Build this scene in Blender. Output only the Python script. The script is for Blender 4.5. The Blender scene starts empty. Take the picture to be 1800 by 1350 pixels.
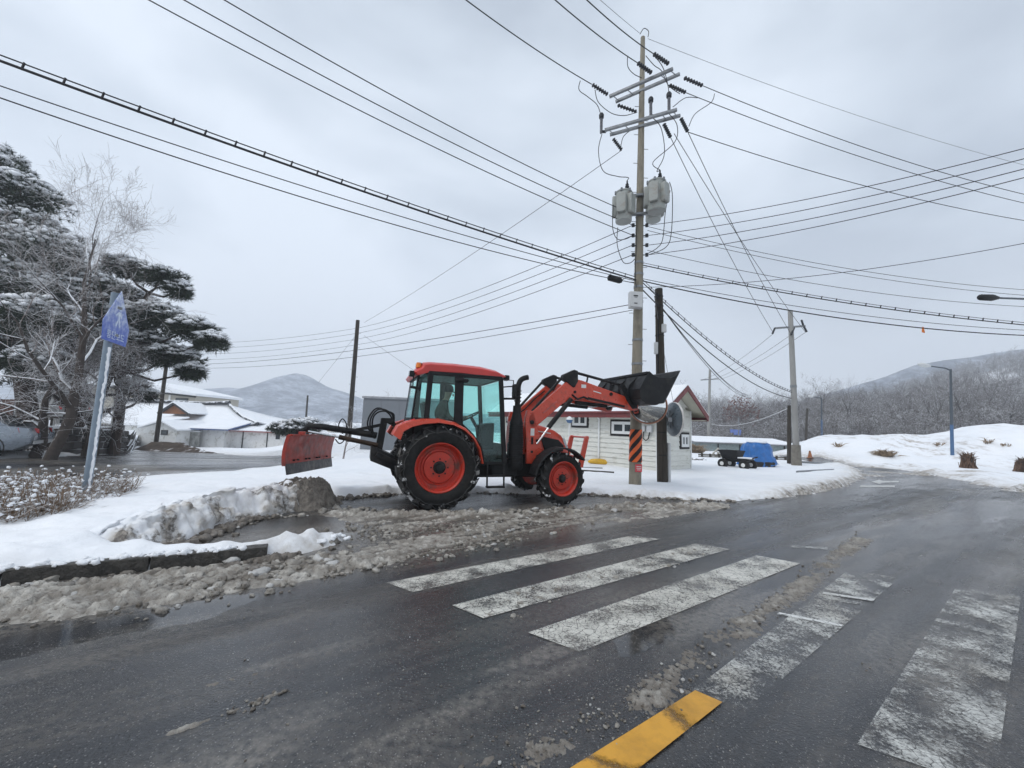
import bpy, bmesh, math, random
import numpy as np
from mathutils import Vector, Matrix
R = math.radians
random.seed(7); RS = np.random.RandomState(11)
scene = bpy.context.scene
COL = scene.collection

# ------------------------------------------------------------------ camera
FPX, CAMH = 720.0, 1.55
PITCH, ROLL = math.atan(75/720), 0.037
_f = np.array([0, math.cos(PITCH), math.sin(PITCH)])
_u0 = np.array([0, -math.sin(PITCH), math.cos(PITCH)])
_r0 = np.array([1.0, 0, 0])
_r = math.cos(ROLL)*_r0 + math.sin(ROLL)*_u0
_u = math.cos(ROLL)*_u0 - math.sin(ROLL)*_r0
CAMP = np.array([0, 0, CAMH])
cd = bpy.data.cameras.new('camera'); cam = bpy.data.objects.new('camera', cd); COL.objects.link(cam)
cd.sensor_width = 36; cd.lens = 36*FPX/1800; cd.clip_start = .05; cd.clip_end = 4000
M = Matrix(((_r[0], _u[0], -_f[0], 0), (_r[1], _u[1], -_f[1], 0), (_r[2], _u[2], -_f[2], CAMH), (0, 0, 0, 1)))
cam.matrix_world = M
scene.camera = cam

# ------------------------------------------------------------------ overcast sky and soft sun
SUN_EL, SUN_AZ = R(52), R(-125)        # azimuth from +Y, towards -X: veiled sun behind the viewer's left shoulder
w = bpy.data.worlds.new('World'); scene.world = w; w.use_nodes = True
nt = w.node_tree; nt.nodes.clear()
def N(t, **k):
    n = nt.nodes.new(t)
    for a, b in k.items(): setattr(n, a, b)
    return n
out = N('ShaderNodeOutputWorld'); bg = N('ShaderNodeBackground')
sky = N('ShaderNodeTexSky', sky_type='NISHITA'); sky.sun_disc = False
sky.sun_elevation = SUN_EL; sky.sun_rotation = SUN_AZ
sm = N('ShaderNodeMix', data_type='RGBA', blend_type='MULTIPLY'); sm.inputs[0].default_value = 1
sm.inputs[7].default_value = (.1, .1, .1, 1)
tc = N('ShaderNodeTexCoord')
mp = N('ShaderNodeMapping'); mp.inputs['Scale'].default_value = (1, 1, 2.1); mp.inputs['Location'].default_value = (.35, .2, 0)
n1 = N('ShaderNodeTexNoise'); n1.inputs['Scale'].default_value = 1.5; n1.inputs['Detail'].default_value = 5; n1.inputs['Roughness'].default_value = .48
n1.inputs['Distortion'].default_value = .25
cr = N('ShaderNodeValToRGB')
cr.color_ramp.elements[0].position = .37; cr.color_ramp.elements[0].color = (.41, .465, .54, 1)
cr.color_ramp.elements[1].position = .61; cr.color_ramp.elements[1].color = (.72, .785, .87, 1)
e_ = cr.color_ramp.elements.new(.48); e_.color = (.555, .62, .70, 1)
mixs = N('ShaderNodeMix', data_type='RGBA'); mixs.inputs[0].default_value = .93
# thinner cloud low over the land
sx = N('ShaderNodeSeparateXYZ'); mr = N('ShaderNodeMapRange'); mr.inputs[1].default_value = -.02; mr.inputs[2].default_value = .42
mr.inputs[3].default_value = .75; mr.inputs[4].default_value = 0; mr.interpolation_type = 'SMOOTHSTEP'
hz = N('ShaderNodeMix', data_type='RGBA'); hz.inputs[7].default_value = (.735, .755, .775, 1)
L = nt.links.new
L(tc.outputs['Generated'], mp.inputs[0]); L(mp.outputs[0], n1.inputs['Vector']); L(n1.outputs['Fac'], cr.inputs[0])
L(tc.outputs['Generated'], sx.inputs[0]); L(sx.outputs['Z'], mr.inputs[0]); L(mr.outputs[0], hz.inputs[0])
L(cr.outputs[0], hz.inputs[6])
L(sky.outputs[0], sm.inputs[6]); L(sm.outputs[2], mixs.inputs[6]); L(hz.outputs[2], mixs.inputs[7])
L(mixs.outputs[2], bg.inputs[0]); bg.inputs[1].default_value = 1.0; L(bg.outputs[0], out.inputs[0])

ld = bpy.data.lights.new('sun', 'SUN'); ld.energy = 1.15; ld.angle = R(25); ld.color = (1, .97, .93)
sun = bpy.data.objects.new('sun', ld); COL.objects.link(sun)
sd = Vector((math.sin(SUN_AZ)*math.cos(SUN_EL), math.cos(SUN_AZ)*math.cos(SUN_EL), math.sin(SUN_EL)))
sun.rotation_euler = (-sd).to_track_quat('-Z', 'Y').to_euler()
vs = scene.view_settings; vs.view_transform = 'Standard'; vs.look = 'None'; vs.exposure = 0.34; vs.gamma = 1; vs.use_curve_mapping = False
scene.render.engine = 'CYCLES'
cy = scene.cycles; cy.use_denoising = True; cy.max_bounces = 6; cy.diffuse_bounces = 3; cy.glossy_bounces = 3; cy.transmission_bounces = 4
cy.transparent_max_bounces = 16; cy.volume_bounces = 2; cy.use_adaptive_sampling = True; cy.adaptive_threshold = .02
cy.caustics_reflective = False; cy.caustics_refractive = False
# ------------------------------------------------------------------ helpers: picture to place
def ray(x, y): return _f + _r*(x-900)/FPX + _u*(675-y)/FPX
def D(x, y, Y):
    d = ray(x, y); return CAMP + d*(Y/d[1])
def sstep(a, b, x):
    t = np.clip((np.asarray(x, float)-a)/(b-a), 0, 1); return t*t*(3-2*t)
def Gf(x, y, z=0.0):
    d = ray(x, y); return CAMP + d*((z-CAMH)/d[2])
# value noise
def vnoise(x, y, seed=0):
    x = np.asarray(x, float); y = np.asarray(y, float)
    xi = np.floor(x).astype(np.int64); yi = np.floor(y).astype(np.int64)
    fx = x-xi; fy = y-yi; fx = fx*fx*(3-2*fx); fy = fy*fy*(3-2*fy)
    def h(a, b):
        n = (a*374761393 + b*668265263 + seed*974634777) & 0x7fffffff
        n = ((n ^ (n >> 13))*1274126177) & 0x7fffffff
        return ((n ^ (n >> 16)) & 0xffff)/65535.0
    return (h(xi, yi)*(1-fx)+h(xi+1, yi)*fx)*(1-fy) + (h(xi, yi+1)*(1-fx)+h(xi+1, yi+1)*fx)*fy
def fbm(x, y, o=4, seed=0, g=.5):
    s = 0; a = 1; t = 0
    for i in range(o):
        s = s + a*vnoise(np.asarray(x)*2**i+i*17.3, np.asarray(y)*2**i-i*9.1, seed+i); t += a; a *= g
    return s/t
def worley(x, y, seed=0, jit=.9):
    x = np.asarray(x, float); y = np.asarray(y, float); xi = np.floor(x).astype(np.int64); yi = np.floor(y).astype(np.int64)
    best = np.full(x.shape, 9.0); val = np.zeros(x.shape)
    def h(a, b, k):
        n = (a*374761393 + b*668265263 + (seed*31+k)*974634777) & 0x7fffffff
        n = ((n ^ (n >> 13))*1274126177) & 0x7fffffff
        return ((n ^ (n >> 16)) & 0xffff)/65535.0
    for dx in (-1, 0, 1):
        for dy in (-1, 0, 1):
            a, b = xi+dx, yi+dy; d = (a+.5+jit*(h(a, b, 1)-.5)-x)**2+(b+.5+jit*(h(a, b, 2)-.5)-y)**2
            m = d < best; best = np.where(m, d, best); val = np.where(m, h(a, b, 3), val)
    return np.sqrt(best), val
def crumbs(x, y, seed=0):
    d, v = worley(x, y, seed); return np.sqrt(np.clip(1-(d/.72)**2, 0, 1))*(.25+.75*v)
def sdf(poly, X, Y):
    P = np.array(poly, float); d = np.full(np.shape(X), 1e9); ins = np.zeros(np.shape(X), bool)
    for i in range(len(P)):
        a = P[i-1]; b = P[i]; ex, ey = b-a; wx = X-a[0]; wy = Y-a[1]
        t = np.clip((wx*ex+wy*ey)/(ex*ex+ey*ey+1e-12), 0, 1)
        d = np.minimum(d, (wx-t*ex)**2+(wy-t*ey)**2)
        c = ((a[1] > Y) != (b[1] > Y)) & (X < (b[0]-a[0])*(Y-a[1])/(b[1]-a[1]+1e-12)+a[0])
        ins ^= c
    d = np.sqrt(d); return np.where(ins, -d, d)
def pdist(line, X, Y):
    P = np.array(line, float); d = np.full(np.shape(X), 1e9)
    for i in range(1, len(P)):
        a = P[i-1]; b = P[i]; ex, ey = b-a; wx = X-a[0]; wy = Y-a[1]
        t = np.clip((wx*ex+wy*ey)/(ex*ex+ey*ey+1e-12), 0, 1)
        d = np.minimum(d, (wx-t*ex)**2+(wy-t*ey)**2)
    return np.sqrt(d)
# base terrain under everything
BANKA = [.60, .69, .75, .97, 1.03, 1.12, 1.30, 2.5]
BANKH = [.0, .7, 1.6, 1.9, 1.9, 2.7, 2.8, 2.0]
def gz(x, y):
    x = np.asarray(x, float); y = np.asarray(y, float)
    a = x/np.maximum(y, 4.0)
    wl = sstep(.40, .62, -a)
    z = -0.063*np.clip(y-14, 0, 45)*wl
    z = z + (-3.0-z)*sstep(45, 90, y)*sstep(15, 0, x)
    # right-hand bank beyond the road, and the wooded hill
    dd = np.hypot(x-8, y+2)-32.0
    z = z + np.interp(a, BANKA, BANKH)*sstep(0, 9, dd)*sstep(.55, .7, a)
    hh = np.interp(a, [.2, .49, .84, 1.27, 2.2], [2, 6, 17, 45, 60])
    z = z + hh*sstep(55, 240, y)*sstep(0, 30, x)
    return z
def G(px, py, dz=0.0):
    """where the ray through a picture point meets the terrain"""
    d = ray(px, py); t0 = 1.5; 
    ts = np.geomspace(1.5, 900, 3000); P = CAMP[None]+d[None]*ts[:, None]
    below = P[:, 2] < gz(P[:, 0], P[:, 1])+dz
    i = np.argmax(below)
    if not below[i]: i = -1
    a, b = ts[i-1], ts[i]
    for _ in range(20):
        m = .5*(a+b); p = CAMP+d*m
        if p[2] < float(gz(p[0], p[1]))+dz: b = m
        else: a = m
    return CAMP+d*b

# ------------------------------------------------------------------ helpers: objects
def tag(o, label=None, cat=None, group=None, kind=None):
    if label: o['label'] = label
    if cat: o['category'] = cat
    if group: o['group'] = group
    if kind: o['kind'] = kind
    return o
def empty(name, loc=(0, 0, 0), rz=0.0, label=None, cat=None, group=None):
    o = bpy.data.objects.new(name, None); COL.objects.link(o); o.location = loc; o.rotation_euler = (0, 0, rz)
    o.empty_display_size = .2
    return tag(o, label, cat, group)
def copy_tree(o, parent=None, loc=None, rz=None, sc=None):
    c = o.copy(); COL.objects.link(c); c.parent = parent
    if loc is not None: c.location = loc
    if rz is not None: c.rotation_euler[2] = rz
    if sc is not None: c.scale = (sc, sc, sc)
    for ch in o.children: copy_tree(ch, c)
    return c
def npmesh(name, V, F, smooth=False, mats=None, midx=None, attr=None):
    """V (n,3); F list of tuples or (m,k) array"""
    me = bpy.data.meshes.new(name); V = np.asarray(V, np.float32)
    if isinstance(F, np.ndarray):
        m, k = F.shape
        me.vertices.add(len(V)); me.vertices.foreach_set('co', V.ravel())
        me.loops.add(m*k); me.loops.foreach_set('vertex_index', F.astype(np.int32).ravel())
        me.polygons.add(m); me.polygons.foreach_set('loop_start', np.arange(0, m*k, k, dtype=np.int32))
        me.polygons.foreach_set('loop_total', np.full(m, k, np.int32))
        me.update(calc_edges=True); 
    else:
        me.from_pydata([tuple(v) for v in V.tolist()], [], F)
    if mats:
        for mm in mats: me.materials.append(mm)
    if midx is not None: me.polygons.foreach_set('material_index', np.asarray(midx, np.int32))
    if attr:
        for an, av in attr.items():
            at = me.attributes.new(an, 'FLOAT', 'POINT'); at.data.foreach_set('value', np.asarray(av, np.float32))
    if smooth: me.shade_smooth()
    return me
def link(name, me, parent=None, loc=None, rz=None):
    o = bpy.data.objects.new(name, me); COL.objects.link(o)
    if parent: o.parent = parent
    if loc is not None: o.location = loc
    if rz is not None: o.rotation_euler = (0, 0, rz)
    return o
def frame(d):
    d = np.asarray(d, float); d = d/np.linalg.norm(d)
    a = np.array([0, 0, 1.]) if abs(d[2]) < .9 else np.array([1., 0, 0])
    u = np.cross(a, d); u /= np.linalg.norm(u); return d, u, np.cross(d, u)
def smooth_path(pts, k=6):
    P = [np.array(p, float) for p in pts]; o_ = []
    for i in range(len(P)-1):
        p0 = P[max(i-1, 0)]; p1 = P[i]; p2 = P[i+1]; p3 = P[min(i+2, len(P)-1)]
        for t_ in np.linspace(0, 1, k+1)[:-1]: o_.append(.5*((2*p1)+(-p0+p2)*t_+(2*p0-5*p1+4*p2-p3)*t_**2+(-p0+3*p1-3*p2+p3)*t_**3))
    return o_+[P[-1]]
class MB:
    def __init__(s): s.v = []; s.f = []
    def add(s, V, F):
        n = len(s.v); s.v += [tuple(map(float, v)) for v in V]; s.f += [tuple(i+n for i in f) for f in F]; return s
    def box(s, c, size, rz=0.0, ry=0.0):
        hx, hy, hz_ = size[0]/2, size[1]/2, size[2]/2
        P = [(x, y, z) for z in (-hz_, hz_) for x, y in ((-hx, -hy), (hx, -hy), (hx, hy), (-hx, hy))]
        cr_, sr = math.cos(ry), math.sin(ry); P = [(x*cr_+z*sr, y, -x*sr+z*cr_) for x, y, z in P]
        cr_, sr = math.cos(rz), math.sin(rz); P = [(x*cr_-y*sr+c[0], x*sr+y*cr_+c[1], z+c[2]) for x, y, z in P]
        return s.hexa(P)
    def hexa(s, P):
        return s.add(P, [(3, 2, 1, 0), (4, 5, 6, 7), (0, 1, 5, 4), (1, 2, 6, 5), (2, 3, 7, 6), (3, 0, 4, 7)])
    def bar(s, a, b, w, h):
        """box beam from a to b, w sideways, h upright"""
        a = np.array(a, float); b = np.array(b, float); d, u, v = frame(b-a)
        P = [p+u*w/2*i+v*h/2*j for p in (a, b) for i, j in ((-1, -1), (1, -1), (1, 1), (-1, 1))]
        return s.hexa(P)
    def tube(s, pts, rad, n=8, cap=True):
        pts = [np.array(p, float) for p in pts]; m = len(pts)
        if np.isscalar(rad): rad = [rad]*m
        V = []; F = []; u = None
        for i, p in enumerate(pts):
            d = pts[min(i+1, m-1)]-pts[max(i-1, 0)]; d = d/(np.linalg.norm(d)+1e-12)
            if u is None: _, u, v = frame(d)
            else:
                u = u-d*(u@d); u /= np.linalg.norm(u)+1e-12
            v = np.cross(d, u)
            for k in range(n):
                a = 2*math.pi*k/n; V.append(p+(u*math.cos(a)+v*math.sin(a))*rad[i])
        for i in range(m-1):
            for k in range(n):
                F.append((i*n+k, i*n+(k+1) % n, (i+1)*n+(k+1) % n, (i+1)*n+k))
        if cap: F.append(tuple(range(n-1, -1, -1))); F.append(tuple((m-1)*n+k for k in range(n)))
        return s.add(V, F)
    def cyl(s, a, b, r0, r1=None, n=12): return s.tube([a, b], [r0, r0 if r1 is None else r1], n)
    def prism(s, poly, fn, t0, t1):
        """poly of 2d points mapped by fn(p, t) -> 3d, extruded from t0 to t1"""
        n = len(poly); V = [fn(p, t) for t in (t0, t1) for p in poly]
        F = [(i, (i+1) % n, n+(i+1) % n, n+i) for i in range(n)] + [tuple(range(n-1, -1, -1)), tuple(range(n, 2*n))]
        return s.add(V, F)
    def lathe(s, prof, n=24, org=(0, 0, 0), axis='z', close=False, cap=True):
        """prof: (radius, along)"""
        V = []; F = []; m = len(prof)
        for (r, h) in prof:
            for k in range(n):
                a = 2*math.pi*k/n; c, q = r*math.cos(a), r*math.sin(a)
                V.append({'z': (c, q, h), 'y': (c, h, q), 'x': (h, c, q)}[axis])
        V = [(x+org[0], y+org[1], z+org[2]) for x, y, z in V]
        for i in range(m if close else m-1):
            j = (i+1) % m
            for k in range(n):
                F.append((i*n+k, i*n+(k+1) % n, j*n+(k+1) % n, j*n+k))
        if not close and cap:
            if prof[0][0] > 1e-6: F.append(tuple(range(n-1, -1, -1)))
            if prof[-1][0] > 1e-6: F.append(tuple((m-1)*n+k for k in range(n)))
        return s.add(V, F)
    def loft(s, rings, cap=True, closed=True):
        n = len(rings[0]); V = [p for r_ in rings for p in r_]; F = []
        for i in range(len(rings)-1):
            for k in range(n if closed else n-1):
                F.append((i*n+k, i*n+(k+1) % n, (i+1)*n+(k+1) % n, (i+1)*n+k))
        if cap and closed: F.append(tuple(range(n-1, -1, -1))); F.append(tuple((len(rings)-1)*n+k for k in range(n)))
        return s.add(V, F)
    def build(s, name, mat, parent=None, smooth=True, ang=35, bevel=0.0, loc=None, rz=None, seg=2):
        me = bpy.data.meshes.new(name); me.from_pydata(s.v, [], s.f)
        b = bmesh.new(); b.from_mesh(me); bmesh.ops.recalc_face_normals(b, faces=b.faces); b.to_mesh(me); b.free()
        if smooth: me.shade_smooth(); me.set_sharp_from_angle(angle=R(ang))
        if mat: me.materials.append(mat)
        o = link(name, me, parent, loc, rz)
        if bevel:
            m = o.modifiers.new('bevel', 'BEVEL'); m.width = bevel; m.segments = seg; m.limit_method = 'ANGLE'; m.angle_limit = R(35); m.harden_normals = False
        return o

# ------------------------------------------------------------------ helpers: materials
class NT:
    def __init__(s, name):
        s.m = bpy.data.materials.new(name); s.m.use_nodes = True; s.t = s.m.node_tree; s.t.nodes.clear()
        s.out = s.n('ShaderNodeOutputMaterial')
    def n(s, t, **k):
        x = s.t.nodes.new(t)
        for a, b in k.items():
            if a.startswith('i_'): x.inputs[a[2:].replace('_', ' ')].default_value = b
            else: setattr(x, a, b)
        return x
    def l(s, a, b): s.t.links.new(a, b)
    def coord(s, scale=(1, 1, 1), rot=(0, 0, 0), kind='Object'):
        tc = s.n('ShaderNodeTexCoord'); mp = s.n('ShaderNodeMapping'); mp.inputs['Scale'].default_value = scale; mp.inputs['Rotation'].default_value = rot
        s.l(tc.outputs[kind], mp.inputs[0]); return mp.outputs[0]
    def noise(s, vec, scale, detail=4, rough=.55, dist=0):
        x = s.n('ShaderNodeTexNoise'); x.inputs['Scale'].default_value = scale; x.inputs['Detail'].default_value = detail
        x.inputs['Roughness'].default_value = rough; x.inputs['Distortion'].default_value = dist
        if vec is not None: s.l(vec, x.inputs['Vector'])
        return x.outputs['Fac']
    def vor(s, vec, scale, feature='F1', out='Distance'):
        x = s.n('ShaderNodeTexVoronoi', feature=feature); x.inputs['Scale'].default_value = scale
        if vec is not None: s.l(vec, x.inputs['Vector'])
        return x.outputs[out]
    def ramp(s, v, a, b, ca=0.0, cb=1.0, smooth=False):
        x = s.n('ShaderNodeMapRange'); x.inputs[1].default_value = a; x.inputs[2].default_value = b; x.inputs[3].default_value = ca; x.inputs[4].default_value = cb
        if smooth: x.interpolation_type = 'SMOOTHSTEP'
        s.l(v, x.inputs[0]); return x.outputs[0]
    def math(s, op, a, b=None):
        x = s.n('ShaderNodeMath', operation=op)
        for i, v in enumerate((a, b)):
            if v is None: continue
            if isinstance(v, (int, float)): x.inputs[i].default_value = v
            else: s.l(v, x.inputs[i])
        return x.outputs[0]
    def mix(s, fac, a, b):
        x = s.n('ShaderNodeMix', data_type='RGBA')
        for i, v in ((0, fac), (6, a), (7, b)):
            if isinstance(v, (int, float)): x.inputs[i].default_value = v
            elif isinstance(v, tuple): x.inputs[i].default_value = (*v[:3], 1)
            else: s.l(v, x.inputs[i])
        return x.outputs[2]
    def mixf(s, fac, a, b):
        x = s.n('ShaderNodeMix', data_type='FLOAT')
        for i, v in ((0, fac), (2, a), (3, b)):
            if isinstance(v, (int, float)): x.inputs[i].default_value = v
            else: s.l(v, x.inputs[i])
        return x.outputs[0]
    def attr(s, name): return s.n('ShaderNodeAttribute', attribute_name=name).outputs['Fac']
    def nz(s):
        g = s.n('ShaderNodeNewGeometry'); x = s.n('ShaderNodeSeparateXYZ'); s.l(g.outputs['Normal'], x.inputs[0]); return x.outputs['Z']
    def bump(s, h, strength=.3, dist=.02, prev=None):
        b = s.n('ShaderNodeBump'); b.inputs['Strength'].default_value = strength; b.inputs['Distance'].default_value = dist
        s.l(h, b.inputs['Height'])
        if prev is not None: s.l(prev, b.inputs['Normal'])
        return b.outputs[0]
    def bsdf(s, col, rough=.6, metal=0.0, normal=None, **k):
        p = s.n('ShaderNodeBsdfPrincipled')
        for nm, v in (('Base Color', col), ('Roughness', rough), ('Metallic', metal)):
            if isinstance(v, tuple): p.inputs[nm].default_value = (*v[:3], 1)
            elif isinstance(v, (int, float)): p.inputs[nm].default_value = v
            else: s.l(v, p.inputs[nm])
        if normal is not None: s.l(normal, p.inputs['Normal'])
        for a, v in k.items(): p.inputs[a.replace('_', ' ')].default_value = v
        s.l(p.outputs[0], s.out.inputs[0]); return p
SNOW = (.84, .86, .89)
def mat(name, col, rough=.55, metal=0.0, var=.25, scale=6.0, bump=.0, bscale=40.0, dirt=None, dirtamt=.5, snow=None, stretch=(1, 1, 1), **k):
    t = NT(name); v = t.coord(stretch); n = t.noise(v, scale, 5, .6)
    dark = tuple(c*(1-var) for c in col); lite = tuple(min(1, c*(1+var)) for c in col)
    c = t.mix(t.ramp(n, .3, .7), dark, lite)
    if dirt:
        d = t.ramp(t.noise(v, scale*.6+1.3, 6, .65), .62-dirtamt*.3, .72-dirtamt*.1); c = t.mix(d, c, dirt)
    r = t.mixf(t.ramp(t.noise(v, scale*2.3, 4), .3, .7), max(.03, rough-.12), min(1, rough+.12))
    nb = None
    if bump: nb = t.bump(t.noise(v, bscale, 4, .6), bump, .02)
    if snow is not None:
        z = t.math('ADD', t.nz(), t.math('MULTIPLY', t.math('SUBTRACT', t.noise(v, 3.0, 3), .5), .9))
        f = t.ramp(z, snow, snow+.18); c = t.mix(f, c, SNOW); r = t.mixf(f, r, .8)
    if max(col) < .05 and 'Specular_IOR_Level' not in k: k['Specular_IOR_Level'] = .22
    t.bsdf(c, r, metal, nb, **k); return t.m
# ------------------------------------------------------------------ the ground
def w2(px, py): p = Gf(px, py); return (p[0], p[1])
DIR = np.array([.81, .587]); DIR /= np.linalg.norm(DIR); NRM = np.array([-DIR[1], DIR[0]]); ROADANG = math.atan2(DIR[1], DIR[0])
def ST(x, y): return x*DIR[0]+y*DIR[1], x*NRM[0]+y*NRM[1]
def XY(s, t): return s*DIR[0]+t*NRM[0], s*DIR[1]+t*NRM[1]
k0 = np.array([-4.41, 3.77]); k1 = np.array(w2(430, 987))
kl = k0-DIR*14
HEAPBASE = [(243, 972), (300, 957), (345, 940), (390, 922), (450, 908), (520, 903), (575, 886)]
BARE_ROAD = [tuple(kl), tuple(k0), tuple(k1), w2(520, 972), w2(603, 952), w2(598, 942), w2(520, 958), w2(430, 972), w2(330, 975)] + [w2(*p) for p in HEAPBASE] + \
    [w2(*p) for p in [(600, 879), (690, 869), (760, 868), (850, 867), (1040, 871), (1110, 873), (1200, 878), (1290, 882), (1370, 876), (1430, 866), (1480, 854), (1512, 839), (1506, 829), (1470, 821), (1430, 815)]] + \
    [(19.5, 27.5), (17.5, 33), (19.5, 33.4), (22.5, 28)] + [w2(*p) for p in [(1500, 819), (1590, 827), (1700, 847), (1790, 863)]] + [(20.2, 12.5), (17, 7.5), (12, 2.5), (5, -3.2), (-8, -11.5), (-14, -13)]
BARE_LANE = [G(*p)[:2] for p in [(-420, 905), (-200, 872), (0, 853), (120, 851), (230, 846), (330, 838), (400, 833), (470, 826), (560, 815), (590, 803), (540, 800), (470, 801), (420, 800), (370, 795), (320, 783), (285, 774)]] + [(-24, 34), (-28, 36)] + \
    [G(*p)[:2] for p in [(240, 779), (236, 788), (215, 797), (100, 802), (0, 806), (-250, 818)]]
KERB_T = None
def axis(lo, a, b, hi, fine, grow=1.09, mx=40):
    c = list(np.arange(a, b+1e-6, fine)); st = fine; x = b
    while x < hi: st = min(st*grow, mx); x += st; c.append(x)
    st = fine; x = a; pre = []
    while x > lo: st = min(st*grow, mx); x -= st; pre.append(x)
    return np.array(pre[::-1]+c)
def gridmesh(name, xs, ys, zf, mats, smooth=True, attrs=None, mapxy=None, keep=None):
    X, Y = np.meshgrid(xs, ys); 
    if mapxy: X, Y = mapxy(X, Y)
    Z = zf(X, Y); n, m = X.shape
    at = {}
    if isinstance(Z, tuple): Z, at = Z
    V = np.stack([X, Y, Z], -1).reshape(-1, 3)
    i = np.arange(n*m).reshape(n, m)
    F = np.stack([i[:-1, :-1], i[:-1, 1:], i[1:, 1:], i[1:, :-1]], -1).reshape(-1, 4)
    if keep is not None:
        kk = keep(X, Y, Z); kf = (kk[:-1, :-1] | kk[:-1, 1:] | kk[1:, 1:] | kk[1:, :-1]).reshape(-1); F = F[kf]
        used = np.zeros(len(V), bool); used[F.ravel()] = True; mp_ = np.cumsum(used)-1; V = V[used]; F = mp_[F]
        at = {a: v.reshape(-1)[used] for a, v in at.items()}
    else: at = {a: v.reshape(-1) for a, v in at.items()}
    return npmesh(name, V, F, smooth, mats, attr=at)

# --- asphalt
def asphalt():
    t = NT('wet asphalt'); v = t.coord(); vr = t.coord(rot=(0, 0, -ROADANG)); vs_ = t.coord(scale=(.16, 1, 1), rot=(0, 0, -ROADANG))
    # mapping rotates first then scales in the texture-space sense: separate nodes keep it simple
    mp2 = t.n('ShaderNodeMapping'); mp2.inputs['Scale'].default_value = (.13, 1, 1); t.l(vr, mp2.inputs[0]); vs_ = mp2.outputs[0]
    fine = t.noise(v, 95, 3, .7); mid = t.noise(v, 22, 4, .6); big = t.noise(v, .7, 4, .6); track = t.noise(vs_, 2.1, 5, .62); track2 = t.noise(vs_, 6.5, 4, .6)
    agg = t.vor(v, 75); aggc = t.n('ShaderNodeTexVoronoi'); aggc.inputs['Scale'].default_value = 75; t.l(v, aggc.inputs['Vector'])
    sp = t.n('ShaderNodeSeparateColor'); t.l(aggc.outputs['Color'], sp.inputs[0])
    base = t.mix(t.ramp(fine, .35, .7), (.010, .0105, .012), (.050, .051, .054))
    spec = t.math('MULTIPLY', t.ramp(agg, .34, .16), t.ramp(sp.outputs[0], .66, .74))
    base = t.mix(t.math('MULTIPLY', spec, .8), base, (.40, .39, .37))
    # grit and thin brown slush film dragged along the wheel paths
    film = t.math('MULTIPLY', t.ramp(track, .44, .62), t.ramp(mid, .34, .60))
    film2 = t.math('MULTIPLY', t.ramp(track2, .52, .68), t.ramp(t.noise(v, 9, 4, .7), .42, .6))
    film = t.math('MAXIMUM', t.math('MULTIPLY', film, .62), t.math('MULTIPLY', film2, .75))
    base = t.mix(film, base, (.15, .13, .108))
    lite = t.ramp(big, .45, .75); base = t.mix(t.math('MULTIPLY', lite, .35), base, (.07, .07, .074))
    pud = t.math('MAXIMUM', t.ramp(t.noise(vs_, 1.3, 3, .5), .63, .72), t.ramp(t.attr('puddle'), .45, .6))
    rough = t.mixf(t.ramp(t.noise(v, 2.2, 4, .6), .3, .7), .34, .66); rough = t.mixf(t.ramp(track, .38, .56), .24, rough)
    wetz = t.ramp(t.noise(vs_, .55, 5, .6), .36, .52); rough = t.mixf(t.math('MULTIPLY', wetz, .9), rough, .13); rough = t.mixf(t.math('MULTIPLY', pud, .9), rough, .06)
    base = t.mix(t.math('MULTIPLY', wetz, .35), base, (.020, .021, .024))
    # the older, paler lane on the left is dirtier
    base = t.mix(t.math('MULTIPLY', t.attr('slush'), t.ramp(mid, .3, .65)), base, (.22, .20, .175))
    hgt = t.math('ADD', t.math('MULTIPLY', agg, -1.0), t.math('MULTIPLY', fine, .6))
    hgt = t.math('ADD', hgt, t.math('MULTIPLY', film, .6))
    b = t.n('ShaderNodeBump'); b.inputs['Distance'].default_value = .012; t.l(hgt, b.inputs['Height'])
    t.l(t.math('MULTIPLY', t.ramp(pud, 0, 1, .75, .02), t.ramp(wetz, 0, 1, 1, .28)), b.inputs['Strength'])
    p = t.bsdf(base, rough, 0, b.outputs[0]); p.inputs['Specular IOR Level'].default_value = .55
    return t.m
M_ASPH = asphalt()
PUD = [w2(*p) for p in [(-120, 1150), (20, 1103), (170, 1085), (330, 1068), (420, 1052), (330, 1088), (160, 1118), (-20, 1165)]]
PUD2 = [w2(*p) for p in [(1085, 1120), (1150, 1085), (1180, 1110), (1110, 1150)]]
POCKET = [w2(*p) for p in [(250, 975), (420, 925), (560, 900), (700, 905), (900, 915), (1150, 905), (1270, 888), (1100, 878), (700, 872), (560, 890), (640, 935), (600, 960), (430, 990), (0, 1060), (-200, 1090), (-200, 1120), (0, 1100), (300, 1062), (600, 1005), (900, 950), (600, 930), (420, 972)]]
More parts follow.
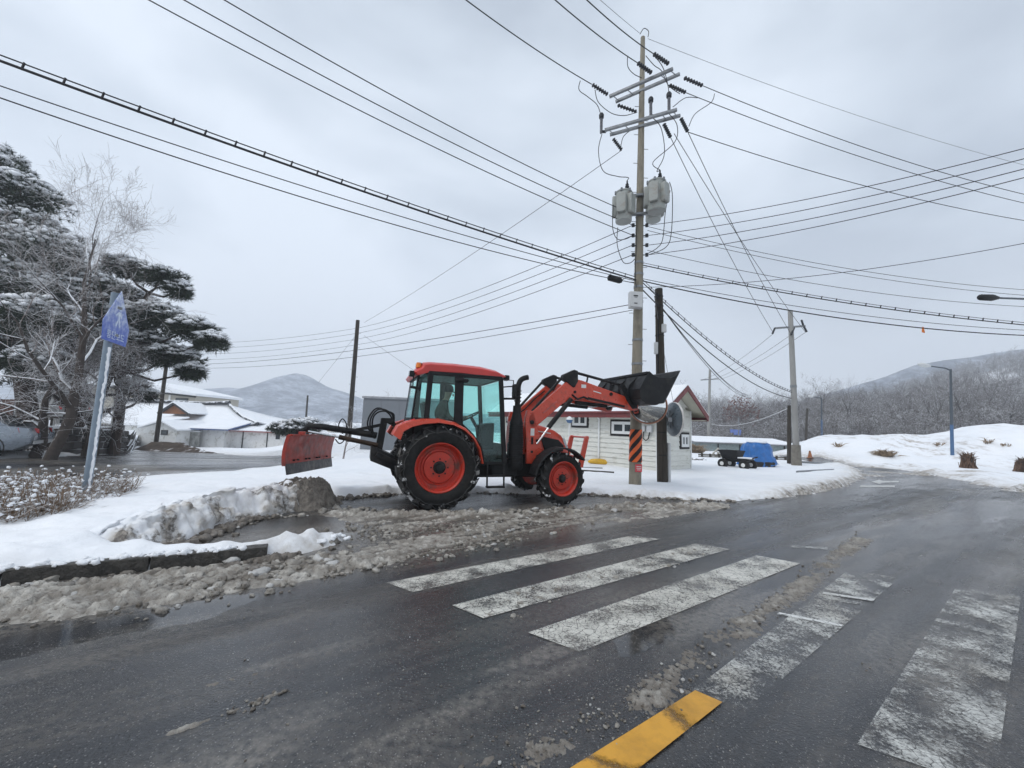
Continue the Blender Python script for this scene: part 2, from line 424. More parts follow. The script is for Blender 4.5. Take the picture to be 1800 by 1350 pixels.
def roadz(X, Y):
    z = gz(X, Y)
    n = fbm(X*3, Y*3, 4, 5)-.5
    p = np.maximum(sstep(.25, -.02, sdf(PUD, X, Y)+n*.25), sstep(.2, -.02, sdf(PUD2, X, Y)+n*.2)*.9)
    s_, t_ = ST(X, Y)
    ln = sstep(.3, -.6, sdf(BARE_LANE, X, Y)); sl = sstep(.5, -.1, np.minimum(np.abs(t_-5.6)-.9, 9))*sstep(9.5, 7, s_)
    sl = np.maximum(sl*.9, ln*sstep(.42, .66, fbm(X*.55, Y*1.3, 4, 77)))
    sl = np.maximum(sl, .5*sstep(1.2, 0, sdf(BARE_ROAD, X, Y)*-1)*sstep(4, 7, X)*sstep(.35, .6, fbm(X, Y, 3, 8)))
    st_n = fbm(s_*.9, t_*7, 4, 101); st_m = fbm(s_*.5, t_*1.3, 3, 102); band = np.exp(-((t_-2.15-.12*np.sin(s_*.8))/.34)**2)+.8*np.exp(-((t_-3.05)/.16)**2)*sstep(1.5, .2, s_)+.7*np.exp(-((t_-1.35)/.12)**2)*sstep(1.2, .3, s_)+.6*np.exp(-((t_-.55)/.25)**2)+.6*np.exp(-((t_-3.75)/.2)**2)*sstep(-1, -2, s_)
    film = np.clip(band*sstep(.38, .62, st_n)*1.1+.45*sstep(.52, .72, st_m)*sstep(.4, .6, st_n), 0, .8)*sstep(-.5, .3, -sdf(BARE_ROAD, X, Y)); sl = np.maximum(sl, film*.8)
    return z, {'puddle': p, 'slush': sl}
rx = axis(-46, -6, 7, 34, .05, 1.04, 1.2); ry = axis(-14, 1.6, 9, 40, .05, 1.04, 1.2)
road = link('road', gridmesh('road', rx, ry, roadz, [M_ASPH])); tag(road, kind='structure')

# --- snow lying over everything that is not cleared
def snow_mat():
    t = NT('snow'); v = t.coord(); d = t.attr('dirt')
    n = t.noise(v, 5, 6, .65); f = t.math('MULTIPLY', d, t.ramp(n, .30, .62)); f2 = t.ramp(d, .75, 1.05)
    c = t.mix(t.ramp(t.noise(v, .8, 4), .3, .7), (.80, .825, .86), (.87, .88, .90))
    c = t.mix(f, c, (.42, .38, .33)); c = t.mix(t.math('MULTIPLY', t.math('MAXIMUM', f2, 0), t.ramp(t.noise(v, 11, 5, .7), .42, .6)), c, (.13, .115, .10))
    # far stubble poking through
    st = t.math('MULTIPLY', t.attr('stub'), t.ramp(t.noise(t.coord(scale=(1, .5, 1)), 1.7, 6, .75), .5, .66)); c = t.mix(t.math('MINIMUM', st, 1.0), c, (.30, .24, .18))
    b = t.bump(t.noise(v, 30, 4, .7), .35, .02); b = t.bump(t.noise(v, 5, 5, .6), .35, .06, b)
    t.bsdf(c, .75, 0, b, Subsurface_Weight=.0); return t.m
M_SNOW = snow_mat()
HEAPL = [Gf(*p)[:2]+np.array([-.12, .22]) for p in HEAPBASE]
# wheel tracks left in the yard snow
TRACKS = [[w2(*p) for p in l] for l in [[(560, 842), (620, 838), (680, 846)], [(600, 862), (680, 856), (760, 858)], [(1180, 848), (1280, 846), (1380, 838), (1440, 830)], [(1050, 858), (1180, 862), (1290, 868)], [(540, 850), (640, 852), (690, 860)]]]
HEDGE_PX = [(-60, 930), (0, 905), (60, 890), (130, 880), (195, 872)]
def snowz(X, Y):
    d = np.minimum(sdf(BARE_ROAD, X, Y), sdf(BARE_LANE, X, Y)); dr = sdf(BARE_ROAD, X, Y)
    nn = fbm(X*2.2, Y*2.2, 5, 3)-.5; near = sstep(16, 6, np.hypot(X, Y))
    kd = pdist([tuple(kl), tuple(k0), tuple(k1)], X, Y); dj = d+nn*.30*(1-.85*np.exp(-(kd/.4)**2))-.03*np.exp(-(kd/.3)**2)+ (fbm(X*.7, Y*.7, 2, 9)-.5)*.35*sstep(.0, 6, X)
    lane = sdf(BARE_LANE, X, Y) < dr
    h = .11*sstep(-.04, .28, dj)+.05*sstep(.2, 1.5, dj)
    h = h-.05*sstep(.03, -.05, dj)
    # ploughed ridge with a cut face next to the driveway
    hp = pdist(HEAPL, X, Y); hw = np.exp(-(hp/.42)**2); hw2 = np.exp(-(hp/1.1)**2)
    chunk = fbm(X*5.5, Y*5.5, 4, 21, .55); bl = np.abs(fbm(X*3.3, Y*3.3, 3, 31)-.5)*2
    inside = sstep(-.10, .12, dj)
    h = h + inside*hw2*.10*(.6+.8*chunk) - .26*np.exp(-(hp/.36)**4)
    sp_ = Gf(533, 892); h = h - .22*np.exp(-(np.hypot(X-sp_[0], Y-sp_[1])/.55)**4)
    kd = pdist([tuple(kl), tuple(k0), tuple(k1)], X, Y); h = h + inside*.075*np.exp(-(kd/.45)**2)*sstep(-1.9, -2.6, X)
    # rolling drift on the corner
    corner = sstep(-2.0, -4.0, X)*sstep(9.5, 7.5, Y)*sstep(-14, -9, X)
    h = h + corner*inside*(.16*(fbm(X*.9, Y*.9, 3, 41)-.3)+.10*(fbm(X*3.1, Y*3.1, 4, 44)-.5)+.045*(fbm(X*8, Y*8, 3, 45)-.5))
    # windrow along the yard edge
    wr = np.exp(-((d-.15)/.16)**2)*sstep(1.5, 2.5, Y)
    h = h + wr*sstep(-3.4, -2.5, X)*inside*.11*sstep(.35, .75, fbm(X*4.5, Y*4.5, 4, 51))
    rgt = sstep(5.2, 8, X); h = h + inside*rgt*np.exp(-((d-.5)/.5)**2)*.13*fbm(X*1.8, Y*1.8, 4, 53)
    for tr in TRACKS:
        td = pdist(tr, X, Y); h = h - .045*np.exp(-(td/.12)**2)*sstep(.1, .3, dj)
    h = h + inside*(.05*(fbm(X*.5, Y*.5, 3, 61)-.5)+.05*(fbm(X*2.4, Y*2.4, 4, 62)-.5)*sstep(22, 12, Y))
    rough = sstep(.62, .8, X/np.maximum(Y, 4))*sstep(20, 26, np.hypot(X, Y)); h = h+rough*(.55*(fbm(X*.7, Y*.7, 4, 66)-.5)+.30*(fbm(X*2.6, Y*2.6, 3, 67)-.5))
    dirt = np.exp(-np.clip(d, 0, 9)/.22)*.75*sstep(-3.6, -2.6, X) + inside*hw*.15
    dirt = dirt + rgt*np.exp(-np.clip(d, 0, 9)/.55)*.55
    for tr in TRACKS[:1]+TRACKS[3:]: dirt = dirt+.22*np.exp(-(pdist(tr, X, Y)/.1)**2)
    dirt = np.where(lane, np.exp(-np.clip(d, 0, 9)/.3)*.5, dirt)
    stub = rough*1.0*sstep(.36, .62, fbm(X*.28, Y*.28, 3, 71)) + sstep(70, 120, Y)*sstep(10, 0, X)*1.2*sstep(.35, .6, fbm(X*.02, Y*.03, 3, 72))
    return gz(X, Y)+h, {'dirt': np.clip(dirt, 0, 1.2), 'stub': np.clip(stub, 0, 1.2)}
sx_ = axis(-520, -8.6, 3.2, 420, .05, 1.06, 16); sy_ = axis(-40, 3.4, 9.6, 620, .05, 1.05, 16)
snow = link('snow_ground', gridmesh('snow_ground', sx_, sy_, snowz, [M_SNOW])); tag(snow, kind='structure')

# --- kerb along the corner, snow on its top
M_KERB = mat('wet concrete kerb', (.06, .055, .048), .6, 0, .55, 14, 1.0, 45, dirt=(.03, .028, .025))
ks0, kt0 = ST(*k0); ks1, kt1 = ST(*k1)
kerb = empty('kerb', (0, 0, 0)); tag(kerb, kind='structure')
_x = ks0-9.0; ki = 0
while _x < ks1-.45:
    b0, b1 = _x, _x+1
    tt = kt0+(kt1-kt0)*((_x+.5-ks0)/(ks1-ks0)); 
    c = XY((b0+b1)/2, tt+.07); yaw = ROADANG+math.atan2(kt1-kt0, ks1-ks0)
    MB().box((0, 0, 0), (.998, .16, .30)).build('kerb_stone', M_KERB, kerb, bevel=.010, loc=(c[0], c[1], -.015), rz=yaw)
    _x += 1.0; ki += 1

# --- churned slush thrown up in front of the tractor
def slush_mat():
    t = NT('slush'); v = t.coord(); n = t.noise(v, 7, 6, .7); n2 = t.noise(v, 34, 4, .7)
    c = t.mix(t.ramp(n, .32, .60), (.31, .275, .235), (.70, .67, .61)); c = t.mix(t.math('MULTIPLY', t.ramp(t.noise(v, 1.6, 5, .65), .46, .66), .75), c, (.20, .17, .135)); c = t.mix(t.ramp(n2, .54, .70), c, (.16, .14, .115))
    wet = t.attr('wet'); c = t.mix(t.math('MULTIPLY', wet, .85), c, (.115, .095, .075)); c = t.mix(t.ramp(t.attr('fresh'), .3, .8), c, (.76, .76, .75))  # wet carries shade painted between crumbs as well as real wet streaks
    b = t.bump(n2, .9, .03); b = t.bump(t.noise(v, 110, 3, .6), .6, .010, b)
    t.bsdf(c, t.mixf(wet, .55, .28), 0, b); return t.m
M_SLUSH = slush_mat()
SLUSH = [w2(*p) for p in [(-420, 1130), (-200, 1118), (0, 1092), (160, 1078), (300, 1060), (450, 1036), (560, 1018), (640, 1002), (700, 985), (800, 966), (900, 948), (1000, 930), (1100, 916), (1200, 905), (1275, 895), (1272, 886), (1200, 884), (1120, 889), (1050, 897), (960, 903), (850, 903), (700, 901), (600, 897), (560, 905), (640, 925), (690, 945), (600, 962), (480, 978), (430, 990), (330, 1002), (200, 1020), (100, 1030), (0, 1045), (-200, 1080), (-420, 1110)]]
def slushz(X, Y):
    d = sdf(SLUSH, X, Y); s_, t_ = ST(X, Y)
    edge = sstep(.10, -.12, d+(fbm(X*4, Y*4, 4, 81)-.5)*.28)
    a = fbm(s_*1.6, t_*3.4, 4, 83); b = fbm(X*7, Y*7, 4, 85, .6); c = fbm(X*17, Y*17, 3, 87)
    billow = 1-np.abs(fbm(X*9, Y*9, 3, 89)-.5)*2.6
    ridge = np.exp(-((t_-5.15)/.30)**2)*sstep(1.5, -.5, s_)*1.0 + np.exp(-(pdist([w2(600, 905), w2(780, 905), w2(900, 903), w2(1040, 896), w2(1130, 894), w2(1270, 890)], X, Y)/.22)**2)*1.0
    ridge = ridge + .55*np.exp(-(pdist([w2(20, 1085), w2(300, 1052), w2(560, 1008), w2(700, 975)], X, Y)/.16)**2)
    ridge = ridge + 1.0*np.exp(-(pdist([w2(450, 975), w2(560, 960), w2(600, 953)], X, Y)/.15)**2)
    wx = X+.05*(b-.5); wy = Y+.05*(c-.5); cA = crumbs(wx*9, wy*9, 5); cB = crumbs(wx*19+3, wy*19, 6); cC = crumbs(wx*38, wy*38+2, 7)
    cov = sstep(.20, .46, a+.25*(b-.5)); cr_h = .052*cA*b*1.3+.030*cB+.012*cC
    flat_ = sstep(-1.2, .6, s_); streak = fbm(s_*.8, t_*9, 4, 116); hh = edge*(cov*(cr_h*(.85-.4*flat_)+.004)*(1-.75*flat_*sstep(.55, .40, streak))+ridge*(.026*sstep(.25, .7, b)+cr_h*.85)+.004*cB) - .011
    wet = np.clip(1.0-1.05*np.maximum(cA*b*1.5, cB*.95)-.35*sstep(.03, .09, hh)+.35*(fbm(X*2.2, Y*2.2, 3, 115)-.45)+1.1*flat_*sstep(.58, .40, streak)*sstep(1.4, .3, ridge*2), 0, 1)  # gaps between crumbs coloured darker as painted shade; wet streaks added on top
    fresh = np.exp(-(pdist([w2(330, 990), w2(430, 980), w2(560, 962), w2(601, 951)], X, Y)/.13)**2)*1.2
    return hh+0*X, {'wet': wet, 'fresh': fresh}
sl_s = np.arange(-9.5, 10.2, .022); sl_t = np.arange(4.2, 8.3, .022)
slush = link('slush', gridmesh('slush', sl_s, sl_t, slushz, [M_SLUSH], mapxy=XY, keep=lambda X, Y, Z: Z > -.011)); tag(slush, 'churned brown and white slush spread across the driveway mouth and along the kerb', 'slush', kind='stuff')
# thin trails of slush left between the wheel paths
TRAIL = [[w2(1075, 1285), w2(1180, 1200), w2(1240, 1150), w2(1330, 1085), w2(1400, 1035), w2(1530, 935)]]; TRAIL2 = [w2(300, 1290), w2(400, 1255), w2(440, 1240), w2(492, 1218)]; TRAIL3 = [w2(880, 1345), w2(980, 1295), w2(1090, 1245)]
def trailz(X, Y):
    s_, t_ = ST(X, Y); a = fbm(s_*2.2, t_*3.5, 4, 111); b = fbm(X*8, Y*8, 3, 112); cB = crumbs(X*24, Y*24, 113); cC = crumbs(X*48, Y*48, 114)
    k = np.exp(-(pdist(TRAIL[0], X, Y)/.13)**2)*sstep(.36, .60, a)+np.exp(-(pdist(TRAIL2, X, Y)/.022)**2)*1.2*sstep(.25, .5, a)+np.exp(-(pdist(TRAIL3, X, Y)/.12)**2)*.8*sstep(.42, .62, a)
    k = k+np.exp(-(np.abs(t_-3.05)/.05)**2)*sstep(1.2, 0, s_)*sstep(.48, .62, a)*.5
    hh = k*(.026*cB*b*1.7+.012*cC)-.0075; return hh, {'wet': np.clip(.95-.5*sstep(.002, .016, hh), 0, 1), 'fresh': 0*hh}
o = link('slush_trail', gridmesh('slush_trail', np.arange(-1.2, 8.5, .013), np.arange(.9, 3.4, .013), trailz, [M_SLUSH], mapxy=XY, keep=lambda X, Y, Z: Z > -.0005)); tag(o, 'thin trails of brown slush left between the wheel paths', 'slush', kind='stuff')
# lumps
_ico = bmesh.new(); bmesh.ops.create_icosphere(_ico, subdivisions=2, radius=1); ICOV = np.array([v.co[:] for v in _ico.verts]); ICOF = np.array([[v.index for v in f.verts] for f in _ico.faces]); _ico.free()
def lumps(pts, rad, seed=0, flat=.7, wet=.2):
    rs = np.random.RandomState(seed); Vs = []; Fs = []; n = len(ICOV); W = []; Fr = []
    for i, (p, r_) in enumerate(zip(pts, rad)):
        q = ICOV*(1+.62*(rs.rand(n)-.5)[:, None]+.28*np.sin(ICOV@rs.randn(3)*2.5+rs.rand()*6)[:, None])
        q = q*np.array([1+.5*rs.rand(), 1, flat*(.7+.6*rs.rand())])*r_; a = rs.rand()*6.28
        q = np.stack([q[:, 0]*math.cos(a)-q[:, 1]*math.sin(a), q[:, 0]*math.sin(a)+q[:, 1]*math.cos(a), q[:, 2]], -1)
        Vs.append(q+np.array(p)); Fs.append(ICOF+i*n); W += [(.45 if r_ < .02 else wet)+(.6 if rs.rand() < .4 else .3*rs.rand())]*n; Fr += [0.0 if rs.rand() < .93 else .6]*n
    return np.concatenate(Vs), np.concatenate(Fs), np.array(W), np.array(Fr)
def scatter(poly_line, n, spread, rmin, rmax, seed):
    rs = np.random.RandomState(seed); P = np.array(poly_line); L_ = np.linalg.norm(P[1:]-P[:-1], axis=1); cum = np.concatenate([[0], np.cumsum(L_)])
    pts = []; rad = []
    for _ in range(n):
        u = rs.rand()*cum[-1]; i = min(np.searchsorted(cum, u, 'right')-1, len(L_)-1); f = (u-cum[i])/L_[i]; p = P[i]*(1-f)+P[i+1]*f
        q = p+rs.randn(2)*spread; r_ = rmin+(rmax-rmin)*rs.rand()**2.6; pts.append((q[0], q[1], r_*.3)); rad.append(r_)
    return pts, rad
LP, LR = [], []
for ln, n, sp, a, b, sd_ in [
    ([w2(0, 1050), w2(200, 1035), w2(420, 1010), w2(600, 985)], 900, .17, .010, .055, 1),
    ([w2(0, 1080), w2(300, 1050), w2(600, 1000), w2(900, 945)], 700, .14, .008, .035, 2),
    ([w2(570, 895), w2(700, 903), w2(860, 903), w2(1040, 897), w2(1270, 889)], 700, .13, .010, .060, 3),
    ([w2(1040, 895), w2(1130, 890), w2(1270, 890)], 260, .11, .015, .085, 4),
    ([w2(620, 935), w2(800, 930), w2(1000, 915)], 600, .30, .008, .035, 5),
    ([w2(430, 975), w2(540, 962), w2(601, 951)], 60, .06, .03, .08, 6),
    ([w2(600, 876), w2(690, 868), w2(850, 866), w2(1040, 870)], 60, .10, .02, .05, 7),
    ([w2(1040, 871), w2(1200, 878), w2(1290, 882)], 70, .08, .02, .06, 8),
    ([w2(260, 970), w2(345, 945), w2(450, 912), w2(540, 905)], 60, .08, .015, .05, 9),
    ([w2(1120, 1235), w2(1240, 1150), w2(1330, 1085), w2(1400, 1035), w2(1520, 940)], 260, .08, .003, .014, 10),
    ([w2(1060, 1285), w2(1180, 1200)], 110, .09, .003, .011, 11),
    ([w2(395, 1255), w2(440, 1240), w2(492, 1218)], 50, .02, .003, .012, 12),
    ([w2(880, 1340), w2(960, 1300), w2(1080, 1250)], 120, .09, .003, .010, 13),
    ([w2(300, 1110), w2(900, 1200), w2(1500, 1150)], 260, .55, .002, .007, 14),
    ([w2(860, 1085), w2(1000, 1030), w2(1240, 965)], 70, .10, .006, .025, 15)]:
    p_, r_ = scatter(ln, n, sp, a, b, sd_); LP += p_; LR += r_
V_, F_, W_, Fr_ = lumps(LP, LR, 3)
me = npmesh('slush_lumps', V_, F_, True, [M_SLUSH], attr={'wet': W_, 'fresh': Fr_}); o = link('slush_lumps', me); tag(o, 'loose lumps of grey brown slush scattered over the wet road', 'slush', kind='stuff')
# --- the brown spoil heap at the end of the ploughed ridge
def gridfaces(n, m):
    i = np.arange(n*m).reshape(n, m); return np.stack([i[:-1, :-1], i[:-1, 1:], i[1:, 1:], i[1:, :-1]], -1).reshape(-1, 4)
def mound(c, rx_, ry_, h, seed, rz=0):
    n = 46; g = np.linspace(-1.35, 1.35, n); X, Y = np.meshgrid(g, g); rr = np.hypot(X, Y)
    z = h*sstep(1.15, .35, rr+(fbm(X*2+seed, Y*2, 4, seed)-.5)*.7)*(.75+.5*fbm(X*3, Y*3+seed, 4, seed+1)) + .16*h*(fbm(X*9, Y*9, 3, seed+2)-.5)*sstep(1.3, .8, rr) - .05
    ca, sa = math.cos(rz), math.sin(rz); x = X*rx_; y = Y*ry_
    return np.stack([x*ca-y*sa+c[0], x*sa+y*ca+c[1], z+c[2]], -1).reshape(-1, 3), n
def gridfaces(n, m):
    i = np.arange(n*m).reshape(n, m); return np.stack([i[:-1, :-1], i[:-1, 1:], i[1:, 1:], i[1:, :-1]], -1).reshape(-1, 4)
t = NT('muddy spoil'); v = t.coord(); n = t.noise(v, 9, 6, .7)
c_ = t.mix(t.ramp(n, .35, .68), (.075, .062, .05), (.27, .24, .205)); t.bsdf(c_, .6, 0, t.bump(t.noise(v, 26, 5, .7), .8, .04)); M_SPOIL = t.m
# ploughed ridge: a cut face of broken, dirty snow with a crest
rl_ = np.array([Gf(*p)[:2] for p in [(205, 990), (243, 974), (300, 958), (345, 942), (390, 923), (450, 909), (515, 900), (560, 888)]]); cl_ = np.concatenate([[0], np.cumsum(np.linalg.norm(np.diff(rl_, axis=0), axis=1))])
uu = np.arange(0, cl_[-1], .02); vv_ = np.concatenate([np.arange(-.06, .5, .016), np.arange(.5, 1.25, .035)]); bx = np.interp(uu, cl_, rl_[:, 0]); by = np.interp(uu, cl_, rl_[:, 1])
k_ = np.ones(41)/41; bx = np.convolve(np.pad(bx, 20, 'edge'), k_, 'valid'); by = np.convolve(np.pad(by, 20, 'edge'), k_, 'valid'); tx = np.gradient(bx); ty = np.gradient(by); tl_ = np.hypot(tx, ty); nx_, ny_ = -ty/tl_, tx/tl_
U, Vg = np.meshgrid(uu, vv_); Hc = np.interp(U, [0, .35, 1.0, 2.0, 3.0, cl_[-1]], [.12, .26, .36, .43, .40, .36])*(.85+.35*fbm(U*2.2, 0*U, 3, 91)); 
wob = .16*(fbm(U*2.6, Vg*1.2, 3, 92)-.5); q_ = Vg+wob
prof_ = sstep(-.05, .30, q_)**.8*(1-.62*sstep(.32, 1.1, q_)); big_, bv_ = worley(U*4.2+.4*fbm(U*6, Vg*6, 2, 3), Vg*4.6, 93); c1_ = crumbs(U*8, Vg*8, 94); c2_ = crumbs(U*17, Vg*17, 95); c3_ = crumbs(U*34, Vg*34, 96)
act = sstep(1.0, .55, Vg)*sstep(-.06, .03, Vg); Zr = Hc*prof_+act*(.10*(bv_-.5)+.05*(.5-big_)+.050*c1_+.026*c2_+.010*c3_-.03)-.045*sstep(.02, -.06, Vg); endf = np.minimum(sstep(0, .3, U), sstep(cl_[-1], cl_[-1]-.3, U)); Zr = Zr*endf-.03*(1-endf); Zr = np.where(Vg > 1.0, Zr-.10*sstep(1.0, 1.25, Vg), Zr)
push = act*(.10*(bv_-.5)+.04*c1_); Xr = bx[None]+nx_[None]*(Vg-push); Yr = by[None]+ny_[None]*(Vg-push)
dr_ = np.clip(act*sstep(.55, .15, Vg)*(.55+.85*sstep(.42, .70, fbm(U*3.5, Vg*3.5, 4, 97))+.35*(bv_ > .55)+.6*sstep(.12, .0, Zr)-.25*c2_), 0, 1.15)
o = link('ploughed_ridge', npmesh('ploughed_ridge', np.stack([Xr, Yr, Zr], -1).reshape(-1, 3), gridfaces(len(vv_), len(uu)), True, [M_SNOW], attr={'dirt': dr_.ravel(), 'stub': 0*dr_.ravel()})); tag(o, 'ploughed ridge of broken dirty snow with a cut face beside the driveway', 'snow heap')
n = 150; g = np.linspace(-1.35, 1.35, n); X, Y = np.meshgrid(g, g); rr = np.hypot(X, Y)+(fbm(X*2+5, Y*2, 4, 5)-.5)*.5; hc = G(533, 890)
body = sstep(1.25, .40, rr); z = body*(.34+.14*fbm(X*2, Y*2, 3, 6)+.12*crumbs(X*4, Y*4, 7)+.06*crumbs(X*9, Y*9, 8)+.03*crumbs(X*20, Y*20, 9)-.05)-.06*(1-body)+.02*crumbs(X*8, Y*8, 3)*(1-body)
x = X*.60; y = Y*.42; ca, sa = math.cos(.3), math.sin(.3)
o = link('spoil_heap', npmesh('spoil_heap', np.stack([x*ca-y*sa+hc[0], x*sa+y*ca+hc[1], z], -1).reshape(-1, 3), gridfaces(n, n), True, [M_SPOIL])); tag(o, 'brown muddy slush heap at the end of the ploughed snow ridge', 'slush heap')
# dark clods along the yard edge and round the heaps
LP, LR = [], []
for ln, n, sp, a, b, sd_ in [([w2(575, 880), w2(640, 874), w2(700, 869)], 70, .07, .02, .075, 41), ([w2(840, 868), w2(900, 868), w2(1040, 871)], 60, .07, .015, .06, 42), ([w2(1040, 872), w2(1160, 876), w2(1290, 882)], 70, .05, .012, .05, 43),
    ([w2(250, 975), w2(330, 958), w2(400, 928), w2(470, 910)], 150, .07, .015, .075, 44), ([w2(425, 996), w2(470, 990), w2(520, 980)], 70, .06, .02, .07, 46), ([w2(1300, 880), w2(1400, 868), w2(1480, 850)], 60, .12, .01, .035, 45)]:
    p_, r_ = scatter(ln, n, sp, a, b, sd_); LP += p_; LR += r_
V_, F_, _, _ = lumps(LP, LR, 13); o = link('dirt_clods', npmesh('dirt_clods', V_, F_, True, [M_SPOIL])); tag(o, 'dark frozen clods of dirty snow along the cleared edge', 'clods', kind='stuff')

LP, LR = [], []
for ln, n, sp, a, b, sd_ in [([tuple(k0-DIR*2.2), tuple(k0), tuple(k1)], 260, .03, .012, .05, 51), ([w2(420, 980), w2(520, 965), w2(600, 952)], 90, .05, .015, .06, 52)]:
    p_, r_ = scatter(ln, n, sp, a, b, sd_); LP += [(x+NRM[0]*.05, y+NRM[1]*.05, .135 if sd_ == 51 else .06) for x, y, z in p_]; LR += r_
V_, F_, _, _ = lumps(LP, LR, 17); o = link('snow_crumbs', npmesh('snow_crumbs', V_, F_, True, [M_SNOW], attr={'dirt': .12+0*V_[:, 0], 'stub': 0*V_[:, 0]})); tag(o, 'white snow crumbs hanging along the top of the kerb', 'snow', kind='stuff')
# ------------------------------------------------------------------ road paint (children of the road)
def paint(name, col, wear, cscale=16):
    t = NT(name); v = t.coord(); cr_ = t.vor(v, cscale, 'DISTANCE_TO_EDGE'); cw = t.noise(v, 30, 4, .7)
    crack = t.ramp(t.math('ADD', cr_, t.math('MULTIPLY', cw, .10)), .055, .10)
    patch = t.noise(v, 2.6, 5, .65); patch2 = t.noise(v, 60, 3, .7)
    keep = t.ramp(t.math('ADD', t.math('MULTIPLY', patch, 1.0), t.math('MULTIPLY', patch2, .55)), wear, wear+.22)
    keep = t.math('MULTIPLY', keep, t.mixf(.75, 1.0, crack))
    dirty = t.noise(v, 5, 5, .7)
    c = t.mix(t.ramp(dirty, .42, .75), col, tuple(x*.62 for x in col)); c = t.mix(t.math('MULTIPLY', t.ramp(t.noise(v, 1.1, 4), .5, .7), .6), c, (.36, .33, .28) if col[2] > .3 else tuple(x*.5 for x in col))
    p = t.bsdf(c, .42, 0, t.bump(cw, .3, .006)); tr = t.n('ShaderNodeBsdfTransparent'); ms = t.n('ShaderNodeMixShader')
    t.l(keep, ms.inputs[0]); t.l(tr.outputs[0], ms.inputs[1]); t.l(p.outputs[0], ms.inputs[2]); t.l(ms.outputs[0], t.out.inputs[0]); return t.m
M_WP1 = paint('worn white paint', (.60, .585, .53), .62); M_WP2 = paint('very worn white paint', (.55, .55, .52), .72); M_WP3 = paint('fresh white paint', (.66, .66, .64), .35)
M_YP = paint('yellow paint', (.62, .31, .03), .30, 1.3)
def quadpaint(name, pts, m, z=.005, sub=1):
    P = [G(*p) for p in pts]; V = [(p[0], p[1], p[2]+z) for p in P]
    me = bpy.data.meshes.new(name); me.from_pydata(V, [], [tuple(range(len(V)))]); me.materials.append(m)
    return link(name, me, road)
for pts, m in (([(680, 1025), (725, 1042), (1160, 948), (1112, 942)], M_WP1), ([(795, 1065), (850, 1088), (1283, 966), (1222, 956)], M_WP1), ([(928, 1113), (1020, 1147), (1407, 991), (1330, 977)], M_WP1), ([(1218, 1215), (1310, 1251), (1582, 1016), (1490, 1004)], M_WP2), ([(1507, 1310), (1748, 1392), (1795, 1048), (1680, 1034)], M_WP2)):
    quadpaint('crosswalk_stripe', pts, m, .006)
quadpaint('painted_line', [(1448, 1042), (1538, 1055), (1535, 1058), (1445, 1045)], M_WP3, .009)
quadpaint('painted_line', [(1370, 1078), (1482, 1100), (1479, 1103), (1366, 1081)], M_WP3, .009)
quadpaint('painted_line', [(1392, 959), (1456, 963), (1454, 967), (1388, 963)], M_WP2, .009)
quadpaint('centre_line', [(880, 1430), (1000, 1452), (1270, 1237), (1222, 1216)], M_YP, .0095)
quadpaint('stop_line', [(1513, 853.5), (1573, 853.5), (1573, 856.5), (1511, 856.5)], M_WP3)
quadpaint('direction_arrow', [(1532, 847), (1546, 843), (1551, 845.5), (1580, 845.5), (1580, 848), (1551, 848.5), (1546, 851)], M_WP3)
# ------------------------------------------------------------------ the tractor
TA = R(20); TO = np.array([-1.58, 8.49, 0.0]); TF = np.array([math.cos(TA), math.sin(TA), 0]); TLf = np.array([-math.sin(TA), math.cos(TA), 0])
def TL(px, py, yl):
    d = ray(px, py); t = ((TO+TLf*yl-CAMP)@TLf)/(d@TLf); p = CAMP+d*t-TO; return float(p@TF), float(p[2])
M_RED = mat('orange red paint', (.55, .046, .014), .34, 0, .10, 3, dirt=(.30, .05, .03), dirtamt=.25, Coat_Weight=.25, Coat_Roughness=.2)
M_ROOF = mat('red roof plastic', (.52, .032, .026), .45, 0, .08, 3, Coat_Weight=.15)
M_RIM = mat('orange red rim paint', (.52, .032, .014), .5, 0, .15, 5, dirt=(.16, .05, .035), dirtamt=.45)
M_BLK = mat('black painted steel', (.008, .008, .009), .5, .0, .3, 5, dirt=(.03, .027, .024), dirtamt=.5)
M_BKT = mat('black bucket paint', (.010, .0105, .012), .5, 0, .25, 4, dirt=(.025, .024, .022), dirtamt=.4)
M_PLA = mat('black plastic', (.012, .012, .013), .6, 0, .2, 8)
M_RUB = mat('tyre rubber', (.014, .014, .014), .75, 0, .4, 9, .3, 60, dirt=(.028, .025, .022), dirtamt=.35)
t = NT('tread rubber with snow'); v = t.coord(); n_ = t.noise(v, 6.5, 4, .6)
c_ = t.mix(t.ramp(n_, .57, .61), (.012, .012, .012), (.55, .55, .55)); t.bsdf(c_, .75, 0, t.bump(n_, .4, .03)); M_TRD = t.m
M_CHR = mat('chromed rod', (.7, .7, .7), .2, 1.0, .1)
M_STEEL = mat('worn cutting steel', (.05, .05, .055), .42, .6, .4, 7, .2, 30, dirt=(.12, .115, .11), dirtamt=.4)
M_CHAIN = mat('steel chain', (.07, .07, .07), .4, .8, .3)
M_LAMP = mat('headlamp glass', (.62, .65, .68), .12, 0, .15, 14)
M_AMB = mat('amber plastic', (.75, .20, .02), .3, 0, .1)
M_TAIL = mat('red lamp plastic', (.55, .03, .03), .2, 0, .1)
M_WHT = mat('white sticker', (.7, .7, .68), .5, 0, .1)
M_BLADE = mat('worn red blade paint', (.36, .034, .020), .5, 0, .35, 4, .15, 25, dirt=(.16, .04, .035), dirtamt=.4)
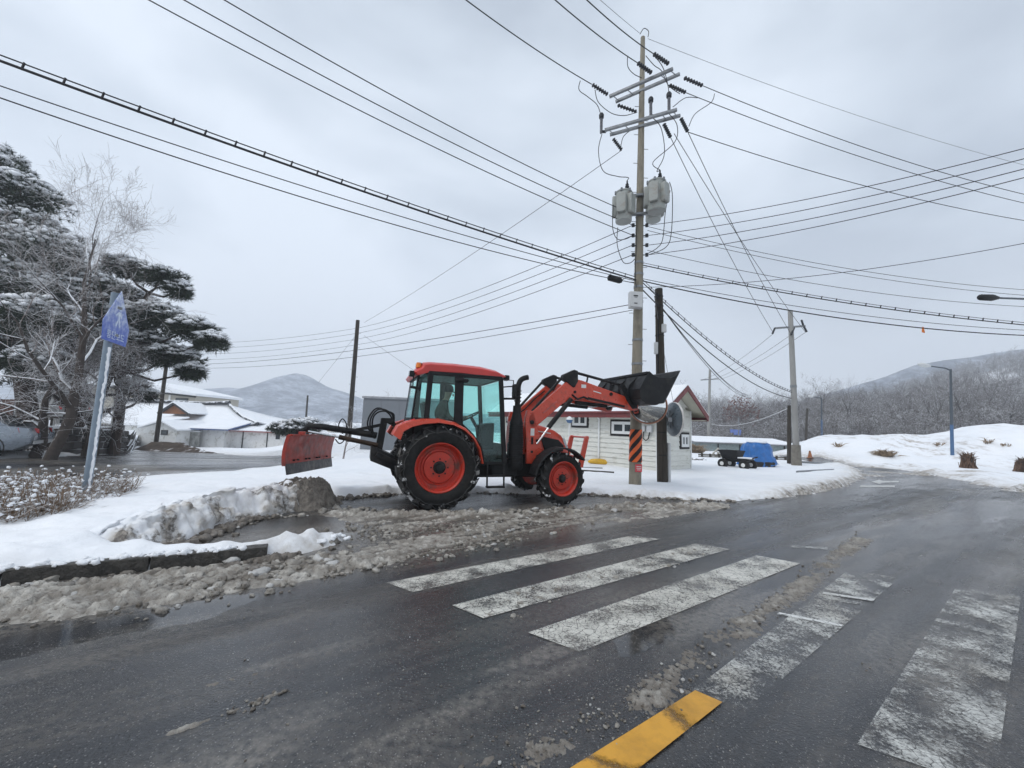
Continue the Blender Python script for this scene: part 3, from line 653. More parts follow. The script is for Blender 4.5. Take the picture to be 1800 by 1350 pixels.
def glass(name, tint, gl=.1):
    t = NT(name); tr = t.n('ShaderNodeBsdfTransparent'); tr.inputs[0].default_value = (*tint, 1)
    g = t.n('ShaderNodeBsdfGlossy'); g.inputs['Roughness'].default_value = .03; g.inputs[0].default_value = (.9, .95, .95, 1)
    fr = t.n('ShaderNodeLayerWeight'); fr.inputs[0].default_value = .5; ms = t.n('ShaderNodeMixShader')
    t.l(t.math('ADD', t.math('MULTIPLY', t.math('POWER', fr.outputs['Facing'], 5.0), .45), .03), ms.inputs[0]); t.l(tr.outputs[0], ms.inputs[1]); t.l(g.outputs[0], ms.inputs[2]); t.l(ms.outputs[0], t.out.inputs[0]); return t.m
M_CGL = glass('green tinted cab glass', (.80, .968, .945))
TR = empty('tractor', tuple(TO), TA, 'orange red farm tractor with raised front loader, closed cab and rear snow blade', 'tractor')
def xz(y): return lambda p, t: (p[0], t, p[1])
def sideprism(poly, y0, y1): return MB().prism(poly, lambda p, t: (p[0], t, p[1]), y0, y1)

def wheel(name, r, w, rr, nl, loc, flip, steer=0.0, chain=False):
    # rim
    h = w/2; s = rr/.45
    rim = MB().lathe([(rr+.012, -h*.86), (rr-.005, -h*.90), (rr-.03, -h*.78), (rr-.045, -h*.35), (rr-.075, -h*.22), (.335*s, -h*.20), (.325*s, -h*.34), (.30*s, -h*.36), (.29*s, -h*.30), (.28*s, -h*.46), (.20*s, -h*.50), (.06*s, -h*.50), (.06*s, h*.3), (rr-.05, h*.4), (rr+.012, h*.86)], 48, axis='y', cap=False)
    o = rim.build(name, M_RIM, TR, ang=28)
    o.location = loc; o.rotation_euler = (0, 0, (math.pi if flip else 0)+steer)
    rc = r-.055*(r/.75)
    prof = [(rr-.01, -h*.80), (rr+.03, -h*.95), (rr+.12*s, -h*1.06), (rc-.06, -h*1.02), (rc-.01, -h*.86), (rc, -h*.4), (rc+.003, 0), (rc, h*.4), (rc-.01, h*.86), (rc-.06, h*1.02), (rr+.12*s, h*1.06), (rr+.03, h*.95), (rr-.01, h*.80)]
    MB().lathe(prof, 64, axis='y', close=True).build('tyre', M_RUB, o, ang=50)
    lug = MB(); lw = .048*(r/.75)
    for sd_ in (-1, 1):
        for k in range(nl):
            a0 = 2*math.pi*(k+(.5 if sd_ > 0 else 0))/nl; rings = []
            for j, (yy, da) in enumerate([(-.02, 0), (.45, .13), (.80, .25), (1.03, .33)]):
                ro = r if j < 3 else r-.035; ri = rc-.03 if j < 3 else rc-.075; a = a0+da*(18/nl)*.95
                ww = lw/r*(1 if j else .8); y_ = sd_*yy*h
                pts = [(ri, a-ww*.62), (ro, a-ww*.42), (ro, a+ww*.42), (ri, a+ww*.62)]
                rings.append([(q*math.cos(b), y_, q*math.sin(b)) for q, b in pts])
            lug.loft(rings)
    lug.build('tread', M_TRD, o, smooth=False)
    hb = MB().lathe([(.0, -h*.82), (.075*s, -h*.80), (.09*s, -h*.62), (.115*s, -h*.56), (.12*s, -h*.45)], 20, axis='y')
    hb.build('hub', M_BLK, o)
    bl = MB()
    for k in range(8):
        a = 2*math.pi*k/8; bl.cyl((.155*s*math.cos(a), -h*.56, .155*s*math.sin(a)), (.155*s*math.cos(a), -h*.49, .155*s*math.sin(a)), .017*s, n=6)
    bl.build('wheel_bolts', M_BLK, o, smooth=False)['kind'] = 'stuff'
    if chain:
        ch = MB()
        for yy, rq in ((-h*1.08, r*.86), (h*1.08, r*.86)):
            ch.tube([(rq*math.cos(2*math.pi*k/48)*(1+.02*math.sin(k*2.3)), yy, rq*math.sin(2*math.pi*k/48)*(1+.02*math.cos(k*1.7))) for k in range(49)], .006, 5)
        for k in range(14):
            a = 2*math.pi*k/14+.1; pts = []
            for j in range(9):
                q = -1+2*j/8; rq = r+.012 if abs(q) < .8 else r*.86+.02
                if abs(q) == 1: rq = r*.86
                pts.append((rq*math.cos(a+.10*(1 if j % 2 else -1)), q*h*1.08, rq*math.sin(a+.10*(1 if j % 2 else -1))))
            ch.tube(pts, .010, 5)
        ch.build('tyre_chain', M_CHAIN, o)
    return o
wheel('rear_wheel', .755, .46, .45, 18, (0, -.77, .755), False, 0, True); wheel('rear_wheel', .755, .46, .45, 18, (0, .77, .755), True, 0, True)
wheel('front_wheel', .53, .34, .345, 16, (2.53, -.77, .53), False, R(7)); wheel('front_wheel', .53, .34, .345, 16, (2.53, .77, .53), True, R(7))
# chassis, axles, engine
b = MB().box((1.15, 0, .72), (2.9, .52, .46)).box((0, 0, .78), (.5, 1.3, .34)).box((.55, 0, .86), (1.6, 1.1, .22)).box((2.3, 0, .95), (1.2, .5, .5))
b.build('chassis', M_BLK, TR, bevel=.03)
MB().box((2.53, 0, .52), (.18, 1.25, .16)).cyl((2.53, -.66, .53), (2.53, .66, .53), .10).box((2.9, 0, .62), (.8, .42, .22)).build('front_axle', M_BLK, TR, bevel=.02)
for y in (-.5, .5): MB().box((1.35, y, .72), (.55, .34, .36)).build('fuel_tank', M_PLA, TR, bevel=.05)
# bonnet
rings = []
for x, hw_, zt, zb in [(1.72, .38, 1.69, .98), (2.05, .385, 1.66, .98), (2.36, .375, 1.60, .98), (2.62, .355, 1.525, 1.0), (2.80, .33, 1.42, 1.02), (2.91, .30, 1.28, 1.02), (2.97, .27, 1.12, 1.0)]:
    rings.append([(x, -hw_, zb), (x, -hw_*1.01, zb+(zt-zb)*.55), (x, -hw_*.93, zb+(zt-zb)*.80), (x, -hw_*.72, zb+(zt-zb)*.95), (x, -hw_*.3, zt), (x, hw_*.3, zt), (x, hw_*.72, zb+(zt-zb)*.95), (x, hw_*.93, zb+(zt-zb)*.80), (x, hw_*1.01, zb+(zt-zb)*.55), (x, hw_, zb)])
hood = MB().loft(rings).build('bonnet', M_RED, TR, ang=40, bevel=.008)
for sd_ in (-1, 1):
    yy = sd_*.392
    sideprism([(2.36, 1.02), (2.78, 1.05), (2.80, 1.18), (2.66, 1.30), (2.32, 1.36), (2.26, 1.30)], yy-.006*sd_-.018, yy-.006*sd_+.018).build('side_grille', M_PLA, hood)
    MB().bar((1.98, sd_*.392, 1.50), (2.48, sd_*.372, 1.435), .012, .022).build('bonnet_stripe', M_WHT, hood)
    MB().hexa([(2.80, sd_*.335, 1.30), (2.93, sd_*.30, 1.06), (2.985, sd_*.20, 1.06), (2.90, sd_*.20, 1.33), (2.81, sd_*.35, 1.37), (2.95, sd_*.315, 1.14), (3.0, sd_*.2, 1.14), (2.90, sd_*.2, 1.38)]).build('headlight', M_LAMP, hood, bevel=.01)
MB().hexa([(2.90, -.29, .78), (3.05, -.24, .78), (3.05, .24, .78), (2.90, .29, .78), (2.88, -.29, 1.05), (3.01, -.25, 1.10), (3.01, .25, 1.10), (2.88, .29, 1.05)]).build('front_grille', M_PLA, TR, bevel=.02)
# bull bar
g = MB()
for y in (-.35, .35):
    g.prism([(3.18, .70), (3.30, .70), (3.44, 1.36), (3.43, 1.40), (3.37, 1.40), (3.34, 1.36)], lambda p, t: (p[0], t, p[1]), y-.03, y+.03)
g.cyl((3.40, -.35, 1.37), (3.40, .35, 1.37), .022).bar((3.25, -.35, .92), (3.25, .35, .92), .05, .05).box((3.1, 0, .72), (.4, .62, .06))
g.build('bull_bar', M_RED, TR, bevel=.006)
# front mudguards
for sd_ in (-1, 1):
    rg = []
    for k in range(11):
        a = R(38+k*13.5); rg.append([(2.53+q*math.cos(a), sd_*yy, .53+q*math.sin(a)) for q, yy in ((.615, .60), (.64, .62), (.635, .93), (.60, .95))])
    MB().loft(rg).build('front_mudguard', M_PLA, TR, ang=40)
# rear fenders
FA = [(-.88, 1.34), (-.80, 1.50), (-.62, 1.59), (-.38, 1.635), (-.08, 1.65), (.22, 1.60), (.45, 1.49), (.63, 1.33), (.76, 1.12), (.83, .84)]
for sd_ in (-1, 1):
    rg = []
    for i, (x, z) in enumerate(FA):
        cx, cz = x*1.0, z-.75; l_ = math.hypot(cx, cz); nx, nz_ = cx/l_, cz/l_
        th = [.17, .15, .13, .10, .075, .06, .05, .045, .04, .035][i]
        rg.append([(x, sd_*.54, z), (x, sd_*.93, z), (x-nx*.02, sd_*.985, z-nz_*.02), (x-nx*th, sd_*1.0, z-nz_*th), (x-nx*(th+.01), sd_*.97, z-nz_*(th+.01)), (x-nx*.05, sd_*.92, z-nz_*.05), (x-nx*.04, sd_*.54, z-nz_*.04)])
    fd = MB().loft(rg).build('rear_fender', M_RED, TR, ang=45)
    MB().hexa([(-.74, sd_*.80, 1.515), (-.50, sd_*.80, 1.60), (-.50, sd_*.95, 1.60), (-.74, sd_*.95, 1.515), (-.72, sd_*.81, 1.555), (-.50, sd_*.81, 1.635), (-.50, sd_*.94, 1.635), (-.72, sd_*.94, 1.555)]).build('tail_lamp', M_TAIL, fd, bevel=.01)
    sideprism([(-.80, 1.42), (-.38, 1.60), (.22, 1.57), (.60, 1.30), (.78, .95), (.5, .8), (.2, 1.2), (-.4, 1.3)], sd_*.56-.02, sd_*.56+.02).build('inner_panel', M_BLK, TR)
# cab
CW = .79
def pillar(name, a, b, w, t_=.06, y=None):
    for sd_ in (-1, 1):
        yy = sd_*(y if y else CW)
        MB().prism([(a[0]-w/2, a[1]), (a[0]+w/2, a[1]), (b[0]+w/2, b[1]), (b[0]-w/2, b[1])], lambda p, t: (p[0], t, p[1]), yy-t_/2, yy+t_/2).build(name, M_PLA, TR, bevel=.012)
pillar('cab_pillar', (-.28, 1.60), (-.24, 2.52), .10); pillar('cab_pillar', (.33, 1.50), (.31, 2.53), .17); pillar('cab_pillar', (1.29, .84), (1.15, 2.52), .09)
pillar('cab_pillar', (-.52, 1.60), (-.44, 2.46), .045, .05, .62)
for sd_ in (-1, 1):
    for a, b, w_, h in (((-.28, sd_*CW, 2.50), (1.18, sd_*CW, 2.50), .06, .075), ((-.5, sd_*CW*.98, 1.625), (.42, sd_*CW, 1.60), .055, .07), ((.86, sd_*CW, .83), (1.32, sd_*CW, .83), .055, .06)): MB().bar(a, b, w_, h).build('cab_rail', M_PLA, TR, bevel=.01)
for a, b, w_, h in (((1.16, -CW, 2.5), (1.16, CW, 2.5), .06, .07), ((-.45, -.62, 2.45), (-.45, .62, 2.45), .05, .06), ((-.52, -.62, 1.62), (-.52, .62, 1.62), .05, .07), ((1.28, -CW, 1.05), (1.28, CW, 1.05), .06, .3)): MB().bar(a, b, w_, h).build('cab_rail', M_PLA, TR, bevel=.01)
def pane(name, P, th=.008):
    P = [np.array(p, float) for p in P]; nn = np.cross(P[1]-P[0], P[2]-P[0]); nn /= np.linalg.norm(nn)
    n = len(P); V = [p for p in P]+[p+nn*th for p in P]
    MB().add(V, [tuple(range(n-1, -1, -1)), tuple(range(n, 2*n))]+[(i, (i+1) % n, n+(i+1) % n, n+i) for i in range(n)]).build(name, M_CGL, TR, smooth=False)
for sd_ in (-1, 1):
    y = sd_*CW
    pane('quarter_window', [(-.235, y, 1.66), (.25, y, 1.63), (.23, y, 2.47), (-.20, y, 2.47)])
    pane('rear_quarter_window', [(-.50, sd_*.64, 1.65), (-.32, sd_*.775, 1.65), (-.28, sd_*.775, 2.46), (-.43, sd_*.64, 2.43)])
    pane('door_window', [(.41, y, 1.50), (.60, y, 1.36), (.78, y, 1.15), (.86, y, .86), (1.245, y, .86), (1.11, y, 2.465), (.39, y, 2.48)])
    MB().tube([(.40, y-sd_*.0, 1.56), (.62, y, 1.37), (.80, y, 1.14), (.88, y, .84)], .026, 6).build('door_frame', M_PLA, TR)
pane('windscreen', [(1.29, -.74, 1.22), (1.29, .74, 1.22), (1.19, .74, 2.46), (1.19, -.74, 2.46)]); pane('rear_window', [(-.53, -.6, 1.66), (-.53, .6, 1.66), (-.46, .6, 2.42), (-.46, -.6, 2.42)])
rf = []
for y in (-.80, -.76, -.6, 0, .6, .76, .80):
    e = abs(y)/.8; dz = -.05*(e > .9)-.02*(e > .97); k = .0 if e < .97 else .03
    rf.append([(-.50+k, y, 2.44), (-.55+k, y, 2.50), (-.50+k, y, 2.60+dz), (-.42+k, y, 2.64+dz), (-.38+k, y, 2.715+dz), (-.26, y, 2.735+dz), (.2, y, 2.745+dz), (.75, y, 2.73+dz), (1.08, y, 2.68+dz), (1.27-k, y, 2.605+dz), (1.25-k, y, 2.53), (1.05, y, 2.505), (.4, y, 2.545), (-.2, y, 2.535)])
roof = MB().loft(rf).build('cab_roof', M_ROOF, TR, ang=30, bevel=.012)
MB().box((.4, 0, 2.51), (1.5, 1.44, .05)).build('roof_lining', M_PLA, TR, bevel=.02)
MB().lathe([(.0, .10), (.04, .095), (.05, .05), (.055, 0)], 14, org=(-.46, -.66, 2.60)).build('beacon', M_AMB, roof)
for x, y, z in ((-.44, -.52, 2.66), (-.58, -.70, 2.47), (1.30, -.70, 2.53)):
    wl = MB().box((x, y, z), (.10, .13, .11)).build('work_light', M_PLA, TR, bevel=.02)
    dx = -.052 if x < 0 else .052
    MB().box((x+dx, y, z), (.012, .10, .08)).build('lens', M_LAMP, wl, bevel=.004)
MB().cyl((-.55, -.72, 2.47), (-.55, -.72, 2.22), .012, n=6).bar((-.60, -.72, 2.22), (-.40, -.70, 2.20), .03, .05).build('rear_bracket', M_BLK, TR)
MB().tube([(1.20, -CW, 2.33), (1.30, -.90, 2.34), (1.36, -.96, 2.34)], .014, 6).tube([(1.22, -CW, 2.48), (1.36, -.96, 2.46), (1.37, -.97, 2.12)], .011, 6).bar((1.24, -CW, 2.10), (1.42, -.97, 2.10), .03, .04).build('mirror_arm', M_BLK, TR)
MB().box((1.38, -.98, 2.25), (.055, .17, .27)).build('wing_mirror', M_PLA, TR, bevel=.02)
MB().box((.35, -CW-.045, 2.40), (.26, .05, .07)).build('grab_handle', M_PLA, TR, bevel=.02)
# inside of the cab
st = MB().box((.12, 0, 1.34), (.48, .50, .12)).hexa([(-.16, -.24, 1.36), (-.04, -.24, 1.36), (-.04, .24, 1.36), (-.16, .24, 1.36), (-.30, -.22, 1.98), (-.20, -.22, 1.98), (-.20, .22, 1.98), (-.30, .22, 1.98)]).box((.1, 0, 1.14), (.36, .36, .3))
st.build('seat', M_PLA, TR, bevel=.04)
MB().box((.45, 0, 1.0), (1.5, 1.2, .12)).box((-.1, -.60, 1.30), (.8, .2, .45)).box((-.1, .60, 1.30), (.8, .2, .45)).build('cab_floor', M_PLA, TR, bevel=.03)
d_ = MB().hexa([(1.0, -.20, 1.05), (1.24, -.22, 1.05), (1.24, .22, 1.05), (1.0, .20, 1.05), (.92, -.20, 1.56), (1.24, -.24, 1.62), (1.24, .24, 1.62), (.92, .20, 1.56)]).cyl((.92, 0, 1.5), (.78, 0, 1.72), .035)
d_.build('dashboard', M_PLA, TR, bevel=.03)
SWC = np.array([.77, 0, 1.74]); SWN = np.array([-.5, 0, .86]); SWN /= np.linalg.norm(SWN); _, su, sv = frame(SWN)
q = MB().tube([SWC+(su*math.cos(a)+sv*math.sin(a))*.20 for a in np.linspace(0, 2*math.pi, 25)], .016, 6)
for a in (.5, 2.6, 4.7): q.cyl(SWC-SWN*.03, SWC+(su*math.cos(a)+sv*math.sin(a))*.20, .012, n=6)
q.build('steering_wheel', M_PLA, TR)
# steps
for sd_ in (-1, 1):
    s_ = MB()
    for x in (.93, 1.27): s_.bar((x, sd_*.84, .82), (x, sd_*.88, .38), .03, .03)
    for z in (.385, .60): s_.box((1.10, sd_*.87, z), (.36, .12, .03))
    s_.build('step', M_BLK, TR, bevel=.005)
# exhaust
prof = [(.13, .70), (.155, .74)]
for k in range(17): z = .80+k*.047; prof += [(.158-.002*max(0, k-9), z), (.158-.002*max(0, k-9), z+.022), (.147-.002*max(0, k-9), z+.026), (.147-.002*max(0, k-9), z+.044)]
prof += [(.14, 1.62), (.105, 1.75), (.085, 1.85), (.082, 1.98)]
ex = MB().lathe(prof, 28, org=(1.57, -.66, 0)).build('exhaust_shield', M_PLA, TR, ang=50)
MB().tube(smooth_path([(1.575, -.66, 1.95), (1.58, -.66, 2.3), (1.59, -.66, 2.42), (1.63, -.66, 2.51), (1.70, -.66, 2.56), (1.79, -.66, 2.585)], 4), .055, 14).build('exhaust_pipe', M_PLA, ex)
cl = MB()
for z in (2.08, 2.15, 2.22, 2.29): cl.lathe([(.058, z-.015), (.074, z-.01), (.074, z+.01), (.058, z+.015)], 16, org=(1.578, -.66, 0))
cl.build('pipe_clamps', M_BLK, ex)
# loader
ARM = [(1.86, 1.72), (1.92, 1.56), (2.02, 1.54), (2.66, 2.08), (2.84, 2.17), (3.3, 2.21), (4.44, 2.02), (4.60, 2.04), (4.64, 2.12), (4.56, 2.27), (3.12, 2.63), (2.98, 2.65), (2.80, 2.62), (1.93, 1.86)]
for sd_ in (-1, 1):
    y = sd_*.52
    mast = sideprism([(1.86, .80), (2.14, .80), (2.20, 1.1), (2.10, 1.50), (2.02, 1.78), (1.96, 1.90), (1.84, 1.90), (1.80, 1.7), (1.84, 1.2)], y-.045, y+.045).build('loader_mast', M_RED, TR, bevel=.01)
    for k, (z0, z1) in enumerate(((1.38, 1.53), (1.20, 1.35), (1.02, 1.07))):
        MB().box((1.97, y+sd_*.047, (z0+z1)/2), (.085 if k == 0 else .05, .004, z1-z0)).build('sticker', M_WHT if k == 0 else M_BLK, mast)
    am = sideprism(ARM, y-.045, y+.045).build('loader_arm', M_RED, TR, bevel=.014)
    pins = MB()
    for x, z, r_ in ((1.95, 1.66, .045), (2.95, 2.36, .03), (4.52, 2.13, .05), (3.88, 2.37, .04), (2.08, 1.28, .03), (2.1, .95, .035)): pins.cyl((x, y-.065, z), (x, y+.065, z), r_, n=14)
    pins.build('pivot_pins', M_BLK, am)['kind'] = 'stuff'
    MB().box((3.17, y+sd_*.048, 2.50), (.12, .004, .075)).build('sticker', M_WHT, am)
    MB().bar((3.42, y+sd_*.048, 2.41), (3.62, y+sd_*.048, 2.37), .003, .022).build('sticker', M_WHT, am)
    MB().bar((2.20, y+sd_*.048, 1.86), (2.52, y+sd_*.048, 2.13), .003, .035).build('sticker', mat('faded decal', (.45, .09, .07), .5), am)
    sideprism([(2.62, 2.62), (2.66, 2.72), (2.92, 2.85), (3.01, 2.83), (3.02, 2.60), (2.94, 2.46), (2.90, 2.46), (2.72, 2.58)], y-.065, y+.065).build('knee_bracket', M_BLK, TR, bevel=.008)
    MB().cyl((1.90, y, 1.82), (2.68, y, 2.69), .030).build('levelling_rod', M_BLK, TR)
    MB().cyl((2.97, y, 2.80), (4.18, y, 2.60), .032).bar((3.3, y, 2.74), (3.27, y, 2.6), .025, .03).bar((3.9, y, 2.64), (3.9, y, 2.45), .025, .04).build('levelling_rod', M_BLK, TR)
    cyl_ = MB().cyl((2.85, y-sd_*.0+sd_*.075, 2.20), (2.32, y+sd_*.075, 1.56), .052, n=16).build('lift_cylinder', M_BLK, TR)
    MB().cyl((2.34, y+sd_*.075, 1.58), (2.06, y+sd_*.075, 1.21), .022, n=12).build('piston_rod', M_CHR, cyl_)
    c2 = MB().cyl((3.05, y-sd_*.09, 2.14), (3.85, y-sd_*.09, 2.10), .045, n=14).bar((3.28, y+sd_*.047, 2.245), (4.25, y+sd_*.047, 2.105), .01, .05).build('tilt_cylinder', M_BLK, TR)
    MB().cyl((3.85, y-sd_*.09, 2.10), (4.30, y-sd_*.09, 2.16), .020, n=10).build('piston_rod', M_CHR, c2)
    sideprism([(4.10, 2.62), (4.20, 2.66), (4.36, 2.45), (4.58, 2.25), (4.60, 2.08), (4.46, 2.06), (4.30, 2.25)], y-.06, y+.06).build('quick_hitch', M_BLK, TR, bevel=.008)
    MB().tube([(2.88, y+sd_*.05, 2.30), (3.0, y+sd_*.09, 2.20), (3.15, y+sd_*.09, 2.26), (3.28, y+sd_*.06, 2.22)], .022, 6).build('hydraulic_hose', M_PLA, TR); MB().tube([(1.97, y-.03, 1.80), (2.2, y-sd_*.06, 1.98), (2.45, y-sd_*.06, 2.24), (2.7, y-sd_*.05, 2.44)], .016, 6).build('hydraulic_hose', M_PLA, TR)
MB().cyl((3.5, -.5, 2.30), (3.5, .5, 2.30), .06).build('cross_tube', M_RED, TR)
BP = [(4.62, 2.90), (4.50, 2.74), (4.36, 2.50), (4.38, 2.28), (4.52, 2.17), (4.80, 2.15), (5.02, 2.24), (5.48, 2.97)]
bk = MB(); th = .028; BW = .96
inn = [(4.66, 2.88), (4.54, 2.72), (4.40, 2.49), (4.42, 2.30), (4.54, 2.20), (4.79, 2.185), (5.00, 2.27), (5.46, 2.98)]
bk.loft([[(p[0], y, p[1]) for p in BP+inn[::-1]] for y in (-BW, BW)])
bucket = bk.build('bucket', M_BKT, TR, bevel=.006)
for sd_ in (-1, 1):
    sideprism([(4.62, 2.91), (4.50, 2.74), (4.36, 2.50), (4.38, 2.28), (4.52, 2.17), (4.80, 2.15), (5.02, 2.24), (5.48, 2.99), (5.36, 2.86), (5.2, 2.80), (4.86, 2.79), (4.72, 2.84)], sd_*BW-.014, sd_*BW+.014).build('side_plate', M_BKT, bucket, bevel=.004)
MB().bar((4.60, -BW, 2.87), (4.60, BW, 2.87), .10, .07).build('top_rail', M_BKT, bucket, bevel=.015)
MB().hexa([(5.00, -BW-.01, 2.20), (5.04, -BW-.01, 2.22), (5.04, BW+.01, 2.22), (5.00, BW+.01, 2.20), (5.475, -BW-.01, 3.0), (5.50, -BW-.01, 2.99), (5.50, BW+.01, 2.99), (5.475, BW+.01, 3.0)]).build('cutting_edge', M_STEEL, bucket, bevel=.004)
rb = MB()
for y in (-.6, -.2, .2, .6): rb.prism([(4.60, 2.86), (4.36, 2.52), (4.36, 2.28), (4.28, 2.40), (4.33, 2.60)], lambda p, t: (p[0], t, p[1]), y-.012, y+.012)
rb.build('stiffener_ribs', M_BKT, bucket)
# rear linkage and snow blade
bx0, bz0 = TL(511, 765, -1.0); bx0b, bz0b = TL(504, 835, -1.0); bx1, bz1 = TL(590, 765, 1.0); bx1b, bz1b = TL(583, 820, 1.0)
rg = []; rin = []
def bladept(u, h, off):
    y = -1+2*u; xt = bx0+(bx1-bx0)*u; xb = bx0b+(bx1b-bx0b)*u; zt = bz0+(bz1-bz0)*u; zb = bz0b+(bz1b-bz0b)*u
    x = xb+(xt-xb)*h-.045*math.sin(math.pi*h)+off; return (x, y, zb+(zt-zb)*h)
hs = [.22, .3, .45, .6, .75, .9, 1.0]
blade = MB().loft([[bladept(u, h, 0) for h in hs]+[bladept(u, h, -.03) for h in hs[::-1]] for u in (0, .25, .5, .75, 1)]).build('snow_blade', M_BLADE, TR, ang=50, bevel=.004)
MB().loft([[bladept(u, h, .014) for h in (0, .27)]+[bladept(u, h, -.012) for h in (.27, 0)] for u in (0, .33, .66, 1)]).build('cutting_edge', M_STEEL, blade, bevel=.004)
e_ = MB()
for u in (0.0, 1.0): e_.loft([[bladept(u, h, .0+k) for h in hs]+[bladept(u, h, -.05+k) for h in hs[::-1]] for k, u in ((0, u-.008), (0, u+.008))])
e_.build('end_plate', M_BLADE, blade)
bo = MB()
for u in (.12, .2, .36, .43, .6, .66, .85): p = bladept(u, .27, .02); bo.cyl((p[0]-.02, p[1], p[2]+.05), (p[0]+.018, p[1], p[2]+.05), .014, n=8)
bo.build('bolts', M_BLK, blade)
MB().bar(bladept(.02, 1.0, -.02), bladept(.98, 1.0, -.02), .07, .03).box(bladept(.22, 1.05, -.02), (.10, .14, .06)).build('top_rail', M_BLADE, blade)
bm_ = [bladept(.5, .85, -.05)]
link_ = MB().tube([(bx0*.5+bx1*.5-.25, 0, 1.28), (-2.32, 0, 1.42), (-2.1, 0, 1.42), (-1.1, 0, 1.28)], [.055, .06, .06, .065], 10).bar((-1.55, 0, 1.36), (-1.0, 0, 1.50), .06, .06)
link_.bar((bx0*.5+bx1*.5-.30, 0, .80), (bx0*.5+bx1*.5-.28, 0, 1.36), .12, .12)
link_.build('blade_beam', M_BLK, TR, bevel=.004)
MB().bar((-1.06, 0, .90), (-.98, 0, 1.62), .10, .13).box((-.92, 0, 1.58), (.22, .12, .10)).hexa([(-1.2, -.35, .82), (-.7, -.35, .62), (-.7, .35, .62), (-1.2, .35, .82), (-1.2, -.3, 1.1), (-.75, -.3, .9), (-.75, .3, .9), (-1.2, .3, 1.1)]).bar((-1.1, -.4, .95), (-.3, -.35, .6), .06, .09).bar((-1.1, .4, .95), (-.3, .35, .6), .06, .09).bar((-.95, 0, 1.58), (-.45, 0, 1.30), .05, .06).build('linkage_tower', M_BLK, TR, bevel=.01)
c3 = MB().cyl((-1.08, -.16, 1.10), (-1.78, -.16, 1.24), .045, n=14).build('angle_cylinder', mat('rusty brown steel', (.045, .028, .018), .5, .3, .4, 8), TR)
MB().cyl((-1.75, -.16, 1.235), (bx0*.7+bx1*.3, -.30, 1.33), .022, n=10).build('piston_rod', M_CHR, c3)
for dy, hgt, x0 in ((-.08, 1.80, -1.22), (-.02, 1.76, -1.18), (.05, 1.82, -1.26)):
    MB().tube(smooth_path([(-1.14, dy, 1.22), (x0-.02, dy, 1.45), (x0, dy, 1.66), (x0+.14, dy, hgt), (x0+.36, dy, 1.72), (-.78, dy, 1.52), (-.62, dy, 1.32)]), .016, 7).build('hydraulic_hose', M_PLA, TR)
MB().tube(smooth_path([(-1.72, -.16, 1.30), (-1.80, -.16, 1.45), (-1.74, -.16, 1.58), (-1.66, -.16, 1.45), (-1.68, -.16, 1.20), (-1.76, -.16, 1.12), (-1.84, -.16, 1.2)]), .012, 6).build('hydraulic_hose', M_PLA, TR)
# ------------------------------------------------------------------ driver
def skinned(name, joints, edges, parent, loc, rz, matfn, mats, sub=2, root=0):
    me = bpy.data.meshes.new(name); me.from_pydata([j[:3] for j in joints], edges, []); o = bpy.data.objects.new(name, me); COL.objects.link(o)
    o.modifiers.new('skin', 'SKIN').use_smooth_shade = True
    sv_ = me.skin_vertices[0].data
    for i, j in enumerate(joints): r_ = j[3] if isinstance(j[3], tuple) else (j[3], j[3]); sv_[i].radius = r_; sv_[i].use_root = (i == root)
    m = o.modifiers.new('sub', 'SUBSURF'); m.levels = sub; m.render_levels = sub
    dg = bpy.context.evaluated_depsgraph_get(); me2 = bpy.data.meshes.new_from_object(o.evaluated_get(dg)); bpy.data.objects.remove(o)
    for mm in mats: 
        if mm.name not in [x.name for x in me2.materials if x]: me2.materials.append(mm)
    for p in me2.polygons: p.material_index = matfn(p.center); p.use_smooth = True
    me2.name = name
    return link(name, me2, parent, loc, rz)
M_JKT = mat('olive work jacket', (.055, .055, .045), .85, 0, .25, 14); M_SKIN = mat('skin', (.42, .25, .18), .55, 0, .08); M_HAIR = mat('black knit cap', (.012, .012, .014), .8); M_TRS = mat('dark trousers', (.025, .027, .035), .85); M_TOWEL = mat('pale cloth', (.42, .43, .38), .9)
J = [(.10, 0, 1.50, (.15, .19)), (.12, 0, 1.70, (.14, .18)), (.16, 0, 1.88, (.13, .20)), (.20, 0, 2.00, (.07, .09)), (.235, 0, 2.07, .058), (.26, 0, 2.15, (.085, .075)), (.275, 0, 2.24, (.095, .08)), (.275, 0, 2.31, (.07, .06))]
E_ = [(0, 1), (1, 2), (2, 3), (3, 4), (4, 5), (5, 6), (6, 7)]
for sd_ in (-1, 1):
    b0 = len(J)
    J += [(.17, sd_*.19, 1.92, .075), (.22, sd_*.25, 1.72, .06), (.42, sd_*.22, 1.60, .048), (.61, sd_*.165, 1.69, .036), (.66, sd_*.16, 1.72, (.030, .022)),
          (.30, sd_*.11, 1.46, .095), (.58, sd_*.14, 1.47, .075), (.66, sd_*.14, 1.24, .058), (.72, sd_*.14, 1.12, .05), (.84, sd_*.14, 1.10, .042)]
    E_ += [(2, b0), (b0, b0+1), (b0+1, b0+2), (b0+2, b0+3), (b0+3, b0+4), (0, b0+5), (b0+5, b0+6), (b0+6, b0+7), (b0+7, b0+8), (b0+8, b0+9)]
    for k in range(4):           # fingers closed round the wheel rim
        f0 = len(J); yy = sd_*(.135+.017*k)
        J += [(.69, yy, 1.745, .009), (.715, yy, 1.735, .0085), (.722, yy, 1.712, .008)]; E_ += [(b0+4, f0), (f0, f0+1), (f0+1, f0+2)]
    f0 = len(J); J += [(.665, sd_*.125, 1.735, .010), (.69, sd_*.115, 1.72, .009)]; E_ += [(b0+4, f0), (f0, f0+1)]
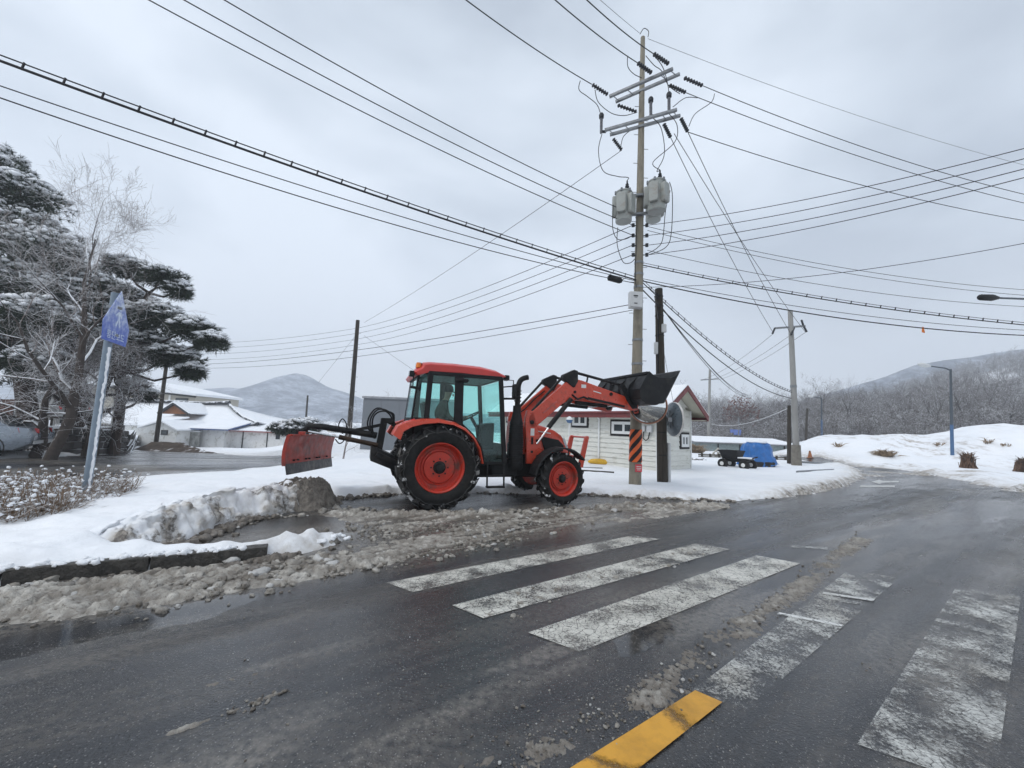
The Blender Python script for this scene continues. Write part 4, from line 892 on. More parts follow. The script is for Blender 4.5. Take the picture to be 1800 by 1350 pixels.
DRV = skinned('person', J, E_, None, None, None, lambda c: 1 if (c[2] > 2.05 or (c[0] > .635 and c[2] > 1.6)) else (2 if c[2] < 1.5 and c[0] > .2 else 0), [M_JKT, M_SKIN, M_TRS])
DRV.location = tuple(TO); DRV.rotation_euler = (0, 0, TA); tag(DRV, 'driver in an olive jacket and dark cap seated in the tractor cab', 'person')
MB().lathe([(.104, -.015), (.110, .04), (.098, .10), (.06, .14), (0, .15)], 18, org=(.268, 0, 2.235)).hexa([(.35, -.07, 2.225), (.43, -.055, 2.215), (.43, .055, 2.215), (.35, .07, 2.225), (.35, -.07, 2.24), (.43, -.055, 2.23), (.43, .055, 2.23), (.35, .07, 2.24)]).build('cap', M_HAIR, DRV)
f_ = MB().lathe([(0, -.03), (.014, -.02), (.018, .0), (.010, .02), (0, .03)], 10, org=(.372, 0, 2.165), axis='z')
for sd_ in (-1, 1): f_.lathe([(0, -.03), (.012, -.02), (.02, 0), (.012, .025), (0, .03)], 8, org=(.265, sd_*.088, 2.17))
f_.build('nose_and_ears', M_SKIN, DRV)
ey = MB()
for sd_ in (-1, 1): ey.box((.352, sd_*.03, 2.19), (.012, .024, .010))
ey.box((.356, 0, 2.118), (.01, .05, .008)).build('eyes_and_mouth', M_HAIR, DRV)
MB().tube([(.15, -.27, 1.52), (.35, -.29, 1.56), (.5, -.27, 1.50)], [.05, .07, .04], 8).build('seat_cover', M_TOWEL, TR)
# ------------------------------------------------------------------ utility poles
M_CONC = mat('pole concrete', (.24, .215, .165), .8, 0, .18, 3, .3, 30, dirt=(.13, .115, .09), dirtamt=.4, stretch=(1, 1, .35))
M_CONC2 = mat('grey pole concrete', (.27, .265, .25), .8, 0, .15, 3, .3, 30, stretch=(1, 1, .35))
M_WOOD = mat('weathered dark pole wood', (.045, .038, .030), .85, 0, .35, 5, .5, 25, stretch=(3, 3, .3))
M_GALV = mat('galvanised steel', (.22, .23, .24), .45, .7, .2, 8)
M_TRF = mat('transformer grey paint', (.30, .315, .295), .45, 0, .10, 4, dirt=(.24, .22, .19), dirtamt=.3)
M_INS = mat('dark polymer insulator', (.025, .027, .032), .4)
M_PORC = mat('grey porcelain', (.10, .10, .11), .3)
M_WIRE = mat('cable sheath', (.022, .022, .024), .55, 0, .2)
M_WIREG = mat('bare aluminium wire', (.14, .145, .15), .45, .5, .2)
M_LTG = mat('cabinet light grey', (.55, .56, .56), .5, 0, .08)
M_ORG = mat('orange reflective sheet', (.78, .13, .02), .4, 0, .08); M_BLKS = mat('black reflective sheet', (.015, .013, .015), .4); M_PINK = mat('red sticker print', (.62, .05, .07), .5)
PB = Gf(1116, 860); PT = D(1130, 66, 11.25)
MP = empty('utility_pole', (PB[0], PB[1], 0), 0, 'tall concrete utility pole with grey transformers, crossarms and an orange striped warning band', 'utility pole')
PD = (PT-np.array([PB[0], PB[1], 0])); PH = PD[2]
def pc(z): return np.array([PD[0]*z/PH, PD[1]*z/PH, z])
def pr_(z): return .165-.0075*z
def pz(py, px=1122): return float(D(px, py, 11.23)[2])
MB().tube([pc(z) for z in (-.1, 3, 6, 9, PH)], [pr_(z) for z in (-.1, 3, 6, 9, PH)], 20).build('shaft', M_CONC, MP)
# warning band with slanted stripes
zb0, zb1 = pz(812), pz(755); band = MB(); n = 24; 
def bandstrip(f0, f1, r_add, name, m):
    mb = MB(); rings = []
    for k in range(49):
        a = -math.pi*1.0+math.pi*k/48*2; dz = (a/math.pi)*.62
        lo = max(zb0, min(zb1, f0+dz)); hi = max(zb0, min(zb1, f1+dz))
        rr = pr_(lo)+r_add; d = np.array([math.sin(a), -math.cos(a), 0])
        rings.append([pc(lo)+d*rr, pc(hi)+d*(pr_(hi)+r_add), pc(hi)+d*(pr_(hi)+r_add-.004), pc(lo)+d*(rr-.004)])
    mb.loft(rings); return mb.build(name, m, MP)
wb = MB().tube([pc(zb0), pc(zb1)], [pr_(zb0)+.006, pr_(zb1)+.006], 24).build('warning_band', M_BLKS, MP)
for k in range(-2, 5): bandstrip(zb0+k*.31+.02, zb0+k*.31+.17, .016, 'warning_stripe', M_ORG)
sk = MB(); z_ = pz(822)
sk.hexa([pc(z_-.10)+np.array([x, y, 0]) for x, y in ((-.05, -.175), (.13, -.165), (.13, -.155), (-.05, -.165))]+[pc(z_+.10)+np.array([x, y, 0]) for x, y in ((-.05, -.175), (.13, -.165), (.13, -.155), (-.05, -.165))]).build('notice_sticker', M_PINK, MP)
for k in range(3):
    MB().box(tuple(pc(z_+.045-.045*k)+np.array([.04, -.182, 0])), (.13-.03*(k == 2), .004, .016), rz=.055).build('sticker_print', M_WHT, MP)
bolt = MB()
for k, z in enumerate(np.arange(2.6, 11.5, .45)):
    s_ = -1 if k % 2 else 1; c = pc(z); bolt.cyl(c+np.array([s_*pr_(z), 0, 0]), c+np.array([s_*(pr_(z)+.12), 0, 0]), .009, n=6)
bolt.build('climbing_bolts', M_GALV, MP)
# bands/straps
stp = MB()
for py in (345, 380, 462, 482, 505, 530, 598, 640): z = pz(py); stp.tube([pc(z-.03), pc(z+.03)], [pr_(z)+.012]*2, 20)
stp.build('strap', M_GALV, MP)
def W(px, py, Y): return D(px, py, Y)-np.array([PB[0], PB[1], 0])
# crossarms: two pairs, running from left-near to right-far
ARMS = [((1071, 170, 10.95), (1183, 121, 10.35)), ((1082, 179, 11.45), (1195, 130, 10.85)), ((1063, 229, 10.95), (1190, 193, 10.35)), ((1072, 237, 11.45), (1196, 203, 10.85))]
for a, b_ in ARMS: MB().bar(W(*a), W(*b_), .075, .075).build('crossarm', M_GALV, MP, bevel=.006)
for (i, j) in ((0, 1), (2, 3)):
    t_ = MB()
    for f in (.05, .28, .8, .95):
        p = W(*ARMS[i][0])*(1-f)+W(*ARMS[i][1])*f; q_ = W(*ARMS[j][0])*(1-f)+W(*ARMS[j][1])*f; t_.cyl(p, q_, .014, n=6)
    t_.build('crossarm_ties', M_GALV, MP)
def insulator(a, b, name='insulator', r=.055):
    a = np.array(a); b = np.array(b); mb = MB(); n = 7; L_ = np.linalg.norm(b-a); pts = []; rad = []
    for k in range(n):
        for f, rr in ((.05, .5), (.35, 1), (.6, .5)): pts.append(a+(b-a)*((k+f)/n)); rad.append(r*rr)
    mb.tube(pts, rad, 10); return mb.build(name, M_INS, MP)
INS = [((1068, 166, 10.95), (1040, 148, 10.6)), ((1086, 185, 11.45), (1120, 197, 11.8)), ((1145, 128, 10.5), (1120, 110, 10.1)), ((1175, 112, 10.3), (1148, 94, 9.9)), ((1203, 137, 10.95), (1236, 151, 11.4)), ((1177, 150, 11.1), (1206, 163, 11.5)),
       ((1078, 244, 11.5), (1093, 264, 11.8)), ((1167, 218, 11.0), (1179, 242, 11.4)), ((1197, 208, 10.9), (1209, 232, 11.3))]
for a, b_ in INS: insulator(W(*a), W(*b_), r=.06)
# cut-out switches standing on the lower arms
for px, py, Y in ((1057, 218, 11.1), (1144, 190, 10.8), (1176, 182, 10.5)):
    p = W(px, py, Y); c_o = MB().cyl(p+np.array([0, 0, -.28]), p+np.array([0, 0, .24]), .042, n=10).build('cutout_switch', M_PORC, MP)
    MB().lathe([(.03, .17), (.07, .19), (.075, .28), (.05, .33), (0, .34)], 12, org=tuple(p)).bar(p+np.array([.02, .0, -.24]), p+np.array([.14, .02, -.22]), .05, .06).build('cap', M_INS, c_o)
# transformers
def trafo(px, py0, py1, Y, r, face):
    top = W(px, py0, Y); bot = W(px, py1, Y); h = top[2]-bot[2]; x, y, z = bot
    tr = MB().lathe([(r*.55, 0.0), (r*.97, .0), (r, .03), (r, h*.93), (r*1.05, h*.94), (r*1.05, h*.98), (r*.9, h), (r*.3, h+.03), (0, h+.035)], 28, org=(x, y, z)).build('transformer', M_TRF, MP, ang=40)
    fb = MB()
    for a in (face, face+1.25, face-1.25):
        d = np.array([math.sin(a), -math.cos(a), 0]); s_ = np.array([math.cos(a), math.sin(a), 0]); c = np.array([x, y, z])
        P = [(-.10, .16), (.10, .16), (.13, .22), (.13, h*.76), (.10, h*.83), (-.10, h*.83), (-.13, h*.76), (-.13, .22)]
        fb.prism(P, lambda p, t, c=c, d=d, s_=s_: tuple(c+d*t+s_*p[0]+np.array([0, 0, p[1]])), r*.8, r+.09)
    fb.build('radiator', M_TRF, tr, bevel=.02)
    lg = MB()
    for k in range(6):
        a = k*1.047; lg.box((x+math.cos(a)*r*1.02, y+math.sin(a)*r*1.02, z+h*.965), (.05, .05, .09))
    lg.build('lid_clamps', M_GALV, tr)
    bz = z+h; ib = MB().lathe([(.03, 0), (.06, .02), (.045, .05), (.065, .08), (.045, .11), (.06, .14), (.04, .17), (.05, .20), (.025, .24), (.02, .32), (0, .33)], 12, org=(x+.08, y-.05, bz)).build('bushing', M_INS, tr)
    return tr, np.array([x+.08, y-.05, bz+.33])
T1, b1_ = trafo(1096, 338, 390, 11.0, .225, -.5); T2, b2_ = trafo(1154, 320, 372, 10.85, .245, -.6); T3, b3_ = trafo(1148, 350, 388, 11.75, .22, .6)
for py in (345, 378):
    MB().bar(W(1100, py, 11.15), W(1150, py-4, 11.05), .10, .07).build('transformer_bracket', M_GALV, MP, bevel=.01)
# cabinet, splice closure, low-voltage racks
cbx = W(1117, 528, 11.0); cab_ = MB().box(tuple(cbx), (.36, .16, .46), rz=.1).build('control_cabinet', M_LTG, MP, bevel=.012)
MB().box(tuple(cbx+np.array([.0, -.09, .0])), (.33, .02, .42), rz=.1).build('cabinet_door', M_LTG, cab_, bevel=.006)
MB().box(tuple(cbx+np.array([-.02, -.104, .10])), (.13, .006, .03), rz=.1).box(tuple(cbx+np.array([-.02, -.104, .06])), (.08, .006, .015), rz=.1).box(tuple(cbx+np.array([-.02, -.104, -.11])), (.09, .006, .025), rz=.1).build('cabinet_lettering', M_PLA, cab_)
rk = MB()
for px, s_ in ((1113, -1), (1137, 1)):
    for py in (396, 414, 431, 448):
        p = W(px, py, 11.2); rk.lathe([(.02, -.05), (.05, -.04), (.035, 0), (.05, .04), (.02, .05)], 10, org=tuple(p)).cyl(p, pc(p[2]), .014, n=6)
rk.build('rack_insulators', M_INS, MP)
def loop(pts, r=.011):
    P = [np.array(p) for p in pts]; out_ = []
    for i in range(len(P)-1):       # Catmull-Rom
        p0 = P[max(i-1, 0)]; p1 = P[i]; p2 = P[i+1]; p3 = P[min(i+2, len(P)-1)]
        for t_ in np.linspace(0, 1, 7)[:-1]: out_.append(.5*((2*p1)+(-p0+p2)*t_+(2*p0-5*p1+4*p2-p3)*t_**2+(-p0+3*p1-3*p2+p3)*t_**3))
    out_.append(P[-1]); MB().tube(out_, r, 5).build('jumper_wire', M_WIRE, MP)
loop([W(1020, 142, 10.5), W(1018, 158, 10.7), W(1033, 170, 10.9), W(1050, 185, 11), W(1057, 207, 11.1)])
loop([W(1046, 158, 10.6), W(1052, 180, 11), W(1075, 199, 11.4), W(1098, 203, 11.7), W(1120, 197, 11.8)])
loop([W(1103, 100, 10.2), W(1104, 118, 10.5), W(1114, 130, 10.8), W(1128, 137, 10.9)])
loop([W(1148, 96, 10), W(1165, 118, 10.5), W(1174, 150, 10.5), W(1176, 170, 10.5)])
loop([W(1135, 98, 10.5), W(1150, 115, 10.6), W(1163, 125, 10.7), W(1175, 150, 11), W(1195, 165, 11.5)])
loop([W(1256, 165, 11.5), W(1250, 180, 11.4), W(1222, 200, 11.3), W(1211, 222, 11.3)])
loop([W(1226, 172, 11.5), W(1205, 172, 11), W(1183, 188, 10.6)])
loop([W(1058, 236, 11.1), W(1052, 265, 11), W(1060, 300, 10.9), W(1085, 310, 10.9), W(1104, 312, 10.9), b1_])
loop([W(1176, 200, 10.5), W(1190, 220, 10.6), W(1186, 250, 10.6), W(1148, 285, 10.7), b2_])
loop([W(1145, 205, 10.8), W(1162, 225, 10.8), W(1168, 270, 10.8), W(1155, 300, 10.7), b2_])
loop([W(1091, 258, 11.7), W(1096, 240, 11.6), W(1110, 228, 11.3), W(1120, 222, 11.2)])
loop([W(1125, 60, 11.1), W(1132, 50, 11.1), W(1140, 55, 11.1), W(1139, 65, 11.1)])
loop([W(1078, 360, 10.8), W(1077, 400, 10.8), W(1085, 420, 11), W(1100, 420, 11.1), W(1112, 414, 11.2)])
loop([W(1177, 320, 10.8), W(1182, 345, 10.8), W(1180, 410, 10.9), W(1170, 435, 11), W(1140, 448, 11.2)])
loop([W(1178, 335, 10.8), W(1170, 370, 10.8), W(1165, 420, 10.9), W(1155, 436, 11), W(1138, 446, 11.2)])
loop([W(1086, 400, 11), W(1085, 430, 11), W(1095, 460, 11), W(1108, 462, 11.1), W(1116, 455, 11.2)])
loop([W(1118, 400, 11.05), W(1119, 430, 11.05), W(1117, 470, 11.05), W(1118, 505, 11.05)])

# second, dark timber pole with the traffic mirrors
WB = Gf(1165, 856); WT = D(1158, 508, 11.95)
WP = empty('timber_pole', (WB[0], WB[1], 0), 0, 'dark wooden pole in the snow beside the concrete utility pole', 'pole')
wt = WT-np.array([WB[0], WB[1], 0]); MB().tube([(0, 0, -.1), wt*.5, wt], [.155, .13, .11], 14).build('shaft', M_WOOD, WP)
MB().tube([(.17, -.03, 0), (.17, -.03, 1.25)], .05, 10).build('cable_guard', M_LTG, WP)
for px, py, w_, h_ in ((1167, 577, .13, .25), (1153, 612, .10, .35)): p = D(px, py, 11.8)-np.array([WB[0], WB[1], 0]); MB().box(tuple(p), (w_, .1, h_)).build('junction_box', M_LTG, WP, bevel=.015)
wc = MB()
for dx, r_ in ((-.15, .018), (-.12, .012)): wc.tube([(dx, -.05, 3.2), (dx*1.05, -.06, 4.2), (dx*.9, -.06, 5.2), wt*.98+np.array([dx*.7, -.05, 0])], r_, 6)
for z in (.9, 1.55, 4.4, 5.0, 5.3, 5.6): wc.tube([wt*(z/wt[2])+np.array([0, 0, -.015]), wt*(z/wt[2])+np.array([0, 0, .015])], .152-.005*z, 14)
wc.build('cables_and_straps', M_BLK, WP)
t = NT('convex mirror'); t.bsdf((.78, .80, .80), .03, 1.0); M_MIR = t.m
M_MBK = mat('mirror housing grey', (.10, .125, .145), .35, .2, .15, 5); M_RIMO = mat('faded orange mirror rim', (.55, .25, .16), .5, 0, .1); M_RIMW = mat('pale mirror rim', (.6, .58, .55), .5)
def mirror(c, dirv, r, label, front):
    dirv = np.array(dirv, float); dirv /= np.linalg.norm(dirv)
    o = empty('traffic_mirror', tuple(c), 0, label, 'traffic mirror'); o.rotation_mode = 'QUATERNION'; o.rotation_quaternion = Vector(dirv).to_track_quat('Z', 'Y')
    dome = [(r*math.sin(a)/math.sin(.52), (math.cos(a)-math.cos(.52))*r/math.sin(.52)) for a in np.linspace(.52, 0.0, 12)]
    MB().lathe(dome, 48).build('mirror_face', M_MIR, o, ang=60)
    MB().lathe([(r*.985, -.02), (r*1.03, -.02), (r*1.04, .01), (r*1.03, .035), (r*.985, .03)], 48, close=True).build('rim', M_RIMO if front else M_RIMW, o)
    MB().lathe([(0, -.13), (r*.5, -.11), (r*.9, -.06), (r*1.0, -.02)], 40).build('back_shell', M_MBK, o)
    q = MB()
    for k in range(4): a = k*math.pi/4*1; q.bar((-r*.55*math.cos(a), -r*.55*math.sin(a), -.125), (r*.55*math.cos(a), r*.55*math.sin(a), -.125), .02, .02)
    q.cyl((0, 0, -.11), (0, 0, -.2), .04)
    q.build('back_rib', M_GALV, o); return o
c1 = D(1139, 713, 10.75); MIR1 = mirror(c1, (-.30, -1, -.10), .47, 'round convex traffic mirror facing the crossing, in front of the concrete pole', True)
c2 = D(1184, 737, 11.95); MIR2 = mirror(c2, (.985, .16, .02), .485, 'round traffic mirror turned edgeways, its grey back towards the road', False)
MB().cyl(c1+np.array([.05, .15, 0])-np.array([*c1]), np.array([WB[0]-.1, WB[1]-.1, c1[2]-.15])-c1, .028, n=10).build('bracket', M_GALV, None).location = tuple(c1)
_b = bpy.data.objects['bracket']; _b.parent = MIR1; _b.matrix_parent_inverse = Matrix.LocRotScale(MIR1.location, MIR1.rotation_quaternion, None).inverted()
b2 = MB().cyl((0, 0, 0), tuple(np.array([WB[0]+.02, WB[1]-.05, c2[2]-.02])-c2), .03, n=10).box(tuple((np.array([WB[0]+.15, WB[1]-.1, c2[2]-.02])-c2)), (.12, .14, .12)).build('bracket', M_GALV, None); b2.location = tuple(c2)
b2.parent = MIR2; b2.matrix_parent_inverse = Matrix.LocRotScale(MIR2.location, MIR2.rotation_quaternion, None).inverted()

# other poles
def wood_pole(px, py, topx, topy, Y, r, label, m=M_WOOD, arms=(), group=None, name='timber_pole', base=None):
    b = D(px, py, Y); t_ = D(topx, topy, Y); b[2] = float(gz(b[0], b[1]))
    o = empty(name, tuple(b), 0, label, 'pole', group); v = t_-b
    MB().tube([(0, 0, -.3), v*.5, v], [r, r*.88, r*.74], 12).build('shaft', m, o)
    for (ax0, ay0, ax1, ay1) in arms: MB().bar(D(ax0, ay0, Y)-b, D(ax1, ay1, Y)-b, .09, .09).build('crossarm', M_GALV, o)
    return o, b, t_
p614, p614b, p614t = wood_pole(612, 782, 629, 563, 27.5, .17, 'lone dark timber pole standing behind the rear blade, left of the grey shed')
st_ = MB()
for k, z in enumerate(np.arange(2.5, 8, .5)): v = (p614t-p614b)*(z/(p614t-p614b)[2]); st_.cyl(v, v+np.array([.28*(-1)**k, 0, 0]), .012, n=5)
st_.build('climbing_bolts', M_GALV, p614)
p274, p274b, p274t = wood_pole(274, 779, 294, 630, 30, .15, 'dark timber pole on the lane edge in front of the snowy tiled roof')
wood_pole(538, 740, 541, 695, 60, .16, 'short thin dark pole out in the fields below the mountain')
p212, _, _ = wood_pole(197, 762, 213, 655, 27, .16, 'grey concrete pole between the pine trunk and the tiled house', M_CONC2, name='concrete_pole')
# right-hand concrete pole with crossarm
p1396, p1396b, p1396t = wood_pole(1401, 822, 1389, 546, 21.3, .155, 'grey concrete pole with a single crossarm near the blue tarpaulin', M_CONC2, [(1362, 577, 1415, 573)], name='concrete_pole')
zq = p1396t-p1396b
for px, py, qx, qy in ((1362, 577, 1358, 586), (1396, 576, 1391, 588), (1413, 574, 1418, 583), (1412, 572, 1409, 563)): MB().tube([D(px, py, 21.3)-p1396b, D(qx, qy, 21.1)-p1396b], .05, 8).build('insulator', M_INS, p1396)
MB().tube([zq*.50, zq*.515], [.155, .155], 12).build('steel_band', M_GALV, p1396)
MB().tube([(-.02, 0, -.1), (-.02, 0, 1.15)], [.24, .21], 14).build('pole_footing', mat('old timber footing', (.16, .145, .12), .9, 0, .3, 6), p1396)
wood_pole(1387, 815, 1387, 713, 22, .11, 'thin dark pole leaning close against the grey concrete pole'); wood_pole(1417, 800, 1419, 718, 40, .12, 'thin dark pole rising from the snow bank foot')
wood_pole(1245, 792, 1248, 650, 38, .14, 'slim grey pole with a small crossarm behind the white house gable', M_CONC2, [(1232, 668, 1262, 666)], name='concrete_pole')
wood_pole(1297, 790, 1299, 733, 42, .07, 'thin steel pole carrying a small blue street sign', M_GALV, name='sign_pole')

# street lamps
M_LPOST = mat('lamp post dark grey', (.06, .075, .09), .45, .3, .1); M_LBLU = mat('lamp post blue base', (.05, .12, .24), .45, .1, .15)
def lamp(px, py, tx, ty, hx, hy, Y, label, split=.38, name='street_lamp'):
    b = D(px, py, Y); t_ = D(tx, ty, Y); b[2] = float(gz(b[0], b[1]))+.0; h_ = D(hx, hy, Y-.4); o = empty(name, tuple(b), 0, label, 'street lamp'); v = t_-b
    MB().tube([(0, 0, -.2), v*split], [.095, .085], 14).build('base', M_LBLU, o); MB().tube([v*split, v], [.078, .06], 14).build('post', M_LPOST, o)
    MB().tube([v*.985, v*.985+(h_-t_)*.2+np.array([0, 0, .1]), v+(h_-t_)*.8], [.05, .045, .04], 8).build('arm', M_LPOST, o)
    a = v+(h_-t_)*.78; e = v+(h_-t_)*1.25; MB().tube([a, a+(e-a)*.25, a+(e-a)*.7, e], [.05, .13, .14, .04], 10).build('lamp_head', M_LTG, o); return o
lamp(1675, 822, 1671, 649, 1625, 642, 26.3, 'tall single-arm street lamp with a blue base beside the snow bank')
lamp(1446, 808, 1444, 700, 1425, 697, 44, 'distant street lamp with a blue base at the bend of the road', .45)
# ------------------------------------------------------------------ overhead wires: (x, y, depth) ends, sag in metres
def wire(a, b, sag, r, label, group=None, m=M_WIRE, wrap=0, name='overhead_wire'):
    r *= .8
    A = np.array(D(*a)) if len(a) == 3 and not isinstance(a, np.ndarray) else a; B = np.array(D(*b)) if not isinstance(b, np.ndarray) else b
    n = 28; pts = [A*(1-t_)+B*t_-np.array([0, 0, sag*4*t_*(1-t_)]) for t_ in np.linspace(0, 1, n+1)]
    L_ = np.linalg.norm(B-A)
    if wrap:
        o = empty(name, tuple(A), 0, label, 'cable', group); pr2 = [p-A for p in pts]
        MB().tube(pr2, r, 6).build('cable', m, o); MB().tube([p+np.array([0, 0, wrap]) for p in pr2], r*.55, 5).build('messenger_wire', m, o)
        hg = MB(); k = int(L_/.42)
        for i in range(1, k):
            t_ = i/k; p = A*(1-t_)+B*t_-np.array([0, 0, sag*4*t_*(1-t_)])-A; hg.bar(p+np.array([0, 0, -r]), p+np.array([.03, 0, wrap+.01]), .022, .018)
        hg.build('spacer_clips', m, o)['kind'] = 'stuff'
    else:
        o = MB().tube([p-A for p in pts], r, 6).build(name, m, None); o.location = tuple(A); tag(o, label, 'cable', group)
    return o
O3 = ['topmost', 'middle', 'lowest']
ORD = ['topmost', 'second from the top', 'third from the top', 'lowest']
# high conductors over the road to the upper-left
g1 = 'high conductors running up from the crossarms over the road'
for a, b in (((760, -45, 7.2), (1040, 148, 10.6)), ((920, -50, 6.9), (1120, 110, 10.1)), ((980, -50, 6.7), (1148, 94, 9.9))):
    wire(a, b, .10, .016, 'high bare conductor running from the upper crossarm insulators out over the road', g1)
wire((1010, -40, 8), (1124, 58, 11.1), .02, .008, 'thin earth wire from the tip of the utility pole out over the road', None, M_WIREG)
wire((1139, 68, 11.2), (1860, 305, 15), .3, .008, 'thin pale earth wire from the pole tip towards the wooded hill', None, M_WIREG)
g2 = 'three conductors running from the crossarms along the bending road'
for i_, (a, b) in enumerate((((1236, 151, 11.4), (1870, 357, 14.5)), ((1206, 163, 11.5), (1870, 372, 15)), ((1209, 232, 11.3), (1870, 398, 15)))):
    wire(a, b, .35, .014, 'bare conductor from a crossarm towards the wooded hill, '+O3[i_]+' of three', g2)
g3 = 'long wires from the low rack over the corner towards the pines'
for i_, (a, b) in enumerate((((310, -50, 6.0), (1116, 378, 11.2)), ((235, -50, 6.0), (1113, 396, 11.2)), ((170, -50, 6.0), (1111, 413, 11.2)))):
    wire(a, b, .22, .013, 'long wire from the low rack passing high over the snowy corner, '+O3[i_]+' of three', g3)
g4 = 'four low-voltage wires running back to the lone timber pole'
for i_, (a, py) in enumerate(((396, 577), (414, 586), (431, 596), (448, 606))):
    wire((1112, a, 11.2), (627, py, 27.5), .35, .012, 'low-voltage wire between the rack and the lone timber pole, '+ORD[i_]+' of four', g4)
    wire((627, py, 27.5), (330, py+26, 36), .3, .012, 'wire from the lone timber pole over the village roofs, '+ORD[i_]+' of four', 'wires from the lone timber pole over the village')
g5 = 'four low-voltage wires rising over the road from the right of the rack'
for i_, (a, py) in enumerate(((396, 252), (414, 270), (431, 288), (448, 303))):
    wire((1138, a, 11.2), (1880, py-12, 6.5), .18, .010, 'low-voltage wire rising from the rack over the road bend, '+ORD[i_]+' of four', g5)
g6 = 'thin wires from the rack along the road'
for i_, (a, py) in enumerate(((398, 520), (405, 530), (440, 548))):
    wire((1138, a, 11.2), (1880, py-6, 13), .35, .009, 'thin wire from the rack sagging along the road bend, '+O3[i_]+' of three', g6)
wire((1880, 412, 8), (1130, 505, 11.4), .25, .009, 'single service drop crossing the other wires above the timber pole')
# telecom bundles
wire((-40, 92, 5.2), (1118, 492, 11.1), .12, .024, 'thick lashed telephone cable slung from the pole over the corner sign', None, M_WIRE, .085)
wire((-40, 137, 5.4), (1118, 494, 11.15), .17, .011, 'thin upper telephone wire just under the thick lashed cable'); wire((-40, 158, 5.3), (1118, 498, 11.15), .26, .012, 'lowest telephone wire sagging below the thick lashed cable')
wire((1130, 466, 11.2), (1880, 578, 11.5), .22, .018, 'lashed telephone cable with spacers running right over the road bend', None, M_WIRE, .07)
wire((1130, 494, 11.2), (1880, 592, 12.5), .35, .020, 'sagging thick telephone cable carrying a small yellow tag'); wire((1130, 490, 11.25), (1880, 584, 12.6), .28, .010, 'thin telephone wire beside the sagging tagged cable')
wire((1130, 497, 11.2), (1392, 690, 21.2), .45, .018, 'lashed cable with spacers dropping from the pole to the grey concrete pole', None, M_WIRE, .09)
wire((1130, 510, 11.2), (1392, 700, 21.3), .6, .022, 'thick cable sagging from the pole towards the grey concrete pole')
g7 = 'cables fanning from the timber pole towards the wood'
for r_, b in ((.022, (1315, 695, 30)), (.016, (1308, 697, 30)), (.012, (1318, 700, 30))): wire((1163, 540, 11.9), b, .5, r_, 'cable fanning down from the timber pole towards the bare wood', g7)
g8 = 'conductors from the lower crossarm to the grey concrete pole'
for a, b in (((1179, 242, 11.4), (1360, 586, 21.1)), ((1209, 232, 11.3), (1391, 588, 21.1)), ((1185, 235, 11.3), (1416, 584, 21.1))): wire(a, b, .25, .013, 'conductor dropping steeply from the lower crossarm to the grey concrete pole', g8)
g9 = 'wires from the grey concrete pole back to the slim pole'
for a, b in (((1360, 586, 21.1), (1234, 668, 38)), ((1391, 588, 21.1), (1248, 668, 38)), ((1416, 584, 21.1), (1262, 668, 38))): wire(a, b, .3, .012, 'wire from the grey crossarm pole to the slim pole behind the house', g9)
wire((1093, 264, 11.8), (640, 567, 27.4), .2, .011, 'single conductor from the lower crossarm down to the lone timber pole top')
wire((1110, 535, 11.1), (300, 640, 30), .5, .013, 'dark house service cable from the control cabinet to the lane pole', 'pair of service cables to the lane pole'); wire((1112, 545, 11.1), (300, 645, 30), .62, .011, 'dark house service cable from the control cabinet to the lane pole', 'pair of service cables to the lane pole')
wire((1388, 716, 22), (1250, 745, 38), .5, .02, 'snow covered low wire strung between two poles before the wood', None, mat('snowy wire', (.6, .6, .6), .8)); wire((1444, 702, 44), (1880, 660, 30), .5, .012, 'pale thin wire across the front of the wooded hill', None, M_WIREG)
wire((640, 590, 27.4), (726, 650, 29), .02, .012, 'stay wire slanting down from the lone timber pole', 'stay wires of the lone timber pole', M_WIREG); wire((629, 585, 27.5), (560, 672, 33), .02, .012, 'stay wire slanting down from the lone timber pole', 'stay wires of the lone timber pole', M_WIREG)
wire((1140, 505, 11.2), (1160, 520, 11.9), .02, .01, 'short link cable between the concrete pole and the timber pole'); wire((1150, 520, 11.3), (1190, 740, 15.2), .1, .008, 'thin service wire dropping from the poles to the white house wall', None, M_WIREG)
# splice closure hanging on the bundle, tag, far lamp head reaching in from the right
sp = D(1081, 491, 10.8); so = empty('splice_closure', tuple(sp), 0, 'black splice closure hanging on the telephone cable beside the pole', 'splice closure')
MB().tube([(-.20, 0, .05), (-.17, 0, .045), (.14, 0, -.03), (.2, 0, -.05)], [.04, .085, .085, .04], 12).build('body', M_BLK, so, bevel=.005)
MB().cyl((-.1, 0, .04), (-.12, 0, .2), .01, n=6).cyl((.1, 0, 0), (.14, 0, .14), .01, n=6).cyl((.15, 0, -.04), (.30, 0, .06), .012, n=6).build('hanger', M_GALV, so)
tg = MB().hexa([(-.03, -.01, -.14), (.05, -.01, -.16), (.05, .01, -.16), (-.03, .01, -.14), (-.02, -.01, .02), (.025, -.01, .02), (.025, .01, .02), (-.02, .01, .02)]).build('cable_tag', M_AMB, None); tg.location = tuple(D(1622, 576, 12.2)); tag(tg, 'small yellow marker tag hanging on a telephone cable', 'tag')
b = Gf(2060, 880); lo = empty('street_lamp', (b[0], b[1], 0), 0, 'street lamp whose arm and flat head reach in over the road', 'street lamp')
hd = D(1735, 523, 12)-np.array([b[0], b[1], 0]); tp = D(1990, 520, 12.5)-np.array([b[0], b[1], 0]); tp = np.array([.0, 0, tp[2]])
MB().tube([(0, 0, 0), tp], [.12, .07], 12).build('post', M_LPOST, lo); MB().tube([tp, hd+(tp-hd)*.08], [.05, .03], 8).build('arm', M_LPOST, lo)
